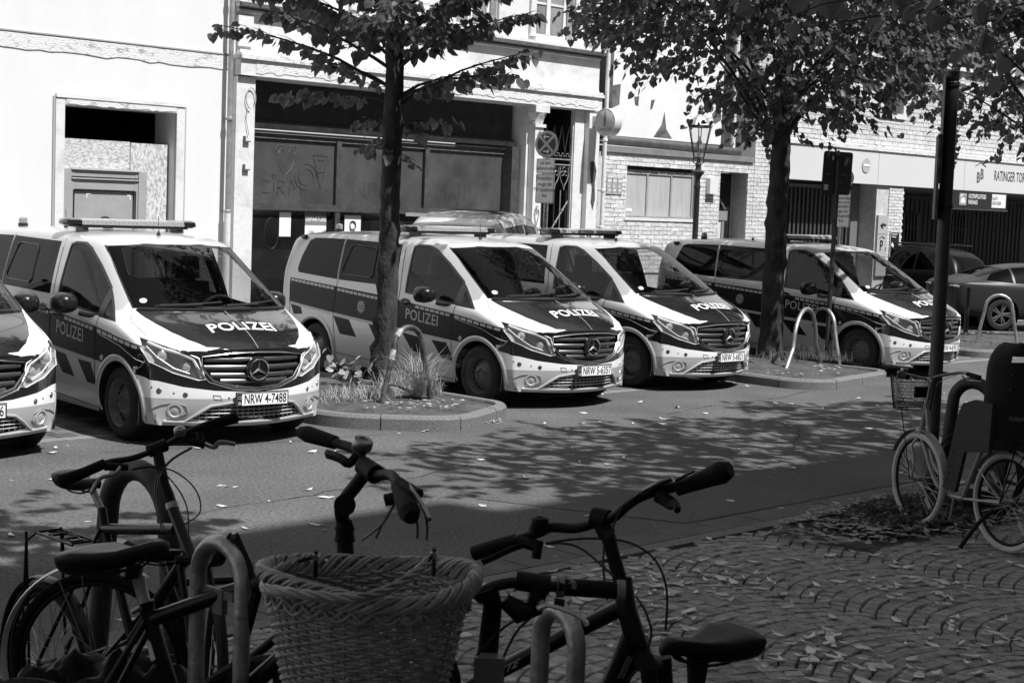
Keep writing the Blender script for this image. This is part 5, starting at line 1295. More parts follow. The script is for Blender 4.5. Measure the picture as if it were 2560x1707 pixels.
part(g, 'interior', mat('garage_concrete', .10, .9, v2=.05, scale=1.5, world=True), lambda q: (q.quadpts((28.9, D0 + .3, 3.03), (60, D0 + .3, 3.03), (60, D0 + 13, 3.03), (28.9, D0 + 13, 3.03)), q.quadpts((28.9, D0 + .3, 0), (28.9, D0 + 13, 0), (28.9, D0 + 13, 3.03), (28.9, D0 + .3, 3.03)), q.quadpts((28.9, D0 + 13, 0), (60, D0 + 13, 0), (60, D0 + 13, 3.03), (28.9, D0 + 13, 3.03)), q.box(33.0, 33.2, D0 + .9, D0 + 9, 0, 3.02)))
fen = house('slat_gate', 'closed garage gate of many upright dark steel slats left of the brick pillar', 'gate', 31.0, D0 + .5)
for i in range(22): x = 29.05 + i * .165; part(fen, 'slat', mat('slat_grey', .09, .5, .3), B(x, x + .065, D0 + .45, D0 + .53, .1, 2.88))
part(fen, 'frame', mat('slat_frame', .16, .5), lambda q: (q.box(28.96, 32.6, D0 + .44, D0 + .54, 2.885, 2.96), q.box(32.62, 32.95, D0 + .40, D0 + .6, .0, 3.0), q.box(28.96, 32.6, D0 + .44, D0 + .54, .02, .095)))
rib = house('ribbed_screen', 'ribbed grey metal wall with small barred windows at the back of the garage', 'wall', 40, D0 + 6)
M_ribm = mat('ribbed_metal', .05, .6, .1, v2=.03, scale=2, world=True)
part(rib, 'wall_sheet', M_ribm, B(34.3, 56, D0 + 6.05, D0 + 6.1, 0, 3.0))
for i in range(64): x = 34.4 + i * .28; part(rib, 'rib', M_ribm, B(x, x + .07, D0 + 6.025, D0 + 6.049, .02, 2.9))
for i in range(4):
    x = 38.2 + i * 3.0; w_ = part(rib, 'window', M_ink, B(x, x + .95, D0 + 5.92, D0 + 5.965, 1.55, 2.45)); sub(rib, w_, 'bar', M_ribm, lambda q: ([q.box(x + k * .19 - .012, x + k * .19 + .012, D0 + 5.89, D0 + 5.918, 1.55, 2.45) for k in range(1, 5)], q.box(x, x + .95, D0 + 5.885, D0 + 5.889, 1.98, 2.01)))
hs = house('hanging_sign', 'long dark KOSTENPFLICHTIGES PARKHAUS sign hanging under the fascia', 'sign', 38, D0 - .2)
b_ = part(hs, 'board', mat('hanging_sign_black', .018, .4), B(35.95, 38.95, D0 - .22, D0 - .15, 2.58, 3.02))
sub(hs, b_, 'edge', M_metal, B(35.9, 39.0, D0 - .23, D0 - .14, 2.545, 2.575)); sub(hs, b_, 'lettering', M_plate, lambda q: (flat_text(q, 'KOSTENPFLICHTIGES\nPARKHAUS', .155, (36.95, D0 - .224, 2.81), (1, 0, 0), (0, 0, 1), 0, .002, .60, 'LEFT')))
lb = sub(hs, b_, 'pale_field', mat('sign_cream', .62, .5, var=.08, scale=20), B(38.15, 38.88, D0 - .226, D0 - .221, 2.63, 2.97))
sub(hs, b_, 'field_lettering', mat('fascia_print_grey', .12, .5), lambda q: flat_text(q, 'NACHTS\nGESCHLOSSEN', .125, (38.17, D0 - .229, 2.80), (1, 0, 0), (0, 0, 1), 0, .001, .56, 'LEFT'))
sub(hs, b_, 'car_symbol', mat('sign_edge_grey', .33, .5), lambda q: (q.box(36.5, 36.85, D0 - .224, D0 - .221, 2.66, 2.95))); sub(hs, b_, 'car_symbol_print', M_plate, lambda q: (q.box(36.56, 36.78, D0 - .228, D0 - .225, 2.71, 2.79), q.box(36.60, 36.74, D0 - .228, D0 - .225, 2.79, 2.84), q.tube([(36.53, D0 - .227, 2.87), (36.67, D0 - .227, 2.92), (36.82, D0 - .227, 2.87)], .008, 4)))
# building across the street behind the camera, out of frame, that shades the foreground
bk = house('opposite_house', 'tall pale house behind the photographer, seen only as reflections', 'building', 8, -4)
wh = [(x, x + 1.1, z, z + 1.7) for x in range(-30, 46, 3) for z in (1.0, 4.2, 7.4, 10.6, 13.8, 17.0)]
def bkw(q):
    wall_with_holes(q, -60, 90, 0, 21.0, wh, 0, .25)
    q.quadpts((-60, 0, 21.0), (90, 0, 21.0), (90, 11, 21.0), (-60, 11, 21.0))
    q.box(-60, 10.2, .02, 8, 21.002, 22.4); q.box(13.2, 14.1, 1, 1.9, 21.002, 22.6); q.box(17.5, 19.5, .1, 3, 21.002, 22.3)  # roof blocks added out of view to break up the straight shadow edge
q = MB(); bkw(q); q.v = [(x - 8, -y, z) for x, y, z in q.v]; q.build('wall', mat('opposite_render', .34, .85, var=.2, scale=.5, world=True), bk)
q = MB(); [q.quadpts((a - 8, -.2, e), (b - 8, -.2, e), (b - 8, -.2, f), (a - 8, -.2, f)) for a, b, e, f in wh]; q.build('window', mat('opposite_window', .03, .1), bk, kind='stuff')
q = MB(); q.box(-68, 82, 0, .12, 3.4, 3.6); q.box(-68, 82, 0.001, .30, 20.8, 20.99); q.build('cornice', mat('opposite_render', .34), bk)
for o in bpy.data.objects:
    if '_o' in o.keys(): del o['_o']
# ---------------------------------------------------------------- other cars
def car(name, label, pos, head, ST2, wins, screens, wheels, wr, paint_m, extra=None):
    """ST2: (x, half width, sill z, belt z, roof half width, roof z); wins: side polygons; wheels: axle x"""
    t = thing(name, label, 'car', pos, head)
    bmx = bmesh.new(); rings = []
    for (x, hw, zs, zb, ys, zr) in ST2:
        P = [(hw * .90, zs), (hw * .985, zs + .10), (hw, zs + (zb - zs) * .5), (hw * .99, zb - .07), (hw * .96, zb), (hw * .96 + (ys - hw * .96) * .45, zb + (zr - zb) * .5), (ys, zr - .05), (ys * .8, zr - .01), (0, zr + .01)]
        rings.append([bmx.verts.new((x, -y, z)) for y, z in P] + [bmx.verts.new((x, y, z)) for y, z in reversed(P[:-1])])
    for i in range(len(rings) - 1):
        for j in range(16): bmx.faces.new((rings[i][j], rings[i][j + 1], rings[i + 1][j + 1], rings[i + 1][j]))
    for rg in (rings[0], rings[-1]):
        for j in range(8): 
            if j < 7: bmx.faces.new((rg[j], rg[j + 1], rg[15 - j], rg[16 - j]))
            else: bmx.faces.new((rg[7], rg[8], rg[9]))
    me = bpy.data.meshes.new('x'); bmx.to_mesh(me); bmx.free(); ob = bpy.data.objects.new('x', me); col.objects.link(ob)
    md = ob.modifiers.new('s', 'SUBSURF'); md.levels = 3; me2 = bpy.data.meshes.new_from_object(ob.evaluated_get(bpy.context.evaluated_depsgraph_get())); bpy.data.objects.remove(ob)
    b = bmesh.new(); b.from_mesh(me2); bmesh.ops.recalc_face_normals(b, faces=b.faces); b.normal_update()
    tree = BVHTree.FromBMesh(b)
    for s in (-1, 1):
        for P in wins:
            fs = cut(b, P, 'side', lambda f, s=s: f.normal.y * s > .15 and f.calc_center_median().y * s > .3); take(b, fs, 'side_window', MATS['privacy_glass'], t, .001)
        for xc in wheels:
            P = [(xc + (wr + .05) * math.cos(R(a)), wr + (wr + .05) * math.sin(R(a))) for a in range(0, 181, 12)] + [(xc - wr - .05, .02), (xc + wr + .05, .02)]
            fs = cut(b, P, 'side', lambda f, s=s: f.calc_center_median().y * s > .3 and f.normal.y * s > .05); bmesh.ops.delete(b, geom=fs, context='FACES')
            y = ST2[len(ST2) // 2][1] - .12; c = (xc, s * y, wr)
            q = MB(); q.lathe([(wr + .06, s * .08), (wr + .06, -s * .25)], 24, 'y', c, cap=False); q.lathe([(0, -s * .25), (wr + .06, -s * .26)], 24, 'y', c, cap=False); q.build('wheel_housing', M_rubber, t)
            q = MB(); q.lathe([(wr * .66, .09 * s), (wr * .8, .10 * s), (wr * .95, .09 * s), (wr, .05 * s), (wr, -.09 * s), (wr * .6, -.1 * s)], 32, 'y', c, cap=False); w = q.build('wheel', M_rubber, t, smooth=True)
            q = MB(); q.lathe([(wr * .68, .085 * s), (wr * .64, .07 * s), (wr * .62, -.03 * s), (0, -.04 * s)], 28, 'y', c, cap=False); q.build('rim_well', M_ink, w)
            q = MB()
            for i in range(5):
                a = 2 * PI * i / 5
                for da in (-.16, .16): q.tube([(xc, s * (y + .055), wr), (xc + wr * .66 * math.cos(a + da), s * (y + .07), wr + wr * .66 * math.sin(a + da))], [.03, .018], 6)
            q.lathe([(.05, .05 * s), (.04, .075 * s), (0, .08 * s)], 12, 'y', c); q.tube([(xc + wr * .66 * math.cos(i * PI / 14), s * (y + .075), wr + wr * .66 * math.sin(i * PI / 14)) for i in range(28)], .014, 6, closed=True)
            q.build('rim', M_rim, w, smooth=True)
    for P, filt in screens:
        fs = cut(b, P, 'top', filt); take(b, fs, 'glass', MATS['privacy_glass'], t, .001)
    for f in b.faces: f.smooth = True
    me = bpy.data.meshes.new('body'); b.to_mesh(me); b.free(); me.materials.append(paint_m); link_mesh('body', me, t)
    if extra: extra(t, tree)
    return t
M_suv = mat('black_car_paint', .008, .3, spec=.08); M_sed = mat('grey_car_paint', .03, .38, spec=.2); M_mpv = mat('silver_car_paint', .55, .28, .3, coat=.6)
def tails(zc, x0, yw, h, m):
    def ex(t, tree):
        for s in (-1, 1):
            q = MB(); pts = []
            for k in range(6):
                h_ = tree.ray_cast(Vector((x0 - 2, s * (yw - .32 + .10 * k), zc)), Vector((1, 0, 0)))
                if h_[0]: pts.append(h_[0] + Vector((-.004, 0, 0)))
            if len(pts) > 1: q.tube(pts, h, 6, flat=.5); q.build('tail_light', m, t)
        for z, x in ((.93, x0 + 1.0),):
            for s in (-1, 1):
                h_ = tree.ray_cast(Vector((x + .7, s * 3, z)), Vector((0, -s, 0)))
                if h_[0]: q = MB(); q.tube([h_[0] + Vector((-.09, s * .004, 0)), h_[0] + Vector((-.05, s * .03, 0)), h_[0] + Vector((.05, s * .03, 0)), h_[0] + Vector((.09, s * .004, 0))], .012, 6); q.build('door_handle', paint_h, t)
    return ex
paint_h = M_chrome
M_tail = mat('tail_light_lens', .35, .15, .2, coat=.8)
# black SUV entering the garage (rear to the right)
ub = [(-.95, .80, .42, .98, .60, 1.02), (-.88, .90, .34, 1.05, .66, 1.28), (-.60, .94, .28, 1.08, .66, 1.55), (0, .95, .26, 1.06, .66, 1.64), (1.0, .95, .25, 1.03, .66, 1.66), (1.8, .95, .25, 1.0, .64, 1.56), (2.5, .95, .26, .97, .72, 1.10), (3.1, .93, .28, .93, .70, .98), (3.55, .88, .32, .84, .6, .88), (3.7, .74, .40, .72, .5, .76)]
sv = dpx(2535, 700, 37.0); sv.z = 0; hv = R(137); sv = sv + Vector((math.cos(hv), math.sin(hv), 0)) * 1.9
def suvx(t, tree):
    tails(1.02, -.95, .86, .05, M_tail)(t, tree)
    q = MB(); [q.tube([(x, s * .62, 1.69 - .02 * abs(x - .6)) for x in (-.5, 0, .6, 1.2, 1.6)], .018, 6) for s in (-1, 1)]; q.build('roof_rail', M_plastic, t)
    q = MB(); q.tube([(2.3 - .33 * i, .80 + 0 * i, 1.085) for i in range(9)], .008, 5); q.build('belt_trim', M_chrome, t)
car('parked_car', 'black estate car going into the garage opening behind the tall pole', sv, hv, ub, [[(-.55, 1.12), (-.45, 1.46), (.15, 1.54), (.15, 1.10)], [(.2, 1.10), (.2, 1.54), (.95, 1.55), (.95, 1.08)], [(1.0, 1.08), (1.0, 1.55), (1.7, 1.46), (2.2, 1.12), (2.2, 1.04)]], [([(-.90, -.6), (-.62, -.6), (-.62, .6), (-.90, .6)], lambda f: f.normal.x < -.3 and f.calc_center_median().z > 1.1)], (0, 2.75), .36, M_suv, suvx)
us = [(-1.0, .74, .42, .86, .60, .90), (-.95, .86, .34, .98, .66, 1.02), (-.72, .91, .30, 1.0, .66, 1.06), (-.35, .92, .27, .98, .62, 1.16), (.2, .92, .24, .95, .60, 1.34), (.9, .92, .23, .93, .60, 1.42), (1.5, .92, .23, .91, .60, 1.38), (2.1, .92, .24, .89, .68, 1.04), (2.7, .92, .26, .86, .66, .93), (3.3, .88, .3, .76, .6, .80), (3.6, .72, .36, .64, .5, .68)]
hs_ = R(9); ss = gpx(2497, 826) + Vector((-math.sin(hs_), math.cos(hs_), 0)) * .82
car('parked_car', 'dark grey saloon car at the right edge with five-spoke wheel', ss, hs_, us, [[(-.35, 1.04), (-.1, 1.22), (.25, 1.30), (.25, 1.0)], [(.3, 1.0), (.3, 1.31), (.95, 1.36), (.95, .98)], [(1.0, .98), (1.0, 1.36), (1.5, 1.31), (1.95, 1.02), (1.95, .96)]], [([(-.45, -.58), (.15, -.58), (.15, .58), (-.45, .58)], lambda f: f.normal.z > .5 and f.calc_center_median().z > 1.08)], (0, 2.75), .335, M_sed, tails(.90, -1.0, .84, .045, M_tail))
um = [(-.95, .80, .5, 1.05, .66, 1.5), (-.9, .90, .4, 1.15, .70, 1.86), (-.3, .94, .34, 1.15, .72, 2.02), (.8, .95, .32, 1.12, .72, 2.07), (1.8, .95, .32, 1.10, .70, 1.98), (2.3, .95, .32, 1.08, .68, 1.80), (3.0, .95, .34, 1.02, .76, 1.25), (3.7, .9, .4, .9, .66, 1.0), (3.9, .76, .45, .75, .5, .85)]
pm = W2(17.65, 18.3, .09)
def mpx(t, tree):
    q = MB(); q.prism([(-1.35, -.62), (-.8, -.72), (-.8, .72), (-1.35, .62)], 1.93, 1.98, 'z'); q.build('rear_spoiler', M_mpv, t)
    q = MB(); P = [(-.1, -.55), (.9, -.62), (1.5, -.5), (1.8, 0), (1.5, .5), (.9, .62), (-.1, .55)]; k = len(q.v)
    q.v = [tuple(tree.ray_cast(Vector((x, y, 3)), Vector((0, 0, -1)))[0] + Vector((0, 0, .012))) for x, y in P + [(x * .5 + .4, y * .5) for x, y in P]]; n = 7
    for i in range(n): q.face((i, (i + 1) % n, n + (i + 1) % n, n + i))
    q.face(tuple(range(7, 14))); q.build('roof_glass', M_suv, t)
car('parked_car', 'silver people carrier parked on the pavement, only its roof showing above the vans', pm, SA + R(32), um, [[(-.6, 1.25), (-.5, 1.8), (.6, 1.85), (.6, 1.22)], [(.7, 1.22), (.7, 1.85), (1.7, 1.8), (1.7, 1.2)]], [], (0, 2.9), .34, M_mpv, mpx)

# ---------------------------------------------------------------- trees
def leaf_mat(name, v, tr):
    m = bpy.data.materials.new(name); m.use_nodes = True; nt = m.node_tree; N = nt.nodes; L = nt.links; b = N['Principled BSDF']; out = N['Material Output']
    oi = N.new('ShaderNodeNewGeometry'); mr = N.new('ShaderNodeMapRange'); mr.inputs['To Min'].default_value = v * .55; mr.inputs['To Max'].default_value = v * 1.45
    L.new(oi.outputs['Random Per Island'], mr.inputs['Value']); L.new(mr.outputs[0], b.inputs['Base Color']); b.inputs['Roughness'].default_value = .42; b.inputs['Specular IOR Level'].default_value = .18
    t = N.new('ShaderNodeBsdfTranslucent'); t.inputs[0].default_value = (tr, tr, tr, 1); mx = N.new('ShaderNodeMixShader'); mx.inputs[0].default_value = .30
    L.new(b.outputs[0], mx.inputs[1]); L.new(t.outputs[0], mx.inputs[2]); L.new(mx.outputs[0], out.inputs[0]); return m
M_leaf = leaf_mat('linden_leaf', .055, .26)
M_leafb = leaf_mat('young_leaf', .30, .40)
M_bark = mat('bark', .05, .95, v2=.012, scale=9, bump=1.0, bscale=26, world=True, stretch=(1, 1, .5), detail=10)
M_twig = mat('twig', .035, .9)
def leaf_mesh(name, m, s=1.0, fold=.25, curl=.2, seed=0):
    rnd = random.Random(seed); half = [(0, 0), (.26, -.13), (.50, .03), (.55, .32), (.40, .66), (.16, .92), (0, 1.12)]
    mid = [(0, 0), (0, .12), (0, .35), (0, .62), (0, 1.12)]
    q = MB(); V = []
    def P(x, y): 
        x *= 1 + rnd.uniform(-.08, .08); return (x * s, -y * s, (-abs(x) * fold + -curl * y * y * .5 + rnd.uniform(-.02, .02)) * s)
    c = [P(*p) for p in mid]; l = [P(-x, y) for x, y in half[1:-1]]; r = [P(x, y) for x, y in half[1:-1]]
    q.v = c + l + r
    for o in (5, 10): q.f += [(0, o, o + 1, 1), (1, o + 1, o + 2, 2), (2, o + 2, o + 3, 3), (3, o + 3, o + 4, 4)]
    q.mi = [0] * 8
    q.v.append((0, .35 * s, .05 * s)); 
    return q.mesh(name, m, False, fix=False)
def leaf_M(p, d, rnd, s=1.0, droop=.9):
    """leaf hanging from p; d: outward direction"""
    tip = (Vector((d.x, d.y, 0)) * rnd.uniform(.2, 1.0) + Vector((rnd.uniform(-.6, .6), rnd.uniform(-.6, .6), -droop * rnd.uniform(.4, 1.5)))).normalized()
    up = Vector((rnd.uniform(-.7, .7), rnd.uniform(-.7, .7), rnd.uniform(.3, 1.0))); x = tip.cross(up).normalized(); z = x.cross(-tip).normalized()
    M = Matrix((x, -tip, z)).transposed().to_4x4(); M.translation = p + tip * .03
    return M @ Matrix.Scale(s * rnd.uniform(.7, 1.15), 4)
def tree(name, label, base, tr, th, limbs, clusters, lsz, seed, cat='tree', group='linden trees of the street', limit=300, knobs=0):
    """limbs: (z on trunk, tip offset); clusters: callable giving (origin, direction, length, n leaves)"""
    rnd = random.Random(seed); base = Vector(base); t = thing(name, label, cat, base, 0, group)
    if th:
        q = MB(); n = 70; pts = []; rr = []
        for i in range(n + 1):
            z = -.1 + (th + .1) * i / n; pts.append(Vector((rnd.uniform(-.008, .008), rnd.uniform(-.008, .008), z))); rr.append(tr * (1.0 - .38 * i / n) * (1 + .25 * math.exp(-max(0, z) * 5)) * (1 + rnd.uniform(-.015, .02)))
        q.tube(pts, rr, 18)
        for k in range(len(q.v)):
            x, y, z = q.v[k]; an_ = math.atan2(y, x); f = 1 + .05 * math.sin(9 * an_ + z * 3) + rnd.uniform(-.03, .03) + sum(kr / tr * .9 * math.exp(-((z - kz) / (kr * 1.3)) ** 2 - (math.remainder(an_ - ka, 2 * PI) / .6) ** 2) * (1 + rnd.uniform(-.3, .3)) for kz, kr, ka in (knobs or [])); q.v[k] = (x * f, y * f, z)
        q.build('trunk', M_bark, t, smooth=60)
    for z0, tip in limbs:
        tip = Vector(tip); a = Vector((0, 0, z0)); q = MB(); L = (tip - a).length; pts = [a.lerp(tip, k / 6) + Vector((rnd.uniform(-.03, .03), rnd.uniform(-.03, .03), .10 * L * math.sin(PI * k / 6) * .6)) for k in range(7)]
        q.tube(pts, [max(.004, tr * .19 * (1 - k / 6.5)) * (1 if L > 1 else .5) for k in range(7)], 7); q.build('limb', M_bark if L > 1.6 else M_twig, t, smooth=True)
    Ms = []; tw = MB()
    for (o, d, ln, n) in clusters(rnd):
        o = Vector(o); d = Vector(d); e = o + d * ln + Vector((0, 0, -.12 * ln)); m = o.lerp(e, .5) + Vector((0, 0, .05 * ln)); tw.tube([o, m, e], [.006, .004, .002], 3, cap=False)
        for k in range(n):
            u = (k + .6) / n; p = (o * (1 - u) ** 2 + m * 2 * u * (1 - u) + e * u * u) + Vector((rnd.uniform(-.05, .05), rnd.uniform(-.05, .05), rnd.uniform(-.05, .02))); Ms.append(leaf_M(p, d, rnd))
    if tw.v: tw.build('twigs', M_twig, t, kind='stuff')
    lm = [leaf_mesh('leaf', M_leaf, lsz, .22 + .05 * k, .15 + .08 * k, seed * 10 + k) for k in range(5)]
    pieces(t, 'leaf', Ms, lm, M_leaf, limit, Matrix.Translation(base))
    return t
def ellip(c, rad, n, nl, ln, low=None, shell=.55):
    def f(rnd):
        out = []
        while len(out) < n:
            v = Vector((rnd.gauss(0, 1), rnd.gauss(0, 1), rnd.gauss(0, 1))).normalized() * (shell + (1 - shell) * rnd.random() ** .7)
            if rnd.random() < .25: v *= rnd.random()
            p = Vector((c[0] + v.x * rad[0], c[1] + v.y * rad[1], c[2] + v.z * rad[2]))
            if low and not low(p): continue
            d = Vector((v.x + rnd.uniform(-.5, .5), v.y + rnd.uniform(-.5, .5), rnd.uniform(-.5, .25))).normalized(); out.append((p, d, ln * rnd.uniform(.6, 1.3), nl))
        return out
    return f
# tree 1: slim linden in front of the shop window, leaves one can tell apart
b1 = W2(12.0, 13.7, .18)
rt_, aw_ = Vector((1, 0, 0)), Vector((0, 1, 0))
spr = [(3.30, (-1.92, -.1, 3.92)), (3.15, (-1.22, .1, 3.22)), (3.1, (1.50, .1, 3.78)), (3.2, (1.32, -.2, 3.50)), (2.9, (.55, .2, 2.98)), (3.5, (-1.3, -.5, 4.05)), (3.3, (-.9, .5, 3.62)), (3.5, (1.0, -.6, 4.1)), (3.2, (.8, .6, 3.55)), (2.95, (-.35, .1, 2.95)), (3.6, (-.3, -1.1, 4.0)), (3.6, (.2, 1.2, 4.1))]
spr.append((5.2, (-2.2, -.9, 4.28))); spr.append((5.4, (-1.9, -.7, 4.45)))
rr_ = random.Random(3)
for i in range(44):
    a = i * 2.4; z = 3.55 + i * .075; spr.append((z, ((1.7 + rr_.uniform(-.4, .3)) * math.cos(a), 1.6 * math.sin(a), z + rr_.uniform(.35, .9))))
def cl1(rnd):
    out = []
    for i, (z0, tip) in enumerate(spr):
        tip = Vector(tip); a = Vector((0, 0, z0)); L = (tip - a).length; k = int(L / .10) + 1
        for j in range(k):
            u = .22 + .78 * j / max(1, k - 1); p = a.lerp(tip, u) + Vector((0, 0, .06 * L * math.sin(PI * u))); dd = (tip - a).normalized(); s = 1 if j % 2 else -1
            d = (dd * .7 + Vector((-dd.y, dd.x, 0)) * s * .8 + Vector((0, 0, rnd.uniform(-.25, .15)))).normalized()
            out.append((p, d, (.46 if u < .85 else .22) * rnd.uniform(.5, 1.1) * (1 if i > 11 else .72), 6 if i > 11 else 3))
    for i in range(8): a = i * .8; out.append((Vector((.09 * math.cos(a), .09 * math.sin(a), 2.95 - .05 * i)), Vector((math.cos(a), math.sin(a), -.2)), .30, 4))
    return out
tree('linden_tree', 'slim linden tree with knobbly trunk in front of the shop window', b1, .125, 7.0, spr, cl1, .112, 11, knobs=[(.25, .06, 3.6), (.42, .055, 2.9), (.70, .05, 3.4), (1.0, .03, 4.2), (1.15, .04, 3.3), (1.5, .03, 6.0), (1.75, .035, 5.6), (1.32, .03, 3.9)])
# tree 2: bigger linden
b2_ = W2(19.3, 13.6, .16)
def lim(n, z0, r, z1, seed, cx=0, cy=0):
    rr = random.Random(seed); return [(z0 + rr.uniform(0, .9), (cx + r * rr.uniform(.5, 1) * math.cos(i * 2.4), cy + r * rr.uniform(.5, 1) * math.sin(i * 2.4), z1 + rr.uniform(-.8, 1.2))) for i in range(n)]
low2 = lambda p: p.z > 3.42 + .20 * abs(p.x) + (.44 if p.x < -.9 else 0) + .12 * math.sin(p.x * 5)
def cl2(rnd): return ellip((-.15, 0, 5.5), (2.75, 2.5, 2.5), 1750, 9, .5, low2)(rnd) + [((.1, 0, 3.25), (1, 0, -.1), .8, 7), ((.0, 0, 3.3), (-.9, .1, -.1), .9, 7), ((.5, 0, 3.45), (1, .1, 0), 1.0, 9), ((-.7, -.2, 3.5), (-1, .1, -.2), .7, 7), ((.9, 0, 3.6), (1, .1, -.2), .8, 8)]
tree('linden_tree', 'dense linden tree standing on the bare island with the two hoops', b2_, .165, 6.5, lim(18, 2.9, 2.3, 5.0, 5), cl2, .095, 22, knobs=[(1.95, .05, 3.4), (1.4, .035, 5.8), (2.3, .04, 3.0)])
# tree 5: far right
b5 = Vector((9.95, 29.6, .15)); low5 = lambda p: p.z > 3.45 + .45 * max(0, -(p.x + .6)) + .12 * math.sin(p.x * 4)
tree('linden_tree', 'linden tree at the upper right corner beyond the tall pole', b5, .16, 6.5, lim(12, 3.2, 2.2, 5.2, 8, -1.3), ellip((-1.0, 0, 6.1), (2.7, 2.4, 2.9), 900, 9, .6, low5), .115, 33)
# near trees: crowns above the frame, they throw the dappled shade on the road
b3 = W2(14.3, 5.4, 0); c3 = W2(12.2, 5.3, 0) - b3
frot = Matrix.Rotation(SA, 3, 'Z')
def ell_street(c, rad, n, nl, ln, zmin):
    def f(rnd):
        out = []
        while len(out) < n:
            v = Vector((rnd.gauss(0, 1), rnd.gauss(0, 1), rnd.gauss(0, 1))).normalized() * rnd.random() ** .4; p = frot @ Vector((v.x * rad[0], v.y * rad[1], 0)); p = Vector((c[0] + p.x, c[1] + p.y, c[2] + v.z * rad[2]))
            if p.z < zmin: continue
            out.append((p, Vector((rnd.uniform(-1, 1), rnd.uniform(-1, 1), rnd.uniform(-.4, .2))).normalized(), ln * rnd.uniform(.6, 1.2), nl))
        return out
    return f
tree('linden_tree', 'linden tree out of frame right of the tall pole, shading the road', b3, .15, 6.2, lim(9, 3.5, 2.2, 6.6, 4, c3.x, c3.y), ell_street((c3.x, c3.y, 7.0), (3.5, 1.75, 1.9), 330, 10, .6, 5.0), .13, 44, limit=0)
b8 = W2(18.6, 5.4, 0); c8 = W2(16.6, 5.3, 0) - b8
tree('linden_tree', 'linden tree farthest right on the near pavement, out of frame', b8, .15, 6.2, lim(9, 3.5, 2.0, 6.6, 14, c8.x, c8.y), ell_street((c8.x, c8.y, 7.2), (2.6, 1.7, 1.9), 260, 10, .6, 5.2), .13, 46, limit=0)
b4 = W2(1.4, 5.3, 0); c4 = W2(4.4, 5.5, 0) - b4
tree('linden_tree', 'linden tree out of frame at the left, shading the road end', b4, .15, 6.2, lim(9, 3.5, 2.2, 6.6, 6, c4.x, c4.y), ell_street((c4.x, c4.y, 7.0), (2.3, 1.6, 1.8), 210, 10, .6, 5.0), .13, 45, limit=0)
b6 = Vector((3.1, 4.9, ramp(Vector((3.1, 4.9, 0))))) 
def cl6(rnd):
    out = []
    for (x, y, D, n) in ((2050, 40, 5.2, 4), (2100, 85, 4.9, 2), (1960, 15, 5.6, 4), (2210, 10, 5.4, 5), (2300, 25, 5.8, 5), (2400, 20, 5.2, 5), (2470, 80, 5.0, 4), (2530, 120, 5.4, 4), (2540, 40, 5.0, 5), (2340, -20, 5.0, 5), (2440, -10, 4.8, 5), (2150, -20, 5.3, 5), (1850, -15, 6.0, 3), (2500, 190, 5.6, 2), (2555, 230, 5.8, 2), (2260, 60, 6.2, 3), (2380, 75, 6.0, 3)):
        p = dpx(x, y - 15, D + 1.2) - b6; out.append((p - Vector((-.15, 0, -.05)), Vector((-1, rnd.uniform(-.3, .3), -.2)).normalized(), .30, max(1, n - 2)))
    out += ellip((-.9, .4, 5.4), (1.9, 1.6, 1.4), 90, 8, .5, lambda p: (p.z + b6.z) > 4.1)(rnd)
    return out
tree('linden_tree', 'nearest linden, its large soft leaves hang into the top right corner', b6, .13, 5.0, lim(7, 2.9, 1.3, 4.6, 9, -.7, .3), cl6, .085, 55)
def cl7(rnd):
    return [(dpx(x, y, 15.0) - b7, Vector((-1, .2, -.1)), .30, n) for x, y, n in ((500, -10, 5), (490, 8, 5), (455, 5, 4), (520, 0, 4), (470, -15, 5))]
b7 = dpx(560, 900, 15.0); b7.z = 3.9
# planting, weeds and litter
M_straw = mat('dry_grass', .42, .8, v2=.2, scale=30); M_ivy = leaf_mat('ground_ivy_leaf', .09, .10); M_lit = mat('dry_bract', .72, .75, v2=.42, scale=9, world=True)
def grass(name, label, spots, h, m, n, seed, par=None, **kw):
    rnd = random.Random(seed); q = MB()
    for (c, rx, ry, hh) in spots:
        for i in range(n):
            a = rnd.uniform(0, 2 * PI); r_ = rnd.random() ** .7; p = Vector((c.x + rx * r_ * math.cos(a), c.y + ry * r_ * math.sin(a), c.z)); an = rnd.uniform(0, 2 * PI); L = hh * rnd.uniform(.3, 1.0) ** 1.3 * 1.35; ld = Vector((math.cos(an), math.sin(an), 0)) * L * rnd.uniform(.2, 1.5); w = Vector((-math.sin(an), math.cos(an), 0)) * .0022
            k = len(q.v); m1 = p + ld * .35 + Vector((0, 0, L * .7)); e = p + ld + Vector((0, 0, L * rnd.uniform(.7, 1.05))); q.v += [tuple(p - w), tuple(p + w), tuple(m1 + w * .8), tuple(m1 - w * .8), tuple(e)]; q.face((k, k + 1, k + 2, k + 3)); q.face((k + 3, k + 2, k + 4))
    return q.build(name, m, par, fix=False, **kw)
G = lambda x, y, z=.15: gpx(x, y, z)
grass('dry_grass', '', [(G(930, 985, .2), .45, .3, .10), (G(880, 990, .2), .35, .3, .07), (G(1010, 980, .2), .35, .3, .12), (G(1045, 975, .2), .20, .16, .34), (G(1000, 965, .2), .3, .2, .16), (G(820, 1000, .17), .4, .3, .06), (G(1065, 985, .17), .2, .12, .22), (G(1050, 990, .2), .06, .06, .42)], .2, M_straw, 330, 3, kind='stuff')
grass('weeds', '', [(G(1960, 895, .2), .5, .4, .14), (G(1940, 900, .2), .35, .3, .10), (G(2030, 895, .2), .4, .3, .20), (G(2080, 900, .2), .3, .3, .14), (G(2500, 868, .15), 1.2, .6, .12)], .2, mat('weed_green', .16, .8, v2=.08, scale=20), 200, 4, kind='stuff')
sh = thing('sapling', 'bright leaved young shoots at the foot of the slim trunk', 'plant', G(870, 965, .2))
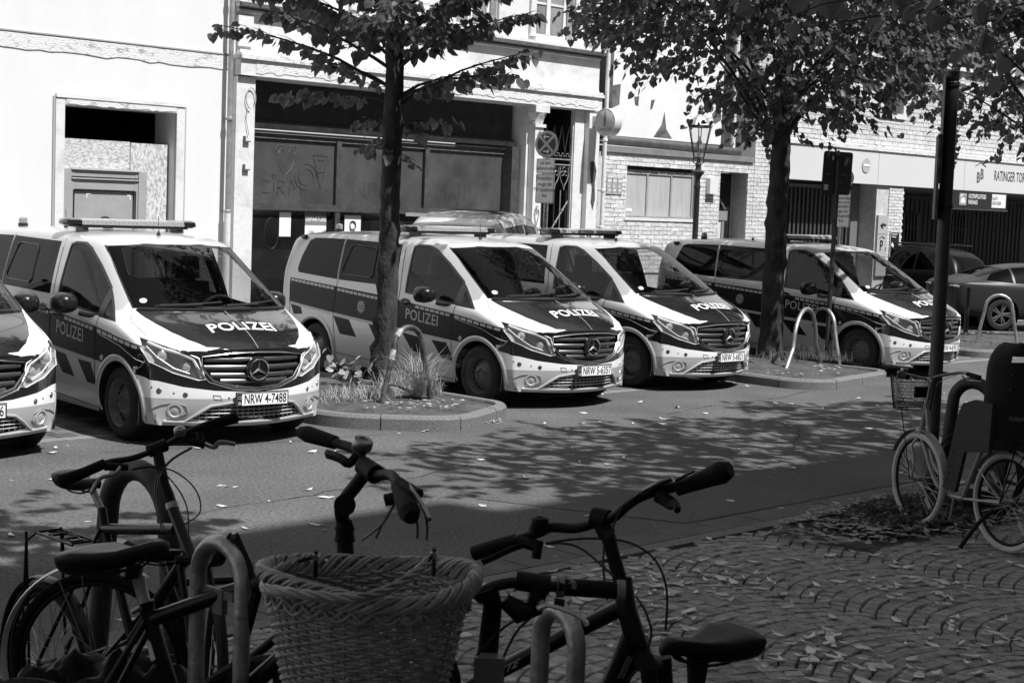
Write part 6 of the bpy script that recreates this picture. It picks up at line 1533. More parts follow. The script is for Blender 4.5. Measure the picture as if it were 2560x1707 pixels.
rnd = random.Random(9); lmy = leaf_mesh('leaf', M_leafb, .085, .15, .2, 77)
for i in range(9):
    a = Vector((rnd.uniform(-.08, .10), rnd.uniform(-.1, .1), 0)); tp_ = a + Vector((rnd.uniform(-.22, .22), rnd.uniform(-.15, .15), rnd.uniform(.18, .46))); q = MB(); q.tube([a, a.lerp(tp_, .5) + Vector((0, 0, .03)), tp_], .004, 4); q.build('stem', M_twig, sh)
    for k in range(5):
        u = .4 + .6 * k / 4; M_ = leaf_M(a.lerp(tp_, u), Vector((rnd.uniform(-1, 1), rnd.uniform(-1, 1), 0)), rnd, 1, .35); o = link_mesh('leaf', lmy, sh); o.matrix_local = M_
q = MB(); c = G(1010, 985, .2); q.box(-.17, .17, -.12, .12, -.05, .05, jit=.02); o = q.build('broken_slab', M_walk, None, label='broken slab tilted in the dry grass behind the hoop', cat='slab'); o.location = c; o.rotation_euler = (.25, .05, .5)
def litter(name, spots, m, seed, size=.035, inst=None):
    rnd = random.Random(seed); q = MB()
    for (x, y, z) in spots:
        a = rnd.uniform(0, 6.28); s = size * rnd.uniform(.5, 1.5); ca, sa = math.cos(a), math.sin(a); w = s * rnd.uniform(.22, .5); k = len(q.v)
        for (u, v, h) in ((-1, 0, .25), (-.3, .9, .0), (.5, .7, .15), (1, 0, rnd.uniform(.1, .7)), (.4, -.8, .2), (-.4, -.7, rnd.uniform(0, .4))):
            q.v.append((x + s * u * ca - w * v * sa, y + s * u * sa + w * v * ca, z + .003 + h * s * rnd.uniform(.3, .9)))
        q.face((k, k + 1, k + 2, k + 5)); q.face((k + 5, k + 2, k + 3, k + 4))
    return q.build(name, m, kind='stuff', fix=False)
rnd = random.Random(12); sp_ = []
for i in range(170):
    p = W2(rnd.uniform(3, 22), rnd.uniform(6.9, 13.0)); sp_.append((p.x, p.y, .002))
for i in range(480):
    p = W2(rnd.uniform(3, 14), rnd.uniform(2.5, 6.7)); 
    if p.y > 6.9: sp_.append((p.x, p.y, ramp(p) + .018))
for cx, cy, r_, n in ((1750, 1450, .5, 50), (1650, 1560, .4, 40), (2050, 1650, .6, 60), (2300, 1480, .4, 30), (1600, 1480, .3, 30), (2450, 1600, .5, 40)):
    c = gpx(cx, cy)
    for i in range(n): a = rnd.uniform(0, 6.28); r2 = r_ * rnd.random() ** .6; sp_.append((c.x + r2 * math.cos(a), c.y + r2 * math.sin(a), ramp(c) + .020))
litter('fallen_leaves', sp_, M_lit, 5, .046)
sp_ = []
for i in range(420):
    u = rnd.random(); x = 1060 + 185 * u; c = gpx(x, 1076 - 22 * u); sp_.append((c.x + rnd.gauss(0, .03), c.y + rnd.gauss(0, .05), rnd.random() * .03))
for i in range(120):
    c = gpx(2130 + rnd.uniform(-60, 60), 922); sp_.append((c.x, c.y + rnd.gauss(0, .12), rnd.random() * .02))
for i in range(70):
    c = gpx(1040 + rnd.uniform(-130, 130), 1008 + rnd.uniform(-8, 14), .17); sp_.append((c.x, c.y, .175))
for i in range(60):
    c = gpx(2000 + rnd.uniform(-100, 100), 925 + rnd.uniform(-12, 14), .14); sp_.append((c.x, c.y, .15))
litter('leaf_drift', sp_, mat('pale_bract', .55, .75, v2=.3, scale=9, world=True), 6, .028)
# soil pit with ivy round the tall pole
q = MB(); n = 40; c = W2(11.0, 6.22); k = 0
for r_ in (1, .8, .5, .2):
    for i in range(n): a = 2 * PI * i / n; d_ = Vector((1.25 * r_ * math.cos(a), .42 * r_ * math.sin(a), 0)); p = c + frot @ d_; q.v.append((p.x, p.y, .0 + .035 * (1 - r_) + .004))
for r_ in range(3):
    for i in range(n): q.face((r_ * n + i, r_ * n + (i + 1) % n, (r_ + 1) * n + (i + 1) % n, (r_ + 1) * n + i))
q.face(tuple(3 * n + i for i in range(n))); q.build('planting_soil', M_soil, kind='structure', smooth='full')
iv = MB(); lme = leaf_mesh('ivy', M_ivy, .036, .2, .2, 5); vs = [v.co.copy() for v in lme.vertices]; fs_ = [tuple(p.vertices) for p in lme.polygons]
for i in range(3600):
    a = rnd.uniform(0, 6.28); r2 = rnd.random() ** .6; d_ = frot @ Vector((1.15 * r2 * math.cos(a), .50 * r2 * math.sin(a), 0)); h = .02 + rnd.random() * .15 * (1 - r2 ** 2); M_ = leaf_M(c + d_ + Vector((0, 0, h)), d_.normalized(), rnd, 1, .2); k = len(iv.v)
    iv.v += [tuple(M_ @ v) for v in vs]
    for f in fs_: iv.face(tuple(k + j for j in f))
iv.build('ground_ivy', M_ivy, kind='stuff', fix=False)
sp_ = []
for i in range(700):
    a = rnd.uniform(0, 6.28); r2 = .55 + rnd.random() * .7; d_ = frot @ Vector((1.45 * r2 * math.cos(a), .5 * r2 * math.sin(a), 0)); p = c + d_; sp_.append((p.x, p.y, .03 + rnd.random() * .02))
litter('leaf_drift', sp_, mat('brown_leaf', .36, .8, v2=.13, scale=9, world=True), 8, .05)
# ---------------------------------------------------------------- bicycles
M_bk = mat('bike_black', .005, .32, spec=.28); M_bkm = mat('bike_matt_black', .006, .55, spec=.18, bump=.1); M_tyre = mat('bike_tyre', .010, .8, var=.5, scale=40, bump=.4, spec=.2)
M_alu = mat('bike_aluminium', .36, .32, .9, var=.2, scale=20); M_grip = mat('rubber_grip', .007, .7, spec=.15, bump=.4, bscale=200); M_cable = mat('cable', .01, .5)
M_sad = mat('saddle_skin', .007, .42, spec=.3, bump=.15, bscale=400); M_cream = mat('cream_tyre', .50, .7, var=.15, scale=6); M_bframe = mat('bike_grey_frame', .24, .35, .2, coat=.4)
P = dpx
class Bike:
    def __init__(s, name, label, base, cat='bicycle', group=None):
        s.b = Vector(base); s.t = thing(name, label, cat, s.b, 0, group)
    def put(s, name, m, fn, parent=None, smooth=True, **kw):
        q = MB(); fn(q); q.v = [tuple(Vector(v) - s.b) for v in q.v]; return q.build(name, m, parent or s.t, smooth=smooth, **kw)
    def tube(s, name, m, pts, r, n=10, parent=None, closed=False, flat=1.0, up=None, smooth=True):
        return s.put(name, m, lambda q: q.tube(pts, r, n, closed=closed, flat=flat, up=up), parent, smooth)
def cat(pts, n=6):
    """smooth curve through points"""
    pts = [Vector(p) for p in pts]; out = []
    for i in range(len(pts) - 1):
        p0, p1, p2, p3 = pts[max(i - 1, 0)], pts[i], pts[i + 1], pts[min(i + 2, len(pts) - 1)]
        for k in range(n):
            t = k / n; out.append(.5 * ((2 * p1) + (p2 - p0) * t + (2 * p0 - 5 * p1 + 4 * p2 - p3) * t * t + (-p0 + 3 * p1 - 3 * p2 + p3) * t ** 3))
    return out + [pts[-1]]
def wheel(B_, c, ax, r=.345, tr_=.019, tm=None, rm=None, spokes=28, reflect=True, hubm=None):
    c = Vector(c); ax = Vector(ax).normalized(); u = ax.cross(Vector((0, 0, 1))).normalized(); v = u.cross(ax)
    ring = lambda rad, n=48: [c + u * rad * math.cos(2 * PI * i / n) + v * rad * math.sin(2 * PI * i / n) for i in range(n)]
    w = B_.tube('wheel', tm or M_tyre, ring(r - tr_), tr_, 8, closed=True)
    B_.tube('rim', rm or M_bkm, ring(r - 2 * tr_ - .008), .011, 6, w, closed=True)
    B_.put('hub', hubm or M_alu, lambda q: q.tube([c - ax * .045, c - ax * .03, c + ax * .03, c + ax * .045], [.012, .02, .02, .012], 10), w)
    def sp(q):
        for i in range(spokes):
            a = 2 * PI * i / spokes; e = c + (u * math.cos(a) + v * math.sin(a)) * (r - 2 * tr_ - .01); b = a + (.9 if i % 4 < 2 else -.9); s_ = .028 if i % 2 else -.028
            q.tube([c + ax * s_ + (u * math.cos(b) + v * math.sin(b)) * .022, e], .0011, 3, cap=False)
    B_.put('spokes', M_alu, sp, w, False)
    if reflect:
        for k in (0, 1):
            a = .8 + k * PI; m_ = c + (u * math.cos(a) + v * math.sin(a)) * r * .62
            B_.put('reflector', mat('spoke_reflector', .35, .3, .2), lambda q: q.box(-.045, .045, -.005, .005, -.016, .016, M=Matrix.Translation(m_) @ Matrix((u, ax, v)).transposed().to_4x4() @ Matrix.Rotation(-a, 4, 'Y')), w, False)
    return w
def fender(B_, c, ax, r, a0, a1, m, w=.024, name='mudguard', parent=None):
    c = Vector(c); ax = Vector(ax).normalized(); u = ax.cross(Vector((0, 0, 1))).normalized(); v = u.cross(ax)
    if u.z > 0: pass
    def fn(q):
        n = 22; rows = []
        for i in range(n + 1):
            a = R(a0 + (a1 - a0) * i / n); d = u * math.cos(a) + v * math.sin(a)
            for t_ in (-1, -.5, 0, .5, 1): q.v.append(tuple(c + d * (r + .008 * (1 - t_ * t_)) + ax * w * t_))
        for i in range(n):
            for j in range(4): q.face((i * 5 + j, i * 5 + j + 1, i * 5 + 6 + j, i * 5 + 5 + j))
    return B_.put(name, m, fn, parent)
def saddle(B_, c, fw, L=.27, w=.075, sc=1.0, m=None):
    """c: centre of the seat, fw: towards the nose"""
    c = Vector(c); fw = Vector(fw).normalized(); sd = fw.cross(Vector((0, 0, 1))).normalized(); up = sd.cross(fw)
    st = [(-.52, .35, -.012, .022), (-.50, .80, .0, .045), (-.42, 1.0, .010, .058), (-.28, .98, .008, .060), (-.12, .72, -.004, .050), (.05, .42, -.010, .040), (.25, .26, -.006, .034), (.40, .22, -.006, .030), (.48, .16, -.014, .024), (.50, .06, -.022, .012)]
    def fn(q):
        n = 16
        for (x, ww, z, h) in st:
            for j in range(n):
                a = 2 * PI * j / n; ca, sa = math.cos(a), math.sin(a); zz = z + (h * .25 * sa if sa > 0 else h * sa) - .01 * (1 - abs(ca)) * (1 if sa > 0 else 0) * (.8 if abs(x) < .3 else 0)
                q.v.append(tuple(c + fw * x * L + sd * ww * w * math.copysign(abs(ca) ** .8, ca) + up * zz))
        for i in range(len(st) - 1):
            for j in range(n): q.face((i * n + j, i * n + (j + 1) % n, (i + 1) * n + (j + 1) % n, (i + 1) * n + j))
        q.face(tuple(range(n))); q.face(tuple((len(st) - 1) * n + j for j in range(n)))
    s = B_.put('saddle', m or M_sad, fn, None, 'full')
    for k in (-1, 1): B_.tube('rail', M_bkm, cat([c + fw * .11 * L / .27 * 1.0 - up * .02, c + fw * .05 - up * .055 + sd * k * .02, c - fw * .05 - up * .055 + sd * k * .022, c - fw * .10 - up * .03 + sd * k * .03], 4), .0035, 6, s)
    return s
def bell(B_, p, up=(0, 0, 1), m=None, r=.026, parent=None):
    p = Vector(p); M_ = Matrix.Translation(p) @ Vector(up).to_track_quat('Z', 'Y').to_matrix().to_4x4()
    return B_.put('bell', m or M_alu, lambda q: q.lathe([(r * .85, 0), (r, .008), (r, .022), (r * .9, .028), (r * .45, .030), (r * .4, .026), (0, .026)], 16, 'z', (0, 0, 0), M_), parent)
def lever(B_, a, b, c, d, m=None, r=.006, parent=None):
    return B_.tube('brake_lever', m or M_bkm, cat([a, b, c, d], 4), r, 6, parent, flat=1.4)
M_lab = mat('frame_lettering', .20, .5)
GB = 'bicycles parked in the foreground'
# --- the bicycle at the far left, nose towards the camera, black, on the flat part
g = P(430, 1500, 5.6); b = Bike('bicycle', 'black bicycle farthest left with rear rack and small bell, turned bars with looping cables', (g.x, g.y, ramp(g)), group=GB)
H1, H0 = P(432, 1272, 5.62), P(482, 1400, 5.47); C_ = P(393, 1122, 5.72)
b.tube('head_tube', M_bk, [H0, H1], [.022, .021], 12); b.put('headset_ring', M_alu, lambda q: q.tube([H1, H1 + (C_ - H1).normalized() * .022], .0235, 14))
b.tube('stem', M_bkm, [H1, P(412, 1210, 5.66), P(403, 1180, 5.68), C_], [.0175, .0165, .020, .0185], 12)
b.put('stem_clamp', M_bkm, lambda q: q.tube([P(372, 1128, 5.70), P(414, 1112, 5.74)], .024, 10))
bar = b.tube('handlebar', M_bk, cat([P(155, 1203, 5.50), P(205, 1183, 5.53), P(268, 1156, 5.58), P(330, 1145, 5.64), P(393, 1122, 5.72), P(440, 1098, 5.77), P(480, 1074, 5.81), P(530, 1060, 5.85), P(590, 1048, 5.9)]), .0115, 10)
b.tube('grip', M_grip, [P(150, 1204, 5.50), P(165, 1198, 5.505), P(210, 1181, 5.53), P(262, 1158, 5.57)], [.026, .0225, .019, .018], 14, bar); b.tube('grip', M_grip, [P(500, 1070, 5.83), P(545, 1056, 5.87), P(590, 1044, 5.91)], [.017, .019, .022], 14, bar)
bell(b, P(450, 1088, 5.74), (0, -.25, 1), None, .022, bar)
lever(b, P(300, 1168, 5.55), P(285, 1185, 5.52), P(250, 1196, 5.50), P(228, 1232, 5.46), M_alu, parent=bar); lever(b, P(505, 1106, 5.80), P(535, 1118, 5.80), P(550, 1105, 5.80), P(588, 1110, 5.80), M_alu, parent=bar)
b.tube('brake_housing', M_bkm, [P(262, 1165, 5.55), P(320, 1168, 5.58)], [.016, .012], 8, bar); b.tube('brake_housing', M_bkm, [P(478, 1102, 5.80), P(512, 1112, 5.80)], [.014, .016], 8, bar); b.tube('brake_housing', M_bkm, [P(497, 1070, 5.83), P(506, 1112, 5.81)], [.012, .010], 8, bar)
for pts in ([P(330, 1172, 5.6), P(380, 1166, 5.6), P(440, 1180, 5.6), P(490, 1225, 5.58), P(500, 1280, 5.56), P(460, 1310, 5.5)], [P(480, 1120, 5.78), P(430, 1150, 5.7), P(400, 1190, 5.62), P(392, 1250, 5.58), P(405, 1330, 5.5)], [P(330, 1174, 5.6), P(390, 1170, 5.6), P(440, 1215, 5.58), P(468, 1270, 5.55), P(470, 1340, 5.5)], [P(478, 1118, 5.78), P(420, 1155, 5.7), P(388, 1210, 5.62), P(398, 1290, 5.56), P(418, 1330, 5.5)]): b.tube('cable', M_cable, cat(pts), .0028, 5)
T0 = P(262, 1322, 5.95); BB = P(330, 1600, 5.78)
b.tube('top_tube', M_bk, [T0, P(440, 1322, 5.60)], .0205, 12); b.tube('seat_tube', M_bk, [P(255, 1270, 5.98), T0, BB], .0175, 12); b.tube('down_tube', M_bk, [P(470, 1385, 5.48), BB], .022, 12)
b.tube('seat_post', M_alu, [P(255, 1275, 5.98), P(222, 1205, 6.02)], .0135, 10); saddle(b, P(205, 1192, 6.05), P(430, 1200, 5.6) - P(205, 1180, 6.05), .26, .07)
hd1 = (P(440, 1322, 5.60) - T0); hd1.z = 0; hd1.normalize(); ax1 = Vector((-hd1.y, hd1.x, 0)); rh = T0 - hd1 * .42; rh.z = .345 + .02
wheel(b, rh, ax1, tm=M_tyre); [b.tube('seat_stay', M_bk, [T0 + ax1 * .02 * s, rh + ax1 * .06 * s], .008, 8) for s in (-1, 1)]; [b.tube('chain_stay', M_bk, [BB, rh + ax1 * .06 * s], .009, 8) for s in (-1, 1)]
fender(b, rh, ax1, .365, 20, 190, M_bk)
fh = H0 + hd1 * .16; fh.z = ramp(fh) + .35; fw1 = Vector((.25, -.95, 0)).normalized(); ax1f = Vector((-fw1.y, fw1.x, 0))
wheel(b, fh, ax1f); [b.tube('fork_leg', M_bk, [H0 + ax1f * .045 * s, fh + ax1f * .055 * s], [.015, .010], 8) for s in (-1, 1)]; b.tube('fork_crown', M_bk, [H0 - ax1f * .06, H0 + ax1f * .06], .018, 8)
lp = P(512, 1392, 5.30); b.put('head_lamp', M_bkm, lambda q: q.tube([lp, lp + Vector((.03, .06, -.01)), lp + Vector((.02, .12, -.02))], [.036, .034, .02], 16)); b.put('lamp_glass', mat('lamp_face', .35, .12, .5), lambda q: q.tube([lp + Vector((-.004, -.010, 0)), lp], [.030, .034], 16))
rk = T0 - hd1 * .30; rk.z = P(165, 1322, 6.3).z
def rack(q):
    f, s_ = hd1, ax1
    for k in (-1, 1): q.tube([rk + f * .16 + s_ * .055 * k, rk - f * .12 + s_ * .055 * k], .006, 6)
    for k in (-1, -.33, .33, 1): q.tube([rk + f * .13 * k - s_ * .055, rk + f * .13 * k + s_ * .055], .005, 6)
    q.tube([rk + f * .1 + s_ * .02, rk + s_ * .045, rk - f * .1 + s_ * .02, rk - f * .1 - s_ * .02, rk - s_ * .045, rk + f * .1 - s_ * .02], .004, 5, closed=True)
    for k in (-1, 1): q.tube([rk - f * .17 + s_ * .075 * k, rh + s_ * .08 * k + Vector((0, 0, .02))], .006, 6); q.tube([rk - f * .12 + s_ * .06 * k, rk - f * .16 + s_ * .08 * k - Vector((0, 0, .04)), rh - f * .04 + s_ * .09 * k + Vector((0, 0, .15)), rh + s_ * .09 * k], .005, 6)
b.put('rear_rack', M_bk, rack)
# --- low racing bicycle mostly hidden: big wheel with pale mudguard at the lower left
c5 = P(250, 1662, 5.85); g = Vector((c5.x, c5.y, 0)); b = Bike('bicycle', 'dark bicycle whose big rear wheel and pale mudguard arc fill the lower left corner', (g.x, g.y, ramp(g)), group=GB)
h5 = Vector((.985, -.17, 0)); ax5 = Vector((.17, .985, 0))
wheel(b, c5, ax5, .352, .018); fender(b, c5, ax5, .385, 62, 200, mat('pale_mudguard', .75, .35), .026)
b.tube('mudguard_stay', M_alu, [P(148, 1452, 5.80), c5 - ax5 * .05], .003, 5); b.tube('mudguard_stay', M_alu, [P(205, 1440, 5.80), c5 - ax5 * .05], .0025, 5)
B5 = c5 + h5 * .43 - Vector((0, 0, .06)); T5 = c5 + h5 * .26 + Vector((0, 0, .33)); H5 = c5 + h5 * .82 + Vector((0, 0, .40)); F5 = c5 + h5 * 1.02
b.tube('seat_tube', M_bk, [B5, T5], .0165, 10); b.tube('top_tube', M_bk, [T5, H5], .015, 10); b.tube('down_tube', M_bk, [B5, H5 - Vector((-.01, 0, .1))], .018, 10); b.tube('head_tube', M_bk, [H5 + Vector((-.01, 0, .03)), H5 + Vector((.03, 0, -.12))], .02, 10)
for s in (-1, 1): b.tube('seat_stay', M_bk, [T5, c5 + ax5 * .05 * s], .007, 6); b.tube('chain_stay', M_bk, [B5, c5 + ax5 * .05 * s], .009, 6); b.tube('fork_leg', M_bk, [H5 + Vector((.03, 0, -.12)) + ax5 * .04 * s, F5 + ax5 * .05 * s], .010, 6)
wheel(b, F5, ax5, .352, .018); b.put('chain_ring', M_alu, lambda q: q.tube([B5 - ax5 * .05 + h5 * .09 * math.cos(i * PI / 14) + Vector((0, 0, .09 * math.sin(i * PI / 14))) for i in range(28)], .005, 5, closed=True))
b.tube('seat_post', M_alu, [T5, T5 + Vector((-.03, 0, .10))], .013, 8); saddle(b, T5 + Vector((-.04, 0, .13)), h5, .26, .06)
# --- bicycle with the big black saddle and the adjustable stem
g = P(500, 1600, 3.95); b = Bike('bicycle', 'black city bicycle with the big black saddle at left and high adjustable handlebar stem', (g.x, g.y, ramp(g)), group=GB)
sc2 = P(300, 1362, 4.02); nose = P(447, 1330, 3.90) - P(157, 1392, 4.10); s2 = saddle(b, P(300, 1368, 3.98), nose, .315, .095)
b.tube('seat_post', M_alu, [P(345, 1440, 3.98), P(352, 1468, 3.98), P(362, 1512, 3.97)], [.018, .0165, .0165], 14); b.tube('saddle_clamp', M_bkm, [P(318, 1425, 3.98), P(352, 1432, 3.98)], .022, 10)
b.tube('seat_clamp', M_bkm, [P(362, 1503, 3.97), P(366, 1520, 3.97)], .024, 14); b.tube('clamp_bolt', M_alu, [P(330, 1528, 3.93), P(350, 1516, 3.93)], .009, 8)
B2 = P(470, 1850, 3.93); b.tube('seat_tube', M_bk, [P(364, 1512, 3.97), B2], .0195, 14)
b.put('stock_label', M_plate, lambda q: q.quadpts(P(366, 1604, 3.945), P(384, 1598, 3.945), P(395, 1643, 3.94), P(378, 1653, 3.94)), None, False)
HT = P(862, 1352, 3.74); b.tube('top_tube', M_bk, [P(372, 1550, 3.97), P(540, 1490, 3.90), P(700, 1440, 3.83), P(862, 1410, 3.74)], .0195, 12); b.tube('down_tube', M_bk, [P(868, 1500, 3.74), B2], .023, 12)
rh2 = P(100, 1870, 3.85); rh2.z = ramp(rh2) + .345; h2_ = (HT - P(362, 1512, 3.97)); h2_.z = 0; h2_.normalize(); ax2 = Vector((-h2_.y, h2_.x, 0))
for s in (-1, 1): b.tube('seat_stay', M_bk, [P(375, 1548, 3.97) + ax2 * .02 * s, rh2 + ax2 * .06 * s], .009, 8); b.tube('chain_stay', M_bk, [B2, rh2 + ax2 * .06 * s], .010, 8)
wheel(b, rh2, ax2); b.tube('head_tube', M_bk, [HT, P(872, 1500, 3.73)], .020, 12); b.tube('headset_cover', M_grip, [P(861, 1300, 3.74), P(862, 1322, 3.74), P(862, 1330, 3.74), P(862, 1352, 3.74)], [.017, .024, .021, .025], 14)
b.tube('stem_column', M_bkm, cat([P(864, 1335, 3.74), P(857, 1300, 3.74), P(853, 1272, 3.73), P(866, 1243, 3.73), P(888, 1215, 3.72), P(920, 1172, 3.70)], 4), .0165, 12); b.tube('stem_joint', M_bkm, [P(862, 1262, 3.70), P(862, 1262, 3.78)], .026, 14)
br2 = b.tube('handlebar', M_bkm, cat([P(758, 1082, 3.95), P(843, 1108, 3.87), P(876, 1118, 3.83), P(900, 1132, 3.79), P(905, 1155, 3.74), P(921, 1173, 3.70), P(945, 1187, 3.66), P(975, 1187, 3.60), P(993, 1207, 3.53), P(1026, 1288, 3.38)]), .0125, 12)
b.tube('grip', M_grip, [P(752, 1080, 3.96), P(770, 1085, 3.94), P(838, 1106, 3.88)], [.015, .021, .017], 14, br2); b.tube('grip', M_grip, [P(996, 1214, 3.52), P(1008, 1240, 3.47), P(1024, 1280, 3.39), P(1029, 1294, 3.37)], [.017, .021, .024, .016], 14, br2)
bell(b, P(902, 1124, 3.78), (.25, -.3, 1), None, .025, br2); b.tube('stem_clamp', M_bkm, [P(908, 1164, 3.72), P(940, 1186, 3.67)], .023, 12)
lever(b, P(890, 1140, 3.76), P(872, 1158, 3.74), P(850, 1145, 3.76), P(820, 1135, 3.80), r=.010, parent=br2); lever(b, P(1010, 1200, 3.5), P(1035, 1230, 3.44), P(1055, 1262, 3.4), P(1074, 1298, 3.36), M_alu, .005, br2); b.tube('brake_housing', M_bkm, [P(1000, 1205, 3.50), P(1048, 1235, 3.44)], .012, 8, br2); b.tube('gear_shifter', M_bkm, [P(985, 1245, 3.5), P(962, 1250, 3.5)], .014, 10, br2)
for pts in ([P(920, 1150, 3.7), P(960, 1170, 3.65), P(1010, 1210, 3.5)], [P(985, 1262, 3.48), P(955, 1310, 3.5), P(905, 1350, 3.6)], [P(985, 1262, 3.48), P(960, 1300, 3.5), P(940, 1345, 3.5)], [P(1040, 1290, 3.4), P(1044, 1320, 3.4), P(1043, 1345, 3.4)], [P(1064, 1290, 3.38), P(1068, 1320, 3.4), P(1066, 1350, 3.4)]): b.tube('cable', M_cable, cat(pts), .0027, 5)
fh2 = HT + h2_ * .20; fh2.z = ramp(fh2) + .345; wheel(b, fh2, ax2); [b.tube('fork_leg', M_bk, [P(872, 1500, 3.73) + ax2 * .045 * s, fh2 + ax2 * .055 * s], .012, 8) for s in (-1, 1)]
b.put('crank', M_alu, lambda q: (q.tube([B2 - ax2 * .08, B2 - ax2 * .08 + Vector((.1, 0, -.13))], .009, 8), q.tube([B2 - ax2 * .06 + h2_ * .09 * math.cos(i * PI / 12) + Vector((0, 0, .09 * math.sin(i * PI / 12))) for i in range(24)], .006, 5, closed=True)))
# crumpled dark cover lying on its rack
q = MB(); rnd = random.Random(21); c = P(250, 1655, 4.12); n, m = 30, 16
for j in range(m + 1):
    for i in range(n + 1):
        u, v = i / n * 2 - 1, j / m * 2 - 1; hgt = .035 * (1 - u * u) * (1 - v * v) + .05 * math.sin(7 * u + 3 * v) * math.cos(5 * v - 4 * u) * (1 - abs(v)) + rnd.uniform(-.010, .010); q.v.append((c.x + u * .235, c.y + v * .14, c.z - .05 + hgt - .05 * abs(u) ** 3 + .03 * v))
for j in range(m):
    for i in range(n): k = j * (n + 1) + i; q.face((k, k + 1, k + n + 2, k + n + 1))
o = q.build('rain_cover', mat('crumpled_nylon', .005, .5, spec=.1, bump=.3, bscale=30), smooth='full', label='crumpled dark rain cover lying over a rack in the lower left corner', cat='cover')
q2 = Bike('rear_rack_frame', 'black luggage rack under the crumpled rain cover', (c.x, c.y, ramp(c)), 'rack'); [q2.tube('rail', M_bk, [c + Vector((-.35, k * .06, -.13)), c + Vector((.25, k * .06 - .02, -.10))], .007, 6) for k in (-1, 1)]; [q2.tube('strut', M_bk, [c + Vector((x, .0, -.12)), c + Vector((x - .05, .02, -.6))], .008, 6) for x in (-.2, .15)]
# --- folding lock on the stand
lk = Bike('folding_lock', 'black folding link lock hanging on the galvanised stand left of the basket', (P(590, 1450, 3.85)), 'bike lock')
LP = [P(545, 1395, 3.9), P(585, 1337, 3.86), P(645, 1472, 3.80), P(612, 1592, 3.82), P(575, 1710, 3.84)]
for a_, b_2 in zip(LP[:-1], LP[1:]): lk.tube('link', M_bkm, [a_, b_2], .0125, 4, flat=.45, up=(0, 1, .2), smooth=False)
for p_ in LP[1:4]: lk.put('rivet', M_alu, lambda q: q.tube([p_ + Vector((0, -.013, 0)), p_ + Vector((0, .012, 0))], .0065, 10))
lk.tube('lock_body', M_bkm, [P(638, 1465, 3.78), P(722, 1425, 3.75)], .020, 10)
# --- bicycle with the basket, seen from its handlebar, nose to the left
g = P(1250, 1600, 3.3); b = Bike('bicycle', 'black bicycle with silver brake lever and taped grip, carrying the wicker basket', (g.x, g.y, ramp(g)), group=GB)
S4 = P(1755, 1588, 3.50); saddle(b, P(1762, 1592, 3.5), P(1628, 1598, 3.36) - P(1890, 1590, 3.56), .262, .082)
b.tube('seat_post', M_bkm, [P(1745, 1640, 3.5), P(1740, 1720, 3.5), P(1735, 1800, 3.5)], [.026, .019, .019], 12)
for k in (-1, 1): b.tube('saddle_rail', M_bkm, cat([P(1690, 1630, 3.44), P(1700, 1648, 3.46 + .02 * k), P(1730, 1655, 3.48 + .02 * k), P(1790, 1648, 3.5 + .02 * k), P(1800, 1632, 3.5)], 3), .0038, 6)
br4 = b.tube('handlebar', M_bk, cat([P(1190, 1500, 3.12), P(1221, 1470, 3.13), P(1285, 1455, 3.14), P(1345, 1460, 3.15), P(1395, 1466, 3.16), P(1560, 1476, 3.18)]), .0115, 12)
gp4 = b.tube('grip', M_grip, [P(1392, 1466, 3.16), P(1545, 1475, 3.18)], [.0175, .018], 14, br4); [b.tube('grip_band', mat('worn_grip_band', .22, .6, v2=.12, scale=60), [P(x, y, 3.165), P(x + 18, y + 1, 3.166)], .0215, 14, br4) for x, y in ((1391, 1466), (1543, 1475))]
b.put('tape', mat('worn_grip_band', .22, .6), lambda q: q.tube([P(1425, 1452, 3.148), P(1436, 1458, 3.144), P(1435, 1470, 3.144)], .006, 6), br4)
b.tube('brake_housing', M_bkm, [P(1290, 1450, 3.13), P(1375, 1462, 3.13)], .020, 10, br4); b.tube('brake_housing', M_bkm, [P(1352, 1460, 3.12), P(1335, 1520, 3.12), P(1300, 1530, 3.12), P(1260, 1500, 3.12)], [.016, .020, .024, .015], 10, br4)
lv = b.tube('brake_lever', mat('polished_lever', .62, .3, .5), cat([P(1343, 1520, 3.10), P(1365, 1512, 3.10), P(1400, 1520, 3.10), P(1435, 1533, 3.10), P(1462, 1552, 3.10), P(1466, 1562, 3.10)]), [.010, .0105, .0105, .010, .0095, .009] + [.0082] * 25, 8, br4, flat=.6); b.tube('lever_tip', mat('polished_lever', .62, .3, .5), [P(1352, 1502, 3.10), P(1362, 1522, 3.10)], .006, 8, lv); b.tube('gear_shifter', M_bkm, [P(1385, 1508, 3.13), P(1410, 1512, 3.13)], .012, 8, br4)
HS4 = P(1232, 1510, 3.13); b.tube('stem_column', M_bkm, [P(1215, 1470, 3.13), HS4, P(1218, 1640, 3.15), P(1212, 1720, 3.16)], [.024, .019, .021, .024], 14); b.tube('head_tube', M_bk, [P(1214, 1690, 3.16), P(1200, 1860, 3.18)], .023, 12)
b.put('head_badge', mat('headlamp_plate', .16, .4), lambda q: q.box(-.03, .03, -.02, .02, -.05, .05, M=Matrix.Translation(P(1222, 1700, 3.10))), None, False)
B4 = P(1480, 2050, 3.35); b.tube('down_tube', M_bk, [P(1205, 1800, 3.17), B4], .021, 12); b.tube('seat_tube', M_bk, [P(1735, 1780, 3.5), B4], .019, 12)
d4 = Vector((P(1735, 1780, 3.5).x - HS4.x, P(1735, 1780, 3.5).y - HS4.y, 0)).normalized(); ax4 = Vector((-d4.y, d4.x, 0)); w4 = P(1200, 1860, 3.18) - d4 * .15; w4.z = ramp(w4) + .345; wheel(b, w4, ax4); r4 = S4 + d4 * .32; r4.z = ramp(r4) + .345; wheel(b, r4, ax4)
